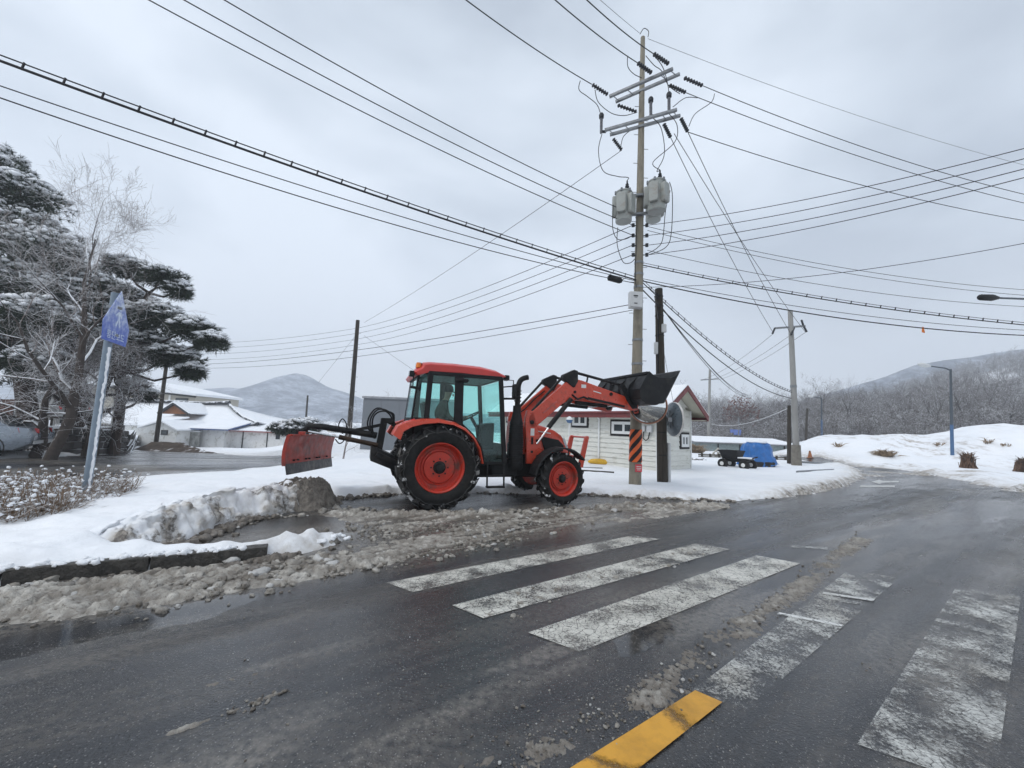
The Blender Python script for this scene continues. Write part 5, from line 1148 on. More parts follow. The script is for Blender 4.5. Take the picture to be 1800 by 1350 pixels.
dv = (tp-hd)/np.linalg.norm(tp-hd); MB().tube([hd-dv*.35, hd-dv*.25, hd+dv*.2, hd+dv*.45], [.03, .09, .10, .04], 10).build('lamp_head', M_PLA, lo)
# ------------------------------------------------------------------ white clapboard house
M_SID = mat('pale painted siding', (.68, .68, .63), .6, 0, .05, 2, .1, 50, dirt=(.46, .45, .38), dirtamt=.25, stretch=(1, 1, 4))
M_SOF = mat('cream soffit', (.55, .53, .43), .7, 0, .05); M_MAR = mat('maroon fascia', (.17, .030, .030), .5, 0, .12, 4, dirt=(.10, .03, .03), dirtamt=.3)
M_WFR = mat('white window frame', (.74, .75, .74), .4, 0, .04); M_BFR = mat('black window surround', (.016, .014, .014), .5); M_WGL = mat('dark window glass', (.035, .045, .05), .08, 0, .2, 3)
t = NT('roof snow'); v = t.coord(); t.bsdf(t.mix(t.ramp(t.noise(v, 2, 4), .3, .7), (.80, .825, .86), (.87, .88, .90)), .8, 0, t.bump(t.noise(v, 9, 4, .6), .3, .04)); M_RSN = t.m
M_FND = mat('dark foundation', (.06, .05, .045), .8)
HA = math.atan2(.64, .77); HS = empty('house', (5.36, 15.1, 0), HA, 'small white clapboard house with maroon fascia and snow covered roof behind the poles', 'house')
HW, HL, HE, HP = 2.5, 9.2, 2.46, 3.28
core = MB().box((HW/2, HL/2, HE/2+.06), (HW-.06, HL-.06, HE-.1)).prism([(.03, HE-.1), (HW-.03, HE-.1), (HW/2, HP-.12)], lambda p, t: (p[0], t, p[1]), .03, HL-.03).build('wall', M_SID, HS, smooth=False)
bh = .19; k = 0; z = .10
while z < HE-.02:
    h = min(bh, HE-z)
    for (a, b, n_) in (((0, .0), (0, HL), (-1, 0)), ((0, 0), (HW, 0), (0, -1))):
        o0, o1 = .008, .040; P = []
        for off, zz in ((o1, z), (o0, z+h-.004)):
            P += [(a[0]+n_[0]*off, a[1]+n_[1]*off, zz), (b[0]+n_[0]*off, b[1]+n_[1]*off, zz), (b[0]-n_[0]*.02, b[1]-n_[1]*.02, zz), (a[0]-n_[0]*.02, a[1]-n_[1]*.02, zz)]
        MB().hexa([P[0], P[1], P[2], P[3], P[4], P[5], P[6], P[7]]).build('siding_board', M_SID, core, smooth=False)
    z += bh; k += 1
while z < HP-.16:
    w0 = HW/2*(HP-.10-z)/(HP-.10-HE); w1 = HW/2*(HP-.10-min(z+bh, HP-.11))/(HP-.10-HE); c = HW/2
    MB().hexa([(c-w0, -.03, z), (c+w0, -.03, z), (c+w0, .02, z), (c-w0, .02, z), (c-w1, -.012, z+bh-.004), (c+w1, -.012, z+bh-.004), (c+w1, .02, z+bh-.004), (c-w1, .02, z+bh-.004)]).build('siding_board', M_SID, core, smooth=False); z += bh
for x, y in ((0, 0), (HW, 0)): MB().box((x+(-.035 if x == 0 else .0), y-.035, HE/2+.05), (.05, .05, HE-.1)).build('corner_trim', M_WFR, HS)
MB().box((HW/2, HL/2, .03), (HW+.02, HL+.02, .2)).build('foundation', M_FND, HS)
OV, OG = .42, .55; sl = (HP-HE)/(HW/2); ez = HE-OV*sl+.02
def slope(dz, th, y0, y1, x0=-OV, x1=HW+OV):
    r_ = MB()
    for sgn in (0, 1):
        xa = x0 if sgn == 0 else x1; za = ez
        P = [(xa, za), (HW/2, HP+.02), (HW/2, HP+.02+th), (xa, za+th)]
        r_.prism([(p[0], p[1]+dz) for p in P], lambda p, t: (p[0], t, p[1]), y0, y1)
    return r_
roof_ = slope(0, .06, -OG+.02, HL+OG).build('roof', M_SOF, HS, smooth=False)
slope(.064, .045, -OG-.02, HL+OG, -OV-.03, HW+OV+.03).build('roof_snow', M_RSN, roof_, bevel=.015)
for sgn in (0, 1):
    xa = -OV-.01 if sgn == 0 else HW+OV+.01
    P = [(xa, ez-.15), (HW/2, HP-.13), (HW/2, HP+.075), (xa, ez+.065)]
    MB().prism(P, lambda p, t: (p[0], t, p[1]), -OG-.03, -OG+.01).build('rake_board', M_MAR, roof_, smooth=False)
    MB().box((xa+(-.016 if sgn == 0 else .016), HL/2, ez-.045), (.03, HL+2*OG-.03, .22)).build('fascia_board', M_MAR, roof_)
    x0, x1 = (xa, 0) if sgn == 0 else (HW, xa); MB().box(((x0+x1)/2, HL/2-.0, ez-.13), (abs(x1-x0)-.03, HL+2*OG-.12, .02)).build('soffit', M_SOF, roof_)
def window(y0, y1, z0, z1, face='x', panes=2):
    w_ = y1-y0; h = z1-z0
    def B(u0, u1, v0, v1, d0, d1): 
        if face == 'x': return MB().box((-(d0+d1)/2, (u0+u1)/2, (v0+v1)/2), (d1-d0, u1-u0, v1-v0))
        return MB().box(((u0+u1)/2, -(d0+d1)/2, (v0+v1)/2), (u1-u0, d1-d0, v1-v0))
    wd = B(y0, y1, z0, z1, .0, .055).build('window', M_BFR, HS, bevel=.006); e = .085
    a0, a1, b0, b1 = y0+e, y1-e, z0+e, z1-e
    for (u0, u1, v0, v1) in ((a0, a1, b0, b0+.06), (a0, a1, b1-.06, b1), (a0, a0+.06, b0+.06, b1-.06), (a1-.06, a1, b0+.06, b1-.06)): B(u0, u1, v0, v1, .055, .085).build('window_frame', M_WFR, wd)
    for k in range(panes):
        u0 = a0+.06+(a1-a0-.12)*k/panes; u1 = a0+.06+(a1-a0-.12)*(k+1)/panes
        for (p0, p1, q0, q1) in ((u0, u1, b0+.06, b0+.11), (u0, u1, b1-.11, b1-.06), (u0, u0+.05, b0+.11, b1-.11), (u1-.05, u1, b0+.11, b1-.11)): B(p0+.001, p1-.001, q0, q1, .055, .075).build('sash', M_WFR, wd)
        B(u0+.04, u1-.04, b0+.10, b1-.10, .056, .062).build('pane', M_WGL, wd)
window(3.15, 4.12, 1.62, 2.34); window(.74, 2.02, 1.34, 1.99); window(7.85, 8.7, 1.75, 2.35); window(1.62, 2.36, .92, 1.58, 'y')
MB().tube([(-.30, 2.55, 2.22), (-.28, 2.55, 2.16), (-.06, 2.57, 1.98), (-.06, 2.58, .12)], .042, 10).build('downspout', M_WFR, HS)
MB().box((-OV-.06, HL/2, ez+.06), (.09, HL+2*OG, .07)).build('gutter', M_MAR, HS, bevel=.01)
mt = MB().box((-.10, .22, 1.66), (.12, .20, .26)).box((-.10, .48, 1.66), (.12, .18, .22)).build('meter_box', M_LTG, HS, bevel=.01); MB().tube([(-.06, .5, 1.55), (-.09, .5, 1.3), (-.09, .38, 1.22), (-.09, .28, 1.3), (-.09, .22, 1.55)], .02, 6).build('conduit', M_BLK, mt)
MB().box((1.1, -.05, 1.92), (.05, .06, .12)).build('wall_lamp', M_BLK, HS)
# ground things by the house
yb = G(1052, 823); o = MB().tube([(-.42, .03, .10), (-.3, .02, .12), (0, 0, .13), (.3, -.03, .12), (.42, -.02, .1)], [.03, .10, .12, .10, .04], 10).build('yellow_sack', mat('yellow plastic', (.62, .36, .02), .5), None, loc=tuple(yb+np.array([0,0,.14])), rz=-.2); tag(o, 'long yellow plastic sack lying in the snow beside the house wall', 'sack')
pb = G(1052, 838); o = MB().bar((-.7, .05, .17), (.5, -.05, .17), .10, .05).build('timber_plank', M_WOOD, None, loc=tuple(pb), rz=-.15); tag(o, 'dark timber plank lying half buried in the yard snow', 'plank')
pb = G(1030, 830); o = MB().bar((-.6, .05, .17), (.6, -.05, .17), .05, .03).build('metal_rail', M_GALV, None, loc=tuple(pb), rz=.1); tag(o, 'grey metal rail lying on the yard snow behind the plank', 'rail')
cb_ = G(1092, 826); o = MB().box((0, 0, .13), (.55, .2, .28)).build('concrete_block', mat('mossy block', (.17, .17, .14), .9, 0, .3, 9), None, loc=(cb_[0]+.1, cb_[1]+.1, 0), rz=HA+1.57, bevel=.02); tag(o, 'mossy concrete block standing against the house wall', 'block')
gl = D(1001, 738, 15.5); o = empty('globe_lamp', (gl[0], gl[1], 0), 0, 'small white globe lamp on a thin post in front of the house window', 'lamp')
MB().cyl((0, 0, 0), (0, 0, gl[2]-.1), .025).build('post', M_WFR, o); MB().lathe([(0, -.13), (.08, -.11), (.13, -.02), (.125, .0)], 16, org=(0, 0, gl[2])).build('lower_bowl', M_LBLU, o); MB().lathe([(.125, 0), (.11, .06), (.06, .11), (0, .13)], 16, org=(0, 0, gl[2]+.002)).build('globe', M_WFR, o)

# ------------------------------------------------------------------ grey shed
M_SHD = mat('grey shed panel', (.185, .20, .22), .5, .0, .05, 2); sb = D(632, 795, 20.7); SH = empty('shed', (sb[0], sb[1], 0), R(4), 'plain grey flat-roofed metal shed standing behind the tractor', 'shed')
MB().box((2.3, 1.5, 1.36), (4.6, 3.0, 2.72)).build('body', M_SHD, SH, bevel=.01)
for k in range(5): MB().box((.46+k*.92, -.006, 1.38), (.912, .03, 2.5)).build('wall_panel', M_SHD, SH, bevel=.006)
MB().box((2.3, 1.5, 2.76), (4.72, 3.12, .10)).build('roof_trim', mat('shed trim', (.30, .31, .33), .5), SH, bevel=.01); MB().box((2.3, 1.5, 2.835), (4.6, 3.0, .05)).build('roof_snow', M_RSN, SH, bevel=.02)
MB().box((2.3, 1.5, .03), (4.66, 3.06, .08)).build('base_rail', M_FND, SH)

# ------------------------------------------------------------------ village below the lane
M_PLW = mat('white plaster', (.76, .76, .74), .85, 0, .07, 1.5, .1, 20, dirt=(.42, .40, .35), dirtamt=.3); M_BEI = mat('beige cladding', (.40, .37, .31), .7, 0, .05, 1); M_TILE = mat('dark roof tile', (.035, .037, .042), .7, 0, .3, 6, snow=.35)
M_BRN = mat('brown gable boards', (.22, .085, .03), .7, 0, .2, 5, stretch=(6, 1, 1)); M_GRW = mat('stained block wall', (.28, .28, .26), .9, 0, .35, 1.6, dirt=(.5, .5, .48), dirtamt=.5); M_BLT = mat('blue roof edge', (.05, .10, .28), .5); M_RDT = mat('red roof edge', (.30, .05, .05), .5)
def bpos(px, Y): 
    p = D(px, 770, Y); return p[0]
def lean_to(name, px0, px1, pye, pyb, Y, dep, rise, label, wm=M_PLW, edge=None, over=.35, windows=(), splits=()):
    x0, x1 = bpos(px0, Y), bpos(px1, Y); ze = float(D((px0+px1)/2, pye, Y)[2]); zb = float(D((px0+px1)/2, pyb, Y)[2])-.5
    o = empty(name, (x0, Y, 0), 0, label, 'building'); w_ = x1-x0
    wl = MB().box((w_/2, dep/2, (ze+zb)/2), (w_, dep, ze-zb)).build('wall', wm, o)
    MB().prism([(-over, ze-.02), (dep, ze+rise), (dep, ze+rise+.08), (-over, ze+.06)], lambda p, t: (t, p[0], p[1]), -over, w_+over).build('roof', edge or M_TILE, o, smooth=False)
    MB().prism([(-over-.02, ze+.065), (dep+.02, ze+rise+.085), (dep+.02, ze+rise+.19), (-over-.02, ze+.15)], lambda p, t: (t, p[0], p[1]), -over+.02, w_+over-.02).build('roof_snow', M_RSN, o, bevel=.03)
    for (a, b_, c, d) in windows:
        ux0, ux1 = bpos(a, Y)-x0, bpos(b_, Y)-x0; vz0 = float(D(a, d, Y)[2]); vz1 = float(D(a, c, Y)[2])
        wd = MB().box(((ux0+ux1)/2, -.03, (vz0+vz1)/2), (ux1-ux0, .08, vz1-vz0)).build('window', M_BFR, o); MB().box(((ux0+ux1)/2, -.075, (vz0+vz1)/2), (ux1-ux0-.12, .02, vz1-vz0-.12)).build('pane', M_WGL, wd)
    for a in splits: MB().box((bpos(a, Y)-x0, -.02, (ze+zb)/2), (.09, .06, ze-zb-.05)).build('wall_post', M_BLK, o)
    return o
lean_to('outbuilding', 398, 498, 759, 792, 42, 4.0, .75, 'long low white outbuilding with a red roof edge below the lane', M_PLW, M_RDT, .5, [(485, 492, 763, 772)], [(427, ), (470, )] and (396.5, 427, 470))
lean_to('outbuilding', 352, 394, 755, 790, 41, 3.5, .8, 'white walled outbuilding with a blue roof edge below the lane', M_PLW, M_BLT, .9)
wl_o = empty('block_wall', (bpos(314, 40.5), 40.5, 0), 0, 'stained grey block wall between the white outbuildings', 'wall')
zt, zb = float(D(330, 759, 40.5)[2]), float(D(330, 784, 40.5)[2])-.4; ww = bpos(351, 40.5)-bpos(314, 40.5)
for k in range(2): MB().box((ww*(k+.5)/2, 0, (zt+zb)/2), (ww/2-.06, .2, zt-zb)).build('wall_panel', M_GRW, wl_o, bevel=.02)
MB().box((ww/2, 0, zt+.07), (ww+.1, .3, .12)).build('snow_cap', M_RSN, wl_o, bevel=.03)
# small gabled white shed
Y = 39; x0, xm, x1 = bpos(217, Y), bpos(254, Y), bpos(313, Y); zb = float(D(260, 779, Y)[2])-.5; ze = float(D(254, 749, Y)[2]); zp = float(D(288, 741, Y)[2])
o = empty('gabled_shed', (x0, Y, 0), 0, 'small white gabled shed with a tiny dark window at the lane corner', 'shed'); a, b_, c = 0, xm-x0, x1-x0
MB().box(((a+b_)/2, 2.2, (ze+zb)/2), (b_-a, 4.4, ze-zb)).prism([(b_, zb), (c, zb), (c, ze-.2), ((b_+c)/2+.2, zp), (b_, ze-.1)], lambda p, t: (p[0], t, p[1]), -.25, 4.3).build('wall', M_PLW, o, smooth=False)
MB().prism([(-.35, ze+.02), (5, ze+.85), (5, ze+1.0), (-.35, ze+.14)], lambda p, t: (t, p[0], p[1]), -.3, b_+.1).prism([(b_-.3, ze-.18), ((b_+c)/2+.2, zp+.02), (c+.3, ze-.32), (c+.3, ze-.18), ((b_+c)/2+.2, zp+.17), (b_-.3, ze-.02)], lambda p, t: (p[0], t, p[1]), -.6, 4.8).build('roof_snow', M_RSN, o, smooth=False, bevel=.02)
wz = float(D(292, 760, Y)[2]); wd = MB().box((bpos(292, Y)-x0, -.27, wz), (.62, .06, .45)).build('window', M_BFR, o); MB().box((bpos(292, Y)-x0, -.305, wz), (.48, .02, .32)).build('pane', M_WGL, wd)
# tiled house
Y0, YR = 44.0, 48.5
TH = empty('tiled_house', (bpos(310, Y0), Y0, 0), 0, 'traditional tiled house with sweeping snowy hip roof and brown gable', 'house')
hx = bpos(310, Y0)
def V3(px, py, Y): p = D(px, py, Y); return (p[0]-hx, Y-Y0, p[2])
rl, rm, rr_ = V3(214, 706, YR), V3(308, 708, YR), V3(403, 713, YR); er = V3(452, 749, Y0-.5); el = V3(160, 745, Y0-.5); ec = V3(310, 744, Y0-.5)
bk_l = (el[0], 9.5, el[2]); bk_r = (er[0], 9.5, er[2])
def curve_rows(a, b, c, d, nu, nv, dip):      # ridge a-b, eave c-d
    rows = []
    for j in range(nv+1):
        v = j/nv; row = []
        for i in range(nu+1):
            u = i/nu; p = (1-v)*((1-u)*np.array(a)+u*np.array(b))+v*((1-u)*np.array(c)+u*np.array(d)); p[2] -= dip*math.sin(math.pi*v)*.9; p[2] += .35*v*(abs(2*u-1)**4); row.append(tuple(p))
        rows.append(row)
    return rows
rfm = MB(); rfm.loft(curve_rows(rl, rr_, el, er, 16, 8, .35), closed=False); rfm.loft(curve_rows(rl, rr_, bk_l, bk_r, 16, 4, .2), closed=False); rfm.loft(curve_rows(rr_, rr_, er, bk_r, 4, 6, .3), closed=False); rfm.loft(curve_rows(rl, rl, el, bk_l, 4, 6, .3), closed=False)
rs_ = rfm.build('roof_snow', M_RSN, TH, ang=60); m_ = rs_.modifiers.new('solid', 'SOLIDIFY'); m_.thickness = .12; m_.offset = 1
rd = MB().tube([np.array(rl)+(0, 0, .3), (np.array(rl)+np.array(rm))/2+(0, 0, .12), np.array(rm)+(0, 0, .12), (np.array(rm)+np.array(rr_))/2+(0, 0, .1), np.array(rr_)+(0, 0, .35)], [.22, .18, .18, .18, .24], 8)
hipm = (np.array(rr_)+np.array(er))/2-np.array([0, 0, .28]); rd.tube([np.array(rr_)+(0, 0, .1), hipm+(0, 0, .1), np.array(er)+(0, 0, .25)], [.17, .16, .18], 8); hipl = (np.array(rl)+np.array(el))/2-np.array([0, 0, .28]); rd.tube([np.array(rl)+(0, 0, .1), hipl+(0, 0, .1), np.array(el)+(0, 0, .25)], [.17, .16, .18], 8)
rd.build('ridge_tiles', M_TILE, TH)
MB().box(((el[0]+er[0])/2, 4.4, (er[2]-3)/2-.4), (er[0]-el[0]-1.6, 7.4, er[2]+3.2)).build('wall', mat('dark house wall', (.05, .045, .042), .8), TH); MB().bar((el[0]+.3, -.35, el[2]-.12), (er[0]-.3, -.35, er[2]-.12), .3, .16).build('eave_tiles', M_TILE, TH)
ga, gb, gc = V3(308, 711, Y0+.6), V3(283, 727, Y0+.4), V3(332, 728, Y0+.4)
MB().add([ga, gb, gc, (ga[0], 4.5, ga[2]), (gb[0], 4.5, gb[2]), (gc[0], 4.5, gc[2])], [(0, 1, 2), (3, 5, 4), (0, 3, 4, 1), (1, 4, 5, 2), (2, 5, 3, 0)]).build('gable', M_BRN, TH, smooth=False)
gr = MB(); up = np.array([0, -.15, .12])
for a, b_ in ((ga, gb), (ga, gc)): gr.bar(np.array(a)+up, np.array(b_)+up+(np.array(b_)-np.array(a))*.12, .35, .2)
gr.build('gable_edge', M_TILE, TH)
for s_, q in ((-1, gb), (1, gc)): MB().hexa([(ga[0], .25, ga[2]+.2), (ga[0]+s_*.01, 4.5, ga[2]+.2), (q[0]+s_*.3, 4.5, q[2]+.02), (q[0]+s_*.3, .25, q[2]+.02), (ga[0], .25, ga[2]+.34), (ga[0]+s_*.01, 4.5, ga[2]+.34), (q[0]+s_*.3, 4.5, q[2]+.16), (q[0]+s_*.3, .25, q[2]+.16)]).build('gable_snow', M_RSN, TH, smooth=False)
# beige hall behind
YB = 56; x0, x1 = bpos(150, YB), bpos(335, YB); zt = float(D(335, 696, YB)[2]); zl = float(D(180, 676, YB)[2]); o = empty('beige_hall', (x0, YB, 0), 0, 'large plain beige hall with a snowy shallow roof behind the tiled house', 'building'); w_ = x1-x0
MB().prism([(0, -4), (w_, -4), (w_, zt), (0, zl)], lambda p, t: (p[0], t, p[1]), 0, 9).build('wall', M_BEI, o, smooth=False); MB().prism([(-.4, zl+.02), (w_+.4, zt+.0), (w_+.4, zt+.35), (w_*.45, zl+.75), (-.4, zl+1.5)], lambda p, t: (p[0], t, p[1]), -.4, 9.4).build('roof_snow', M_RSN, o, smooth=False, bevel=.05)
MB().bar((-.4, -.42, zl-.1), (w_+.4, -.42, zt-.12), .1, .22).build('eave_trim', M_BLK, o)
for px in (312, 268, 222): z_ = float(D(px, 704, YB)[2]); wd = MB().box((bpos(px, YB)-x0, -.03, z_-.1), (1.7, .1, .9)).build('window', M_BFR, o); MB().box((bpos(px, YB)-x0, -.09, z_-.1), (1.5, .02, .72)).build('pane', M_WGL, wd)
for px in (195, 205, 240, 290): MB().box((bpos(px, YB)-x0, -.04, zl/2-2), (.25, .1, zl+3)).build('wall_rib', M_PLW, o)

# ------------------------------------------------------------------ long low building and yard things on the right
lb = G(1320, 800); o = lean_to('site_building', 1222, 1396, 781, 800, 34, 3, .35, 'long low grey green shed behind the blue tarpaulin', mat('grey green sheet', (.22, .27, .27), .6), M_GALV, .2, (), (1262, 1300, 1340, 1378))
def rough_fence(px0, px1, py0, py1, Y, label):
    x0, x1 = bpos(px0, Y), bpos(px1, Y); z0 = 0; zt = float(D(px0, py0, Y)[2]); o = empty('rubble_fence', (x0, Y, 0), 0, label, 'fence'); n = int((x1-x0)/.5); rs = np.random.RandomState(4)
    for k in range(n): MB().box((k*.5+.2, rs.randn()*.05, zt/2), (.09, .09, zt*(.9+.2*rs.rand()))).build('fence_post', M_WOOD, o)
    for z in (.45, .8): MB().bar((0, .06, zt*z), (x1-x0, .06, zt*z), .03, .10).build('fence_rail', mat('weathered rail', (.15, .14, .12), .9, snow=.4), o)
    return o
rough_fence(1228, 1395, 797, 808, 25, 'low weathered fence of posts and rails behind the yard clutter')
# blue tarpaulin over a machine
tb = G(1338, 826); rgs = []
for zf, sx2, sy2 in ((0, 1.05, .84), (.25, .98, .80), (.5, .86, .74), (.62, .78, .68), (.75, .76, .66), (1.0, .74, .64), (1.2, .64, .56), (1.29, .44, .40)):
    ring = []
    for k in range(40):
        a = 2*math.pi*k/40; s_ = 1/max(abs(math.cos(a))**.8+.0, abs(math.sin(a))**.8, .5)**.5; q = 1+.05*math.sin(9*a)+.05*math.sin(17*a+zf*6)*(1.1-zf*.7)
        ring.append((math.cos(a)*sx2*.80*q*s_, math.sin(a)*sy2*.80*q*s_, zf*.92+.03*math.sin(5*a)*(zf > .1)+(.22*max(0, math.sin(a*1-4.2)) if zf == 0 else 0)))
    rgs.append(ring)
TP = empty('covered_machine', (tb[0], tb[1]+.3, .06), .25, 'machine wrapped in a bright blue tarpaulin with snow on top', 'covered machine')
MB().loft(rgs).build('tarpaulin', mat('blue tarpaulin', (.015, .13, .40), .38, 0, .2, 5, .4, 12), TP, ang=60)
MB().lathe([(.40, 1.15), (.44, 1.19), (.40, 1.26), (.25, 1.31), (0, 1.32)], 24).build('snow_cap', M_RSN, TP)
MB().box((-.12, -.3, .12), (1.0, .7, .4)).build('underframe', M_BLK, TP, bevel=.05)
# little black dump cart
cb0 = G(1299, 828); CT = empty('dump_cart', (cb0[0]-.12, cb0[1]+.1, .08), R(-55), 'small black dump cart with four rubber wheels standing in the snowy yard', 'cart')
MB().loft([[(x*sx3-.12, y*sy3, z) for x, y in ((-1, -1), (1, -1), (1, 1), (-1, 1))] for z, sx3, sy3 in ((.42, .30, .26), (.80, .42, .36), (.80, .39, .33), (.46, .27, .23))]).build('tub', M_PLA, CT, bevel=.02)
MB().box((.1, 0, .36), (1.0, .34, .10)).bar((.4, 0, .38), (.95, 0, .58), .05, .05).box((.45, 0, .44), (.5, .44, .06)).build('frame', M_BLK, CT)
MB().box((.48, 0, .50), (.52, .46, .06)).build('snow_cap', M_RSN, CT, bevel=.02)
for x, y in ((-.35, -.34), (-.35, .34), (.55, -.34), (.55, .34)):
    wv = MB().lathe([(.05, -.09), (.16, -.085), (.21, -.05), (.215, 0), (.21, .05), (.16, .085), (.05, .09)], 20, axis='y').build('wheel', M_RUB, CT, loc=(x, y, .215)); MB().lathe([(0, -.095), (.085, -.092), (.09, -.07)], 14, axis='y').build('hub', M_WHT, wv)
ib = G(1256, 808); o = empty('pallet_crate', tuple(ib), .5, 'tilted open wooden crate lying in the yard clutter', 'crate'); o.rotation_euler = (.5, .55, .4)
for k in range(4):
    MB().box((-.4+.26*k, 0, .35), (.06, .06, .7)).build('slat', mat('pale crate wood', (.45, .42, .36), .8, snow=.5) if k == 0 else bpy.data.materials['pale crate wood'], o); MB().box((0, 0, .05+.2*k), (.9, .05, .06)).build('slat', bpy.data.materials['pale crate wood'], o)
ob = G(1231, 815); V2, n2 = mound((0, 0, 0), .55, .25, .22, 23); o = link('rubble_pile', npmesh('rubble_pile', V2, gridfaces(n2, n2), True, [mat('snowy rubble', (.13, .12, .11), .9, snow=.55)]), None, (ob[0], ob[1]+.2, .1)); tag(o, 'low grey rubble pile in the snow near the house gable', 'rubble')
sg = D(1293, 758, 42); o = MB().box((0, 0, 0), (1.1, .05, .34)).box((.15, .0, -.28), (.7, .05, .18)).build('street_sign', mat('blue sign sheet', (.10, .16, .42), .5), None, loc=tuple(sg)); tag(o, 'small blue street name sign on a thin pole before the wood', 'sign')
og = G(1424, 805); o = MB().lathe([(.22, 0), (.22, .04), (.14, .05), (.05, .5), (0, .51)], 8, org=(0, 0, 0)).build('road_marker', mat('orange marker', (.45, .16, .05), .6, dirt=(.05, .05, .05), dirtamt=.7), None, loc=tuple(og)); tag(o, 'small orange and black road marker at the foot of a thin pole', 'road marker')
q = MB().tube([tuple(G(*p)+np.array([0, 0, .14])) for p in ((1402, 836), (1430, 834), (1466, 832), (1478, 828), (1470, 823), (1440, 819), (1405, 816))], .06, 8).build('edging_pipe', M_GALV, None); tag(q, 'curved grey edging pipe half buried in snow by the road bend', 'edging')
# ------------------------------------------------------------------ crosswalk sign on its leaning post
M_SPOST = mat('galvanised sign post', (.20, .25, .30), .45, .4, .12, 4, snow=None)
b = Gf(147, 895); tp = D(203, 515, 6.62); SG = empty('crosswalk_sign', (b[0], b[1], 0), 0, 'frosted blue crosswalk sign on a leaning grey post in the corner snow', 'sign')
v = tp-np.array([b[0], b[1], 0]); MB().tube([(0, 0, -.1), v*.5, v], [.056, .055, .054], 16).build('post', M_SPOST, SG)
rim_ = MB(); rsn = np.random.RandomState(5); pts = [v*f+np.array([.053, -.02, 0]) for f in np.linspace(.05, .74, 60)]; rim_.tube([p+rsn.randn(3)*.004 for p in pts], [.013+.009*rsn.rand() for _ in pts], 6); rim_.build('rime_snow', M_RSN, SG)
t = NT('frosted blue sheet'); vv = t.coord(); f = t.ramp(t.noise(vv, 9, 6, .7), .44, .62); zz = t.n('ShaderNodeSeparateXYZ'); t.l(vv, zz.inputs[0]); g_ = t.ramp(zz.outputs['Z'], -.30, .5, .25, 1.5)
t.bsdf(t.mix(t.math('MINIMUM', t.math('MULTIPLY', t.math('ADD', t.math('MULTIPLY', f, .6), .28), g_), .92), (.012, .065, .42), (.62, .69, .78)), .55); M_FROST = t.m
t = NT('frost white'); t.bsdf(t.mix(t.ramp(t.noise(t.coord(), 22, 4, .7), .4, .65), (.45, .55, .75), (.74, .78, .83)), .7); M_FWH = t.m
sc_ = v*.865+np.array([.933, .36, 0])*.075; PL = [(-.36, -.36), (.36, -.36), (.40, -.06), (.0, .52), (-.40, -.06)]
ax = np.array([-.36, .933, 0]); nrm_ = np.array([.80, -.60, 0]); 
pa = math.atan2(ax[1], ax[0]); tilt = math.atan2(v[0], v[2])
plate = MB().prism(PL, lambda p, t: (p[0], t, p[1]), -.006, .006).build('sign_plate', M_FROST, SG, loc=tuple(sc_)); plate.rotation_euler = (0, tilt*.6, pa)
pc_ = MB().cyl((.02, -.010, .17), (.02, -.009, .171), .001)
pg = MB()
for poly in ([(-.02, .10), (.07, .10), (.05, -.02), (.0, -.02)], [(.0, -.02), (.05, -.02), (.10, -.16), (.06, -.16), (.025, -.05)], [(-.0, -.02), (.03, -.02), (-.03, -.16), (-.07, -.16)], [(.06, .09), (.13, .0), (.11, -.01), (.05, .05)], [(-.01, .09), (-.09, .03), (-.08, .01), (.0, .05)], [(.03+.035*math.cos(a), .15+.035*math.sin(a)) for a in np.linspace(0, 5.5, 9)]):
    pg.prism(poly, lambda p, t: (p[0]*.95, t, p[1]*.95+.07), -.0105, -.0065)
pg.build('walking_figure', M_FWH, plate, smooth=False)
fc = bpy.data.curves.new('sign_lettering', 'FONT'); fc.body = '횡단보도'; fc.size = .15; fc.align_x = 'CENTER'; fc.extrude = .002; fo = bpy.data.objects.new('lettering_src', fc); COL.objects.link(fo)
dg = bpy.context.evaluated_depsgraph_get(); tm = bpy.data.meshes.new_from_object(fo.evaluated_get(dg)); bpy.data.objects.remove(fo); tm.materials.clear(); tm.materials.append(M_FWH); tm.name = 'sign_lettering'
lt = link('sign_lettering', tm, plate, (0, -.0095, -.30)); lt.rotation_euler = (math.pi/2, 0, 0)
MB().bar(v*.80+np.array([-.06, 0, 0]), v*.80+np.array([.09, 0, 0]), .13, .04).bar(v*.93+np.array([-.06, 0, 0]), v*.93+np.array([.09, 0, 0]), .13, .04).build('clamp', M_GALV, SG)

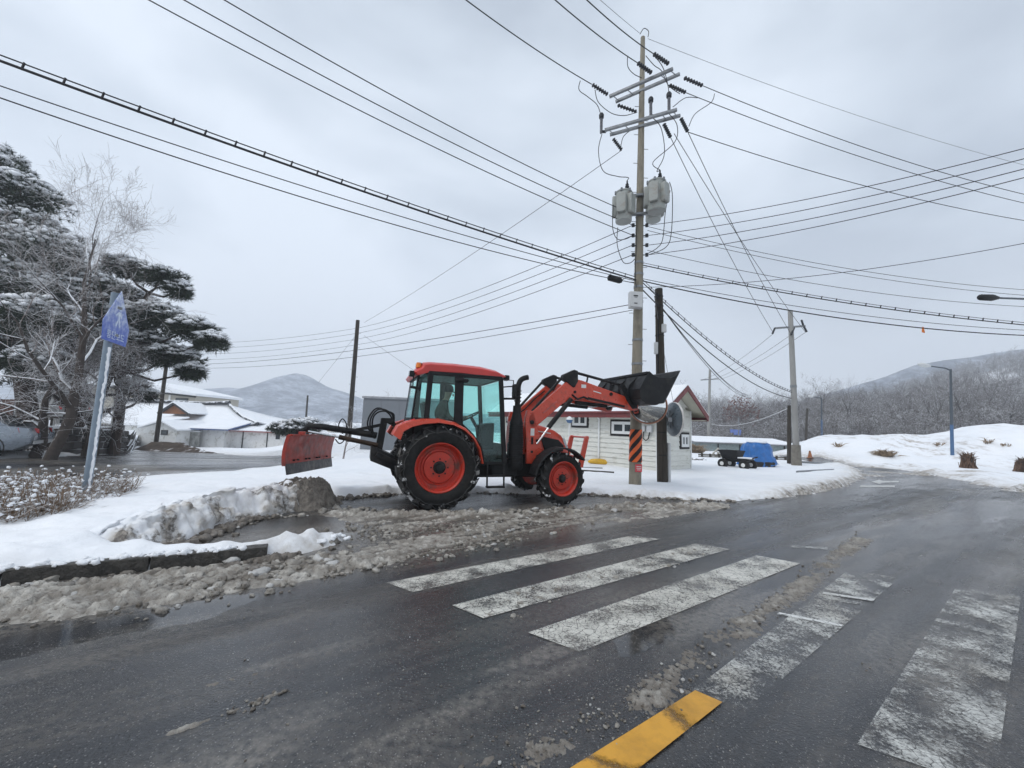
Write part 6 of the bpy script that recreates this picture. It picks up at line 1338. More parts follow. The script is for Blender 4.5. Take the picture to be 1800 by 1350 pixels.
# ------------------------------------------------------------------ cars
def car(name, loc, rz, paintm, label, prof=None, glassm=M_WGL, snow_m=None):
    o = empty(name, loc, rz, label, 'car')
    LO = [(-2.25, .45), (-2.28, .75), (-2.2, .95), (-1.6, 1.02), (1.0, .98), (1.9, .84), (2.2, .66), (2.25, .35), (1.9, .25), (-1.9, .25)]
    UP = [(-1.75, .99), (-1.05, 1.42), (-.3, 1.47), (.4, 1.40), (1.15, .96)] if prof is None else prof
    rg = []
    for y, k in ((-.90, .06), (-.88, .0), (-.7, 0), (.7, 0), (.88, 0), (.90, .06)):
        ins = .10 if abs(y) > .89 else 0
        rg.append([(x*(1-ins*.15), y, z-(k if z > .5 else -k)) for x, z in LO])
    MB().loft(rg).build('body', paintm, o, ang=40, bevel=.03)
    rg = []
    for y, k in ((-.80, 0), (-.66, 1), (.66, 1), (.80, 0)):
        rg.append([(x*(1-.02*k), y*(1 if z < 1.1 else .86), z if z < 1.1 else z-(0 if k else .05)) for x, z in UP])
    MB().loft(rg).build('cabin', paintm, o, ang=40, bevel=.03)
    zt = max(z for x, z in UP); xa, za = UP[0]; xb, zb_ = UP[1]
    MB().hexa([(xa+.03, -.62, za+.02), (xb-.03, -.52, zb_-.05), (xb-.03, .52, zb_-.05), (xa+.03, .62, za+.02), (xa-.02, -.62, za+.06), (xb-.07, -.52, zb_-.01), (xb-.07, .52, zb_-.01), (xa-.02, .62, za+.06)]).build('rear_window', glassm, o)
    xa, za = UP[-1]; xb, zb_ = UP[-2]
    MB().hexa([(xa-.03, -.64, za+.02), (xb+.03, -.56, zb_-.05), (xb+.03, .56, zb_-.05), (xa-.03, .64, za+.02), (xa+.02, -.64, za+.06), (xb+.07, -.56, zb_-.01), (xb+.07, .56, zb_-.01), (xa+.02, .64, za+.06)]).build('windscreen', glassm, o)
    for s_ in (-1, 1):
        MB().prism([(UP[0][0]+.35, 1.02), (UP[1][0]+.08, zt-.10), (.35, zt-.12), (.9, 1.0)], lambda p, t: (p[0], t, p[1]), s_*.76-.02, s_*.76+.02).build('side_window', glassm, o)
        for x in (-1.35, 1.4):
            wv = MB().lathe([(.2, -.10), (.30, -.10), (.32, -.06), (.32, .06), (.30, .10), (.2, .10)], 24, axis='y').build('wheel', M_RUB, o, loc=(x, s_*.82, .32)); MB().lathe([(0, -.06), (.05, -.075), (.19, -.085), (.205, -.10)] if s_ < 0 else [(0, .06), (.05, .075), (.19, .085), (.205, .10)], 20, axis='y').build('rim', M_GALV, wv)
            MB().lathe([(.36, -.02), (.39, -.02), (.39, .02), (.36, .02)], 24, org=(x, s_*.885, .32), axis='y', close=True).build('wheel_arch', M_BLK, o)
        MB().hexa([(-2.31, s_*.50, .78), (-2.0, s_*.905, .80), (-1.98, s_*.90, .82), (-2.28, s_*.5, .80), (-2.29, s_*.5, .92), (-1.95, s_*.905, .95), (-1.93, s_*.89, .95), (-2.25, s_*.5, .94)]).build('tail_lamp', M_TAIL, o, bevel=.01)
    MB().box((-2.285, 0, .80), (.02, .5, .12)).build('number_plate', M_WHT, o)
    MB().bar((-2.30, -.8, .5), (-2.30, .8, .5), .04, .10).build('bumper_trim', M_LTG, o)
    if snow_m: MB().prism([(UP[1][0]-.1, zt-.02), (UP[1][0]+.1, zt+.10), (UP[-2][0]-.1, zt+.09), (UP[-2][0]+.15, zt-.04)], lambda p, t: (p[0], t, p[1]), -.62, .62).build('roof_snow', snow_m, o, bevel=.03)
    return o
M_SILV = mat('silver car paint', (.27, .31, .36), .3, .5, .06, 2, Coat_Weight=.5)
cb1 = G(33, 806); th_ = R(212); car('parked_car', (cb1[0]+2.28*math.cos(th_)-.15, cb1[1]+2.28*math.sin(th_)+.75, float(gz(cb1[0], cb1[1]))), th_, M_SILV, 'silver saloon parked on the lane, only its tail showing')
cb2 = D(70, 735, 21); car('parked_van', (cb2[0], 21.5, float(D(70, 745, 21.5)[2])-.0), R(158), mat('snowy grey paint', (.30, .30, .29), .5, 0, .2, 2, snow=.55), 'grey car coated in snow standing among the trees above the planter', [(-2.1, .99), (-1.9, 1.58), (-.3, 1.66), (.5, 1.58), (1.3, .98)], snow_m=M_RSN)

# ------------------------------------------------------------------ stone planter, railings, bank under the trees
M_STONE = mat('dark field stone', (.055, .05, .047), .85, 0, .45, 4, .6, 14, snow=.75); M_EARTH = mat('brown earth bank', (.05, .036, .026), .95, 0, .4, 3, .6, 12, snow=.62)
PW = empty('stone_planter', (0, 0, 0), 0, 'dry stone planter wall under the tall trees at the lane edge', 'planter'); rs = np.random.RandomState(9)
a_ = G(118, 800); b_ = G(214, 797); c_2 = G(222, 783)
def stonerow(a, b, n, hs):
    for j in range(hs):
        u = -.2*rs.rand()
        while u < n:
            w_ = .6+.8*rs.rand(); f0, f1 = max(u, 0)/n, min(u+w_, n)/n; u += w_
            if f1-f0 < .01: continue
            p = a*(1-(f0+f1)/2)+b*((f0+f1)/2); L_ = np.linalg.norm((b-a)[:2])*(f1-f0); hh = .26
            m_ = MB().box((0, 0, 0), (L_*.96, .34+.1*rs.rand(), hh*(.86+.16*rs.rand())))
            m_.v = [tuple(np.array(q)+rs.randn(3)*.018) for q in m_.v]
            m_.build('stone', M_STONE, PW, bevel=.035, loc=(p[0]+.05*rs.randn(), p[1]+.04*rs.randn(), p[2]+.10+hh*j), rz=math.atan2((b-a)[1], (b-a)[0]))
stonerow(a_, b_, 6, 4); stonerow(b_, c_2+np.array([0, 1.0, 0]), 4, 4)
mid = (a_+b_)/2; nv_ = np.array([-(b_-a_)[1], (b_-a_)[0]])/np.linalg.norm((b_-a_)[:2]); MB().box((mid[0]+nv_[0]*1.05, mid[1]+nv_[1]*1.05, .42), (np.linalg.norm((b_-a_)[:2])*.93, 1.7, .95), rz=math.atan2((b_-a_)[1], (b_-a_)[0])).build('planter_soil', M_EARTH, PW, bevel=.08)
# bank carrying the trees
n = 90; gx = np.linspace(-27, -9.5, n); gy = np.linspace(12.5, 26, n); X, Y = np.meshgrid(gx, gy)
edge = sdf([tuple(G(*p)[:2]) for p in ((-300, 812), (0, 801), (110, 799), (213, 796))]+[tuple(G(232, 784)[:2])]+[(-16, 24), (-30, 26), (-34, 14)], X, Y)
Z = gz(X, Y)+sstep(.1, -2.2, edge+.5*(fbm(X, Y, 3, 5)-.5))*(.9+.35*fbm(X*.6, Y*.6, 3, 7))-.1+.10*(fbm(X*2.5, Y*2.5, 3, 8)-.5)
bankm = npmesh('tree_bank', np.stack([X, Y, Z], -1).reshape(-1, 3), gridfaces(n, n), True, [mat('earth bank with snow', (.06, .043, .032), .95, 0, .4, 3, .6, 12, snow=1.0)]); o = link('tree_bank', bankm); tag(o, kind='structure')
def bankz(x, y):
    i = int(np.clip((x+27)/17.5*(n-1), 0, n-1)); j = int(np.clip((y-12.5)/13.5*(n-1), 0, n-1)); return float(Z[j, i])
# white railing
ra, rb_ = D(52, 742, 19.0), D(112, 748, 18.4); FN = empty('railing', tuple(ra), 0, 'low dark railing with pale balusters above the earth bank', 'railing')
dv = rb_-ra; zg = -.1
for k in range(4): p = dv*(k/3); MB().box((p[0], p[1], p[2]-.1), (.10, .10, .75)).build('post', M_WOOD, FN)
for f in (.33, -.25): MB().bar((0, 0, f), (dv[0], dv[1], dv[2]+f), .05, .07).build('rail', M_WOOD, FN)
for k in range(1, 20):
    if k % 6: p = dv*(k/20); MB().box((p[0], p[1], p[2]+.03), (.03, .03, .5)).build('baluster', M_LTG, FN)
fa = D(-10, 720, 17.5); WF = empty('timber_fence', (fa[0], fa[1], 0), 0, 'reddish brown timber fence behind the leaning pine trunk', 'fence')
for k in range(9): MB().box((k*.19-.8, 0, fa[2]-.1+.03*rs.rand()), (.17, .04, 1.1)).build('board', mat('brown fence board', (.10, .045, .03), .8, 0, .25, 5) if k == 0 else bpy.data.materials['brown fence board'], WF)
# hay-like bundles and dead brush on the bank to the right
M_STRAW = mat('dead brown brush', (.13, .075, .045), .9, 0, .4, 9); M_STRAW2 = mat('pale dry grass', (.26, .19, .12), .9, 0, .3, 9)
def brush(name, px, py, wpx, hpx, n, label, m, seed, lean=.3, snowy=False):
    p = G(px, py); sc = p[1]/720; W_, H_ = wpx*sc, hpx*sc; rs = np.random.RandomState(seed); Vs = []; Fs = []
    for i in range(n):
        a = rs.rand()*6.28; r0 = W_*.42*math.sqrt(rs.rand()); b0 = np.array([r0*math.cos(a), r0*math.sin(a)*.7, 0]); L_ = 1.5*H_*(.5+.5*rs.rand())*(1-.35*r0/(W_*.42))
        d = np.array([rs.randn()*lean, rs.randn()*lean, 1]) if lean > .5 else np.array([-b0[0]*1.5/H_+rs.randn()*.12, -b0[1]*1.5/H_+rs.randn()*.12, 1]); d /= np.linalg.norm(d); s_ = np.cross(d, rs.randn(3)); s_ /= np.linalg.norm(s_); wd = .03+.03*rs.rand()
        m_ = b0+d*L_*.6+np.array([rs.randn()*.05, rs.randn()*.05, 0]); e = m_+np.array([d[0]+rs.randn()*(.5 if lean > .5 else .25), d[1]+rs.randn()*(.5 if lean > .5 else .25), -.1+.5*rs.rand()])*L_*.4
        k = len(Vs); Vs += [b0-s_*wd/2, b0+s_*wd/2, m_+s_*wd/2, m_-s_*wd/2, e]; Fs += [(k, k+1, k+2, k+3), (k+3, k+2, k+4)]
    me = npmesh(name, np.array(Vs), Fs, False, [m]); o = link(name, me, None, (p[0], p[1], p[2]+.12)); tag(o, label, 'brush'); return o
brush('brush_bundle', 1703, 829, 34, 36, 700, 'upright dark brown brush bundle beside the tall lamp post', M_STRAW, 1, .25); brush('brush_bundle', 1798, 833, 34, 30, 700, 'dark brown brush bundle on the bank at the far bend side', M_STRAW, 2, .35)
brush('dry_bush', 1556, 806, 30, 18, 300, 'pale dry bush drooping over the snow bank', M_STRAW2, 3, .8); brush('dry_bush', 1222, 800, 26, 22, 500, 'tangled orange brown bush beside the house gable', M_STRAW2, 4, .7)
for i, (px, py, w_, h) in enumerate(((1475, 790, 10, 14), (1650, 788, 10, 12), (1735, 785, 10, 18), (1768, 788, 20, 9))): brush('dead_weeds', px, py, w_, h, 26, 'sparse dead weeds poking through the snow bank', M_STRAW2, 20+i, .6)['group'] = 'dead weeds on the snow bank'
# ------------------------------------------------------------------ trees
M_BARK = mat('dark bark', (.045, .036, .030), .9, 0, .4, 6, .7, 20, stretch=(2, 2, .6)); M_BARKS = mat('bark with snow on top', (.060, .047, .040), .9, 0, .3, 6, snow=.22); M_TWIG = mat('frosted twigs', (.19, .155, .14), .9, 0, .25, 3, snow=.12)
M_FTW = mat('hillside twigs', (.095, .08, .074), .95, 0, .25, 2, snow=.50); M_FBK = mat('hillside bark', (.05, .043, .04), .95, 0, .3, 3, snow=.72)
def branches(seed, h, levels=4, n0=7, spread=.75, r0=None, lean=(0, 0), up=.25, first=.35, twig=1.0, ratio=.62, nseg=4, kink=.22):
    """list of (points, radii, level)"""
    rs = np.random.RandomState(seed); out_ = []; r0 = r0 or h*.026
    def grow(p, d, L_, r_, lv):
        pts = [p]; rad = [r_]; ns = nseg if lv < levels else 2
        for i in range(ns):
            d = d+rs.randn(3)*kink*(.6 if lv == 0 else 1)+np.array([0, 0, up*(.25 if lv else .4)]); d = d/np.linalg.norm(d)
            p = p+d*L_/ns; pts.append(p); rad.append(max(r_*(1-(i+1)/ns*(.86 if lv else .9)), .004*twig))
        out_.append((pts, rad, lv))
        if lv >= levels: return
        nc = n0 if lv == 0 else int(n0*(.75 if lv == 1 else .7))
        for k in range(nc):
            f = first+(1-first)*(k+rs.rand())/nc if lv == 0 else .25+.75*(k+rs.rand())/nc
            x = f*ns; i = min(int(x), ns-1); q = pts[i]*(1-(x-i))+pts[i+1]*(x-i); rr = rad[i]*(1-(x-i))+rad[i+1]*(x-i)
            dd = pts[i+1]-pts[i]; dd /= np.linalg.norm(dd); s_ = rs.randn(3); s_ -= dd*(s_@dd); s_ /= np.linalg.norm(s_)+1e-9
            grow(q, dd*(1-spread*.55)+s_*spread, L_*ratio*(.7+.5*rs.rand())*(1-.35*f if lv == 0 else 1), max(rr*.58, .004*twig), lv+1)
    grow(np.zeros(3), np.array([lean[0], lean[1], 1.0])/math.sqrt(1+lean[0]**2+lean[1]**2), h*.62, r0, 0)
    return out_
def tubes_np(brs, sides):
    Vs = []; Fs = []; n = 0
    for pts, rad, lv in brs:
        k = sides(lv); P = np.array(pts); m = len(P); T = np.gradient(P, axis=0); T /= np.linalg.norm(T, axis=1)[:, None]+1e-9
        u = np.cross(T, [.31, .22, .92] if abs(T[0][2]) < .85 else [1., .1, 0]); u /= np.linalg.norm(u, axis=1)[:, None]+1e-9; v = np.cross(T, u); a = np.arange(k)*2*math.pi/k
        R_ = np.array(rad)[:, None, None]; ring = P[:, None, :]+R_*(u[:, None, :]*np.cos(a)[None, :, None]+v[:, None, :]*np.sin(a)[None, :, None])
        Vs.append(ring.reshape(-1, 3)); i = np.arange(m*k).reshape(m, k)+n; j = np.roll(i, -1, 1); Fs.append(np.stack([i[:-1], j[:-1], j[1:], i[1:]], -1).reshape(-1, 4)); n += m*k
    return np.concatenate(Vs), np.concatenate(Fs)
def tree_meshes(name, brs, cut, mt_, mc, s=lambda lv: 7 if lv == 0 else (5 if lv == 1 else 3)):
    a = [b for b in brs if b[2] <= cut]; c = [b for b in brs if b[2] > cut]
    Va, Fa = tubes_np(a, s); Vc, Fc = tubes_np(c, s); return npmesh('trunk', Va, Fa, True, [mt_]), npmesh('crown', Vc, Fc, False, [mc])
def put_tree(name, mt_, mc, loc, rz=0, sc=1.0, label=None, group=None, cat='tree'):
    o = empty(name, loc, rz, label, cat, group); o.scale = (sc, sc, sc); link('trunk', mt_, o); link('crown', mc, o); return o

# --- bare trees by the lane
b1 = branches(3, 12.0, 4, 10, .66, .17, (.08, .0), .38, .22, .8, .54, 5, .20); p = D(85, 800, 13.0)
put_tree('bare_tree', *tree_meshes('t', b1, 1, M_BARKS, M_TWIG), (p[0], p[1], bankz(p[0], p[1])-.1), .4, 1, 'tall bare tree with upright shoots standing before the leaning pine')
b2 = branches(8, 6.4, 4, 10, .95, .26, (.06, -.05), .10, .32, .8, .60, 5, .28); p = D(160, 772, 15.2)
put_tree('bare_tree', *tree_meshes('t', b2, 1, M_BARK, M_TWIG), (p[0], p[1], bankz(p[0], p[1])-.1), 1.0, 1, 'forked bare tree with dense frosted twigs growing behind the stone planter')
b3 = branches(12, 5.8, 4, 9, 1.0, .17, (-.05, -.1), .08, .30, .8, .60, 5, .28); p = D(60, 790, 13.6)
put_tree('bare_tree', *tree_meshes('t', b3, 1, M_BARKS, M_TWIG), (p[0], p[1], bankz(p[0], p[1])-.1), 2.0, 1, 'low spreading bare tree with snowy horizontal branches in front of the pines')
b4 = branches(18, 3.6, 3, 6, .7, .05, (.1, 0), .3, .15, .6, .7); M_FR = mat('thickly frosted twigs', (.22, .19, .18), .9, 0, .2, 4, snow=.25)
p = G(716, 790); put_tree('young_tree', *tree_meshes('t', b4, 0, M_FR, M_FR), (p[0]-.2, 15.5, .05), .4, .72, 'small frosted sapling between the grey shed and the tractor cab')
p = D(680, 760, 26); put_tree('young_tree', *tree_meshes('t', branches(22, 5, 3, 6, .7, .06, up=.35), 0, M_BARK, M_TWIG), (p[0], 26, 0), 0, .8, 'bare sapling whose top shows over the grey shed roof')
# --- pines
t = NT('pine needles'); v = t.coord(); t.bsdf(t.mix(t.ramp(t.noise(v, 2.5, 4), .3, .7), (.012, .022, .014), (.035, .052, .028)), .7); M_NEED = t.m
M_PBARK = mat('pine bark', (.060, .042, .034), .95, 0, .45, 5, .9, 14, stretch=(2, 2, .5))
def pads(padlist, seed, base, dens=1.0):
    rs = np.random.RandomState(seed); NV = []; SV = []
    for (cx, cy, rx, ry, Y) in padlist:
        c = D(cx, cy, Y)-base; a, h = rx*Y/720, ry*Y/720; a *= .9; n = int(dens*215*a*a+190); k = 8
        u = rs.randn(n, 3); u /= np.linalg.norm(u, axis=1)[:, None]; rr = rs.rand(n)**.45; tl = .5*np.sin(u[:, 0]*3+cx)*.3
        lob = 1+.35*(fbm(u[:, 0]*2.2+cx, u[:, 1]*2.2+cy, 3, seed)-.5)*2
        C_ = c+u*rr[:, None]*np.array([a, a*.85, h])*lob[:, None]; C_[:, 2] -= .22*h*((C_[:, 0]-c[0])/a)**2*1.5
        # needle tufts
        d = rs.randn(n, k, 3)*.62+np.array([0, 0, .35])+u[:, None, :]*.8; d /= np.linalg.norm(d, axis=2)[:, :, None]; L_ = (.16+.14*rs.rand(n, k))[:, :, None]
        s_ = np.cross(d, rs.randn(n, k, 3)); s_ /= np.linalg.norm(s_, axis=2)[:, :, None]; wd = .016
        T = np.stack([C_[:, None, :]-s_*wd, C_[:, None, :]+s_*wd, C_[:, None, :]+d*L_], 2); NV.append(T.reshape(-1, 3))
        top = (C_[:, 2]-c[2] > h*(.05+.5*rs.rand(n)-.25)) & (rs.rand(n) < 1.0) & (rr > .2)
        Q = C_[top]+np.array([0, 0, .12]); m = len(Q); sz = (.06+.13*rs.rand(m)**1.2)[:, None, None]
        o8 = np.array([[1, 0, 0], [.1, 1, 0], [-1, .1, 0], [0, -1, 0], [0, 0, .6], [0, 0, -.35]]); ang = rs.rand(m)*6.28
        rot = np.stack([np.stack([np.cos(ang), -np.sin(ang), 0*ang], -1), np.stack([np.sin(ang), np.cos(ang), 0*ang], -1), np.stack([0*ang, 0*ang, 1+0*ang], -1)], 1)
        B = np.einsum('mij,kj->mki', rot, o8*np.array([1.5, .8, 1]))*sz*(1+.5*(rs.rand(m, 6, 1)-.5)); SV.append((Q[:, None, :]+B).reshape(-1, 3))
    N_ = np.concatenate(NV); S_ = np.concatenate(SV); nf = np.arange(len(N_)).reshape(-1, 3); kq = len(S_)//6
    o8f = np.array([[0, 1, 4], [1, 2, 4], [2, 3, 4], [3, 0, 4], [1, 0, 5], [2, 1, 5], [3, 2, 5], [0, 3, 5]]); sf = (np.arange(kq)[:, None, None]*6+o8f[None]).reshape(-1, 3)
    return npmesh('needles', N_, nf, False, [M_NEED]), npmesh('snow_clumps', S_, sf, False, [M_RSN])
def pine(base, trunk, rad, padlist, seed, label, dens=1.0):
    o = empty('pine_tree', tuple(base), 0, label, 'tree'); T = [np.array(D(*q))-base for q in trunk]; T[0] = np.array([T[0][0], T[0][1], -.2])
    tk = MB().tube(T, [rad*(1-.6*i/(len(T)-1)) for i in range(len(T))], 10)
    for (cx, cy, rx, ry, Y) in padlist:
        c = D(cx, cy, Y)-base; j = min(range(len(T)), key=lambda i: np.linalg.norm(T[i]-c)+(0 if T[i][2] < c[2]+.3 else 1.5)); a = T[j]; m_ = a*.5+c*.5+np.array([0, 0, -.12*np.linalg.norm(c-a)]); tk.tube([a, m_, c], [rad*.33, rad*.24, rad*.12], 6)
        for e in range(4): ang = e*1.57+cx; tk.tube([m_*.3+c*.7, c+np.array([math.cos(ang)*rx*Y/720*.7, math.sin(ang)*rx*Y/720*.6, .0])], [rad*.12, rad*.05], 4)
    tk.build('trunk', M_PBARK, o); a, b_ = pads(padlist, seed, base, dens); link('needles', a, o); link('snow_clumps', b_, o); return o
Y = 15.0; ba = D(42, 800, Y); ba[2] = bankz(ba[0], ba[1])
pine(ba, [(42, 805, Y), (52, 740, Y), (40, 660, Y), (30, 560, Y), (25, 420, Y), (15, 300, Y)], .33, [(-10, 300, 70, 40, 15.5), (40, 345, 75, 40, 15), (5, 400, 110, 45, 15), (75, 440, 75, 40, 14.6), (0, 500, 120, 40, 15), (95, 470, 50, 30, 15.5), (60, 560, 95, 35, 14), (-10, 600, 90, 40, 15), (70, 640, 75, 28, 14.4), (110, 520, 70, 32, 15.4)], 1, 'massive leaning snow laden pine at the left edge of the lane')
Y = 16.5; bb = D(124, 775, Y); bb[2] = bankz(bb[0], bb[1])
pine(bb, [(122, 778, Y), (133, 720, Y), (139, 640, Y), (145, 560, Y), (160, 500, Y)], .36, [(160, 510, 80, 26, 16.5), (90, 540, 80, 30, 16), (190, 560, 60, 30, 16.8), (120, 605, 60, 24, 17), (80, 670, 55, 18, 17.5)], 2, 'thick trunked pine rising from the stone planter')
Y = 17.5; bc = D(205, 765, Y); bc[2] = bankz(bc[0], bc[1])
pine(bc, [(204, 768, Y), (211, 720, Y), (213, 650, Y), (216, 600, Y), (235, 555, Y), (262, 515, Y)], .20, [(222, 472, 48, 14, 17.5), (285, 488, 44, 17, 17), (315, 512, 22, 14, 17), (215, 530, 60, 22, 17.8), (270, 560, 60, 26, 17), (335, 578, 45, 20, 16.6), (372, 602, 30, 15, 16.5), (240, 605, 66, 26, 17.2), (300, 628, 50, 18, 17), (335, 655, 26, 12, 17), (200, 640, 50, 20, 18), (235, 680, 26, 12, 17.6), (255, 695, 20, 8, 17.5)], 3, 'slender pine with flat cloud shaped pads stretching towards the village', 1.3)
Y = 24; bs_ = D(520, 765, Y); bs_[2] = float(gz(bs_[0], bs_[1]))
pine(bs_, [(520, 768, Y), (522, 755, Y), (520, 745, Y)], .10, [(500, 752, 28, 9, 24), (535, 748, 32, 10, 24), (520, 757, 40, 8, 24)], 4, 'low snowy pine shrub behind the rear snow blade', 1.6)

# --- twiggy snow covered hedge at the corner
rsH = np.random.RandomState(31)
def hedge_bush(seed):
    rs = np.random.RandomState(seed); br_ = []; S_ = []
    for i in range(130):
        a = rs.rand()*6.28; r_ = .32*math.sqrt(rs.rand()); p = np.array([r_*math.cos(a), r_*math.sin(a), 0]); d = np.array([math.cos(a)*.5*rs.rand(), math.sin(a)*.5*rs.rand(), .8]); pts = [p]; L_ = .22+.30*rs.rand()
        for k in range(3): d = d+rs.randn(3)*.35; d /= np.linalg.norm(d); p = p+d*L_/3; pts.append(p)
        br_.append((pts, [.006, .005, .004, .003], 3))
        for k in range(2): q = pts[1+k]; e = q+np.array([rs.randn()*.09, rs.randn()*.09, .03+.07*rs.rand()]); br_.append(([q, e], [.004, .002], 3))
        if rs.rand() < .6: S_.append((pts[-1] if rs.rand() < .6 else pts[-2], .008+.014*rs.rand()))
    V, F = tubes_np(br_, lambda lv: 3); Vl, Fl, _, _ = lumps([s[0] for s in S_], [s[1] for s in S_], seed, .8); return npmesh('twigs', V, F, False, [M_HTW]), npmesh('snow_tips', Vl, Fl, True, [M_RSN])
M_HTW = mat('hedge twigs with snow', (.20, .135, .085), .9, 0, .35, 9, snow=.45)
hm = [hedge_bush(s) for s in (1, 2, 3)]
for i, (px, py) in enumerate(((-70, 915), (-20, 918), (12, 925), (40, 918), (75, 905), (20, 890), (60, 880), (100, 893), (105, 872), (140, 868), (165, 882), (190, 868), (-30, 890), (20, 868), (65, 862), (-60, 885))):
    p = G(px, py+12); o = empty('hedge_bush', (p[0], p[1], .10), i*1.3, 'low leafless hedge bush with snow on its twigs behind the crosswalk sign', 'bush', 'low hedge bushes at the snowy corner'); s_ = .85+.35*rsH.rand(); o.scale = (s_, s_, s_*.95); a, b_ = hm[i % 3]; link('twigs', a, o); link('snow_tips', b_, o)['kind'] = 'stuff'

# --- wooded hillside on the right
ft = []
for k, (sd_, h) in enumerate(((41, 9), (42, 10.5), (43, 8), (44, 11), (45, 7.5), (46, 9.5))):
    ft.append(tree_meshes('f', branches(sd_, h, 4, 7, .72, .17, (.1*(k-2.5)/2.5, 0), .28, .18, 1.3, .60, 3), 1, M_FBK, M_FTW))
rsF = np.random.RandomState(77); cnt = 0
for i in range(280):
    a = .37+1.03*rsF.rand(); Yt = 54+36*rsF.rand()
    if a > 1.0: Yt = 47+32*rsF.rand()
    x = a*Yt
    if a < .5: Yt = 60+25*rsF.rand(); x = a*Yt
    mt_, mc = ft[i % 6]; s_ = .58+.42*rsF.rand()+(.10 if a > 1.05 else 0); put_tree('woodland_tree', mt_, mc, (x, Yt, float(gz(x, Yt))-.1), rsF.rand()*6.28, s_, ('tall' if s_ > .9 else 'middling' if s_ > .72 else 'short')+' bare frosted tree at the near edge of the wood behind the snow bank', 'bare trees along the near edge of the wood')
# undergrowth: dense small shrubs as one mass, with the trees farther up
def mass(name, n, seed, amin, amax, ymin, ymax, srcs, smin, smax, m, label):
    rs = np.random.RandomState(seed); Vs = []; Fs = []; off = 0
    for i in range(n):
        a = amin+(amax-amin)*rs.rand(); y = ymin+(ymax-ymin)*rs.rand(); x = a*y; V, F = srcs[i % len(srcs)]; s_ = smin+(smax-smin)*rs.rand(); r_ = rs.rand()*6.28; c, q = math.cos(r_)*s_, math.sin(r_)*s_
        Vs.append(np.stack([V[:, 0]*c-V[:, 1]*q+x, V[:, 0]*q+V[:, 1]*c+y, V[:, 2]*s_+float(gz(x, y))-.15], -1)); Fs.append(F+off); off += len(V)
    o = link(name, npmesh(name, np.concatenate(Vs), np.concatenate(Fs), False, [m])); tag(o, label, 'woodland', kind='stuff'); return o
low = [tubes_np(branches(60+k, 9, 3, 7, .75, .14, (0, 0), .28, .15, 4.0, .62, 2), lambda lv: 3) for k in range(4)]
shr = [tubes_np(branches(70+k, 3.2, 3, 8, 1.0, .05, (0, 0), .08, .05, 2.0, .75, 2), lambda lv: 3) for k in range(3)]
mass('distant_woodland', 800, 5, .36, 1.45, 80, 235, low, .75, 1.25, M_FTW, 'dense grey bare woodland covering the hillside')
mass('undergrowth', 460, 6, .37, 1.42, 43, 85, shr, .7, 1.4, M_FTW, 'tangled snowy undergrowth at the foot of the wood')
# a russet-leaved oak among them
p = D(1302, 760, 58); Vr = []; rs = np.random.RandomState(3)
o = empty('russet_tree', (p[0], 58, float(gz(p[0], 58))), 0, 'small tree still holding russet brown leaves before the wood', 'tree'); link('trunk', ft[2][0], o); n = 900; u = rs.randn(n, 3); u /= np.linalg.norm(u, axis=1)[:, None]; c = u*rs.rand(n, 1)**.4*np.array([2.4, 2.4, 2.6])+np.array([0, 0, 4.6]); d1 = rs.randn(n, 3)*.16; d2 = rs.randn(n, 3)*.16
link('crown', npmesh('crown', np.stack([c, c+d1, c+d2], 1).reshape(-1, 3), np.arange(3*n).reshape(-1, 3), False, [mat('russet leaves', (.14, .045, .028), .9, 0, .3, 3)]), o)
# hillside, far hill and mountains
M_HILL = mat('leaf litter under snow', (.12, .105, .095), .95, 0, .3, .15, dirt=(.55, .56, .58), dirtamt=.55)
hx_ = np.linspace(16, 460, 110); hy_ = np.linspace(52, 330, 80); hill = link('hill', gridmesh('hill', hx_, hy_, lambda X, Y: gz(X, Y)+.12+1.5*(fbm(X*.06, Y*.06, 3, 4)-.5)*sstep(80, 140, Y), [M_HILL])); tag(hill, kind='structure')
t = NT('snow dusted forest'); v = t.coord(); n_ = t.noise(v, .05, 8, .72); st2 = t.noise(t.coord(scale=(1, 1, .25)), .25, 5, .7)
c_ = t.mix(t.ramp(n_, .42, .62), (.09, .115, .16), (.46, .50, .57)); c_ = t.mix(t.math('MULTIPLY', t.ramp(st2, .5, .62), .65), c_, (.07, .08, .10)); t.bsdf(c_, .95, 0, t.bump(n_, 1, 6)); M_MTN = t.m
def ridge(name, pts, Y, dep, seed, zb=-5, amp=.16, m=M_MTN):
    P = np.array([D(px, py, Y) for px, py in pts]); xs = np.linspace(P[0][0], P[-1][0], 160); hz_ = np.interp(xs, P[:, 0], P[:, 2]); vs2 = np.linspace(-1, 1, 60); X = np.tile(xs, (60, 1)); Vv = np.tile(vs2[:, None], (1, 160)); Yg = Y+Vv*dep
    base = np.clip(1-np.abs(Vv), 0, 1)**.85; k = 60/ dep
    nz_ = fbm(X*.022*k, Yg*.022*k, 5, seed)-.5; rdg = 1-np.abs(fbm(X*.012*k, Yg*.008*k, 4, seed+3)-.5)*4; Z = zb+(hz_[None]-zb)*(base+(amp*nz_*2+.10*rdg)*base*(1-base)*3) + (hz_[None]-zb)*.05*nz_*base
    o = link(name, npmesh(name, np.stack([X, Yg, Z], -1).reshape(-1, 3), gridfaces(60, 160), True, [m])); tag(o, kind='structure'); return o
ridge('mountain', [(-700, 640), (-300, 660), (0, 672), (180, 668), (300, 690), (345, 686), (400, 681), (440, 684), (470, 678), (495, 665), (510, 659), (522, 656), (532, 657), (548, 664), (575, 680), (610, 690), (650, 706), (720, 722), (860, 728), (1100, 735), (1300, 742)], 520, 190, 3)
ridge('mountain', [(200, 715), (330, 708), (450, 716), (540, 712), (640, 722), (760, 730), (950, 738)], 330, 60, 9)
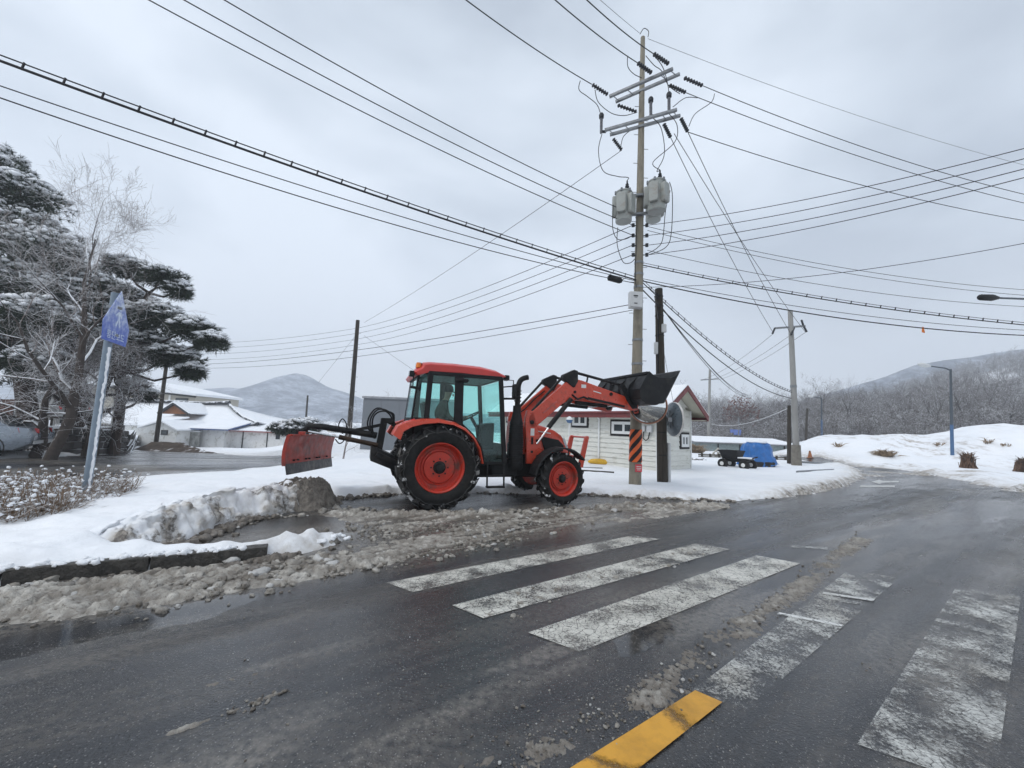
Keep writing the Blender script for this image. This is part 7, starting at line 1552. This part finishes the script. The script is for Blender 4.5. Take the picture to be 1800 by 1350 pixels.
ridge('hill', [(1180, 745), (1350, 718), (1480, 684), (1560, 660), (1610, 640), (1660, 632), (1700, 628), (1760, 618), (1850, 606), (2000, 590), (2300, 560)], 340, 110, 14, zb=0)
# scattered far roofs and tree lines across the plain
rs = np.random.RandomState(12)
for i in range(26):
    Yf = 150+150*rs.rand(); px = 330+300*rs.rand(); p = D(px, 745, Yf); z = float(gz(p[0], Yf)); w_ = 5+7*rs.rand(); o = empty('farm_building', (p[0], Yf, z), rs.rand()*.6-.3, 'tiny snow roofed farm building far out on the plain', 'building', 'far farm buildings below the mountain')
    MB().box((0, 0, 1.1), (w_, 4, 2.2)).build('wall', M_BEI if i % 3 else M_GRW, o); MB().prism([(-2.4, 2.1), (2.4, 2.1), (0, 3.5)], lambda p, t: (t, p[0], p[1]), -w_/2-.3, w_/2+.3).build('roof_snow', M_RSN, o, smooth=False)
shr2 = shr
def treeline(n, Ya, Yb, pa, pb, seed):
    rs = np.random.RandomState(seed); Vs = []; Fs = []; off = 0
    for i in range(n):
        y = Ya+(Yb-Ya)*rs.rand(); x = D(pa+(pb-pa)*rs.rand(), 745, y)[0]; V, F = shr[i % 3]; s_ = .8+1.0*rs.rand(); Vs.append(V*s_+np.array([x, y, float(gz(x, y))])); Fs.append(F+off); off += len(V)
    return np.concatenate(Vs), np.concatenate(Fs)
V, F = treeline(120, 110, 260, 330, 640, 4); o = link('far_thicket', npmesh('far_thicket', V, F, False, [mat('far thicket', (.07, .075, .085), .95, snow=.7)])); tag(o, 'thin dark thickets scattered over the far fields', 'thicket', kind='stuff')
# trees on the bank behind the viewer, which the convex mirror shows
for i in range(9):
    x = -8+3.1*i+rsF.rand(); y = -16-4*rsF.rand(); mt_, mc = ft[i % 6]; put_tree('roadside_tree', mt_, mc, (x, y, 0), i*1.1, .7, 'bare roadside tree across the road from the tractor', 'bare trees across the road from the tractor')
# ------------------------------------------------------------------ winter haze
t = NT('winter haze'); vp = t.n('ShaderNodeVolumePrincipled'); vp.inputs['Color'].default_value = (.86, .90, .96, 1); vp.inputs['Density'].default_value = .0015; vp.inputs['Anisotropy'].default_value = .2; t.l(vp.outputs[0], t.out.inputs['Volume'])
o = MB().box((0, 330, 74), (1500, 800, 164)).build('haze', t.m, None, smooth=False); tag(o, 'pale winter haze thickening towards the mountains', 'haze', kind='stuff')
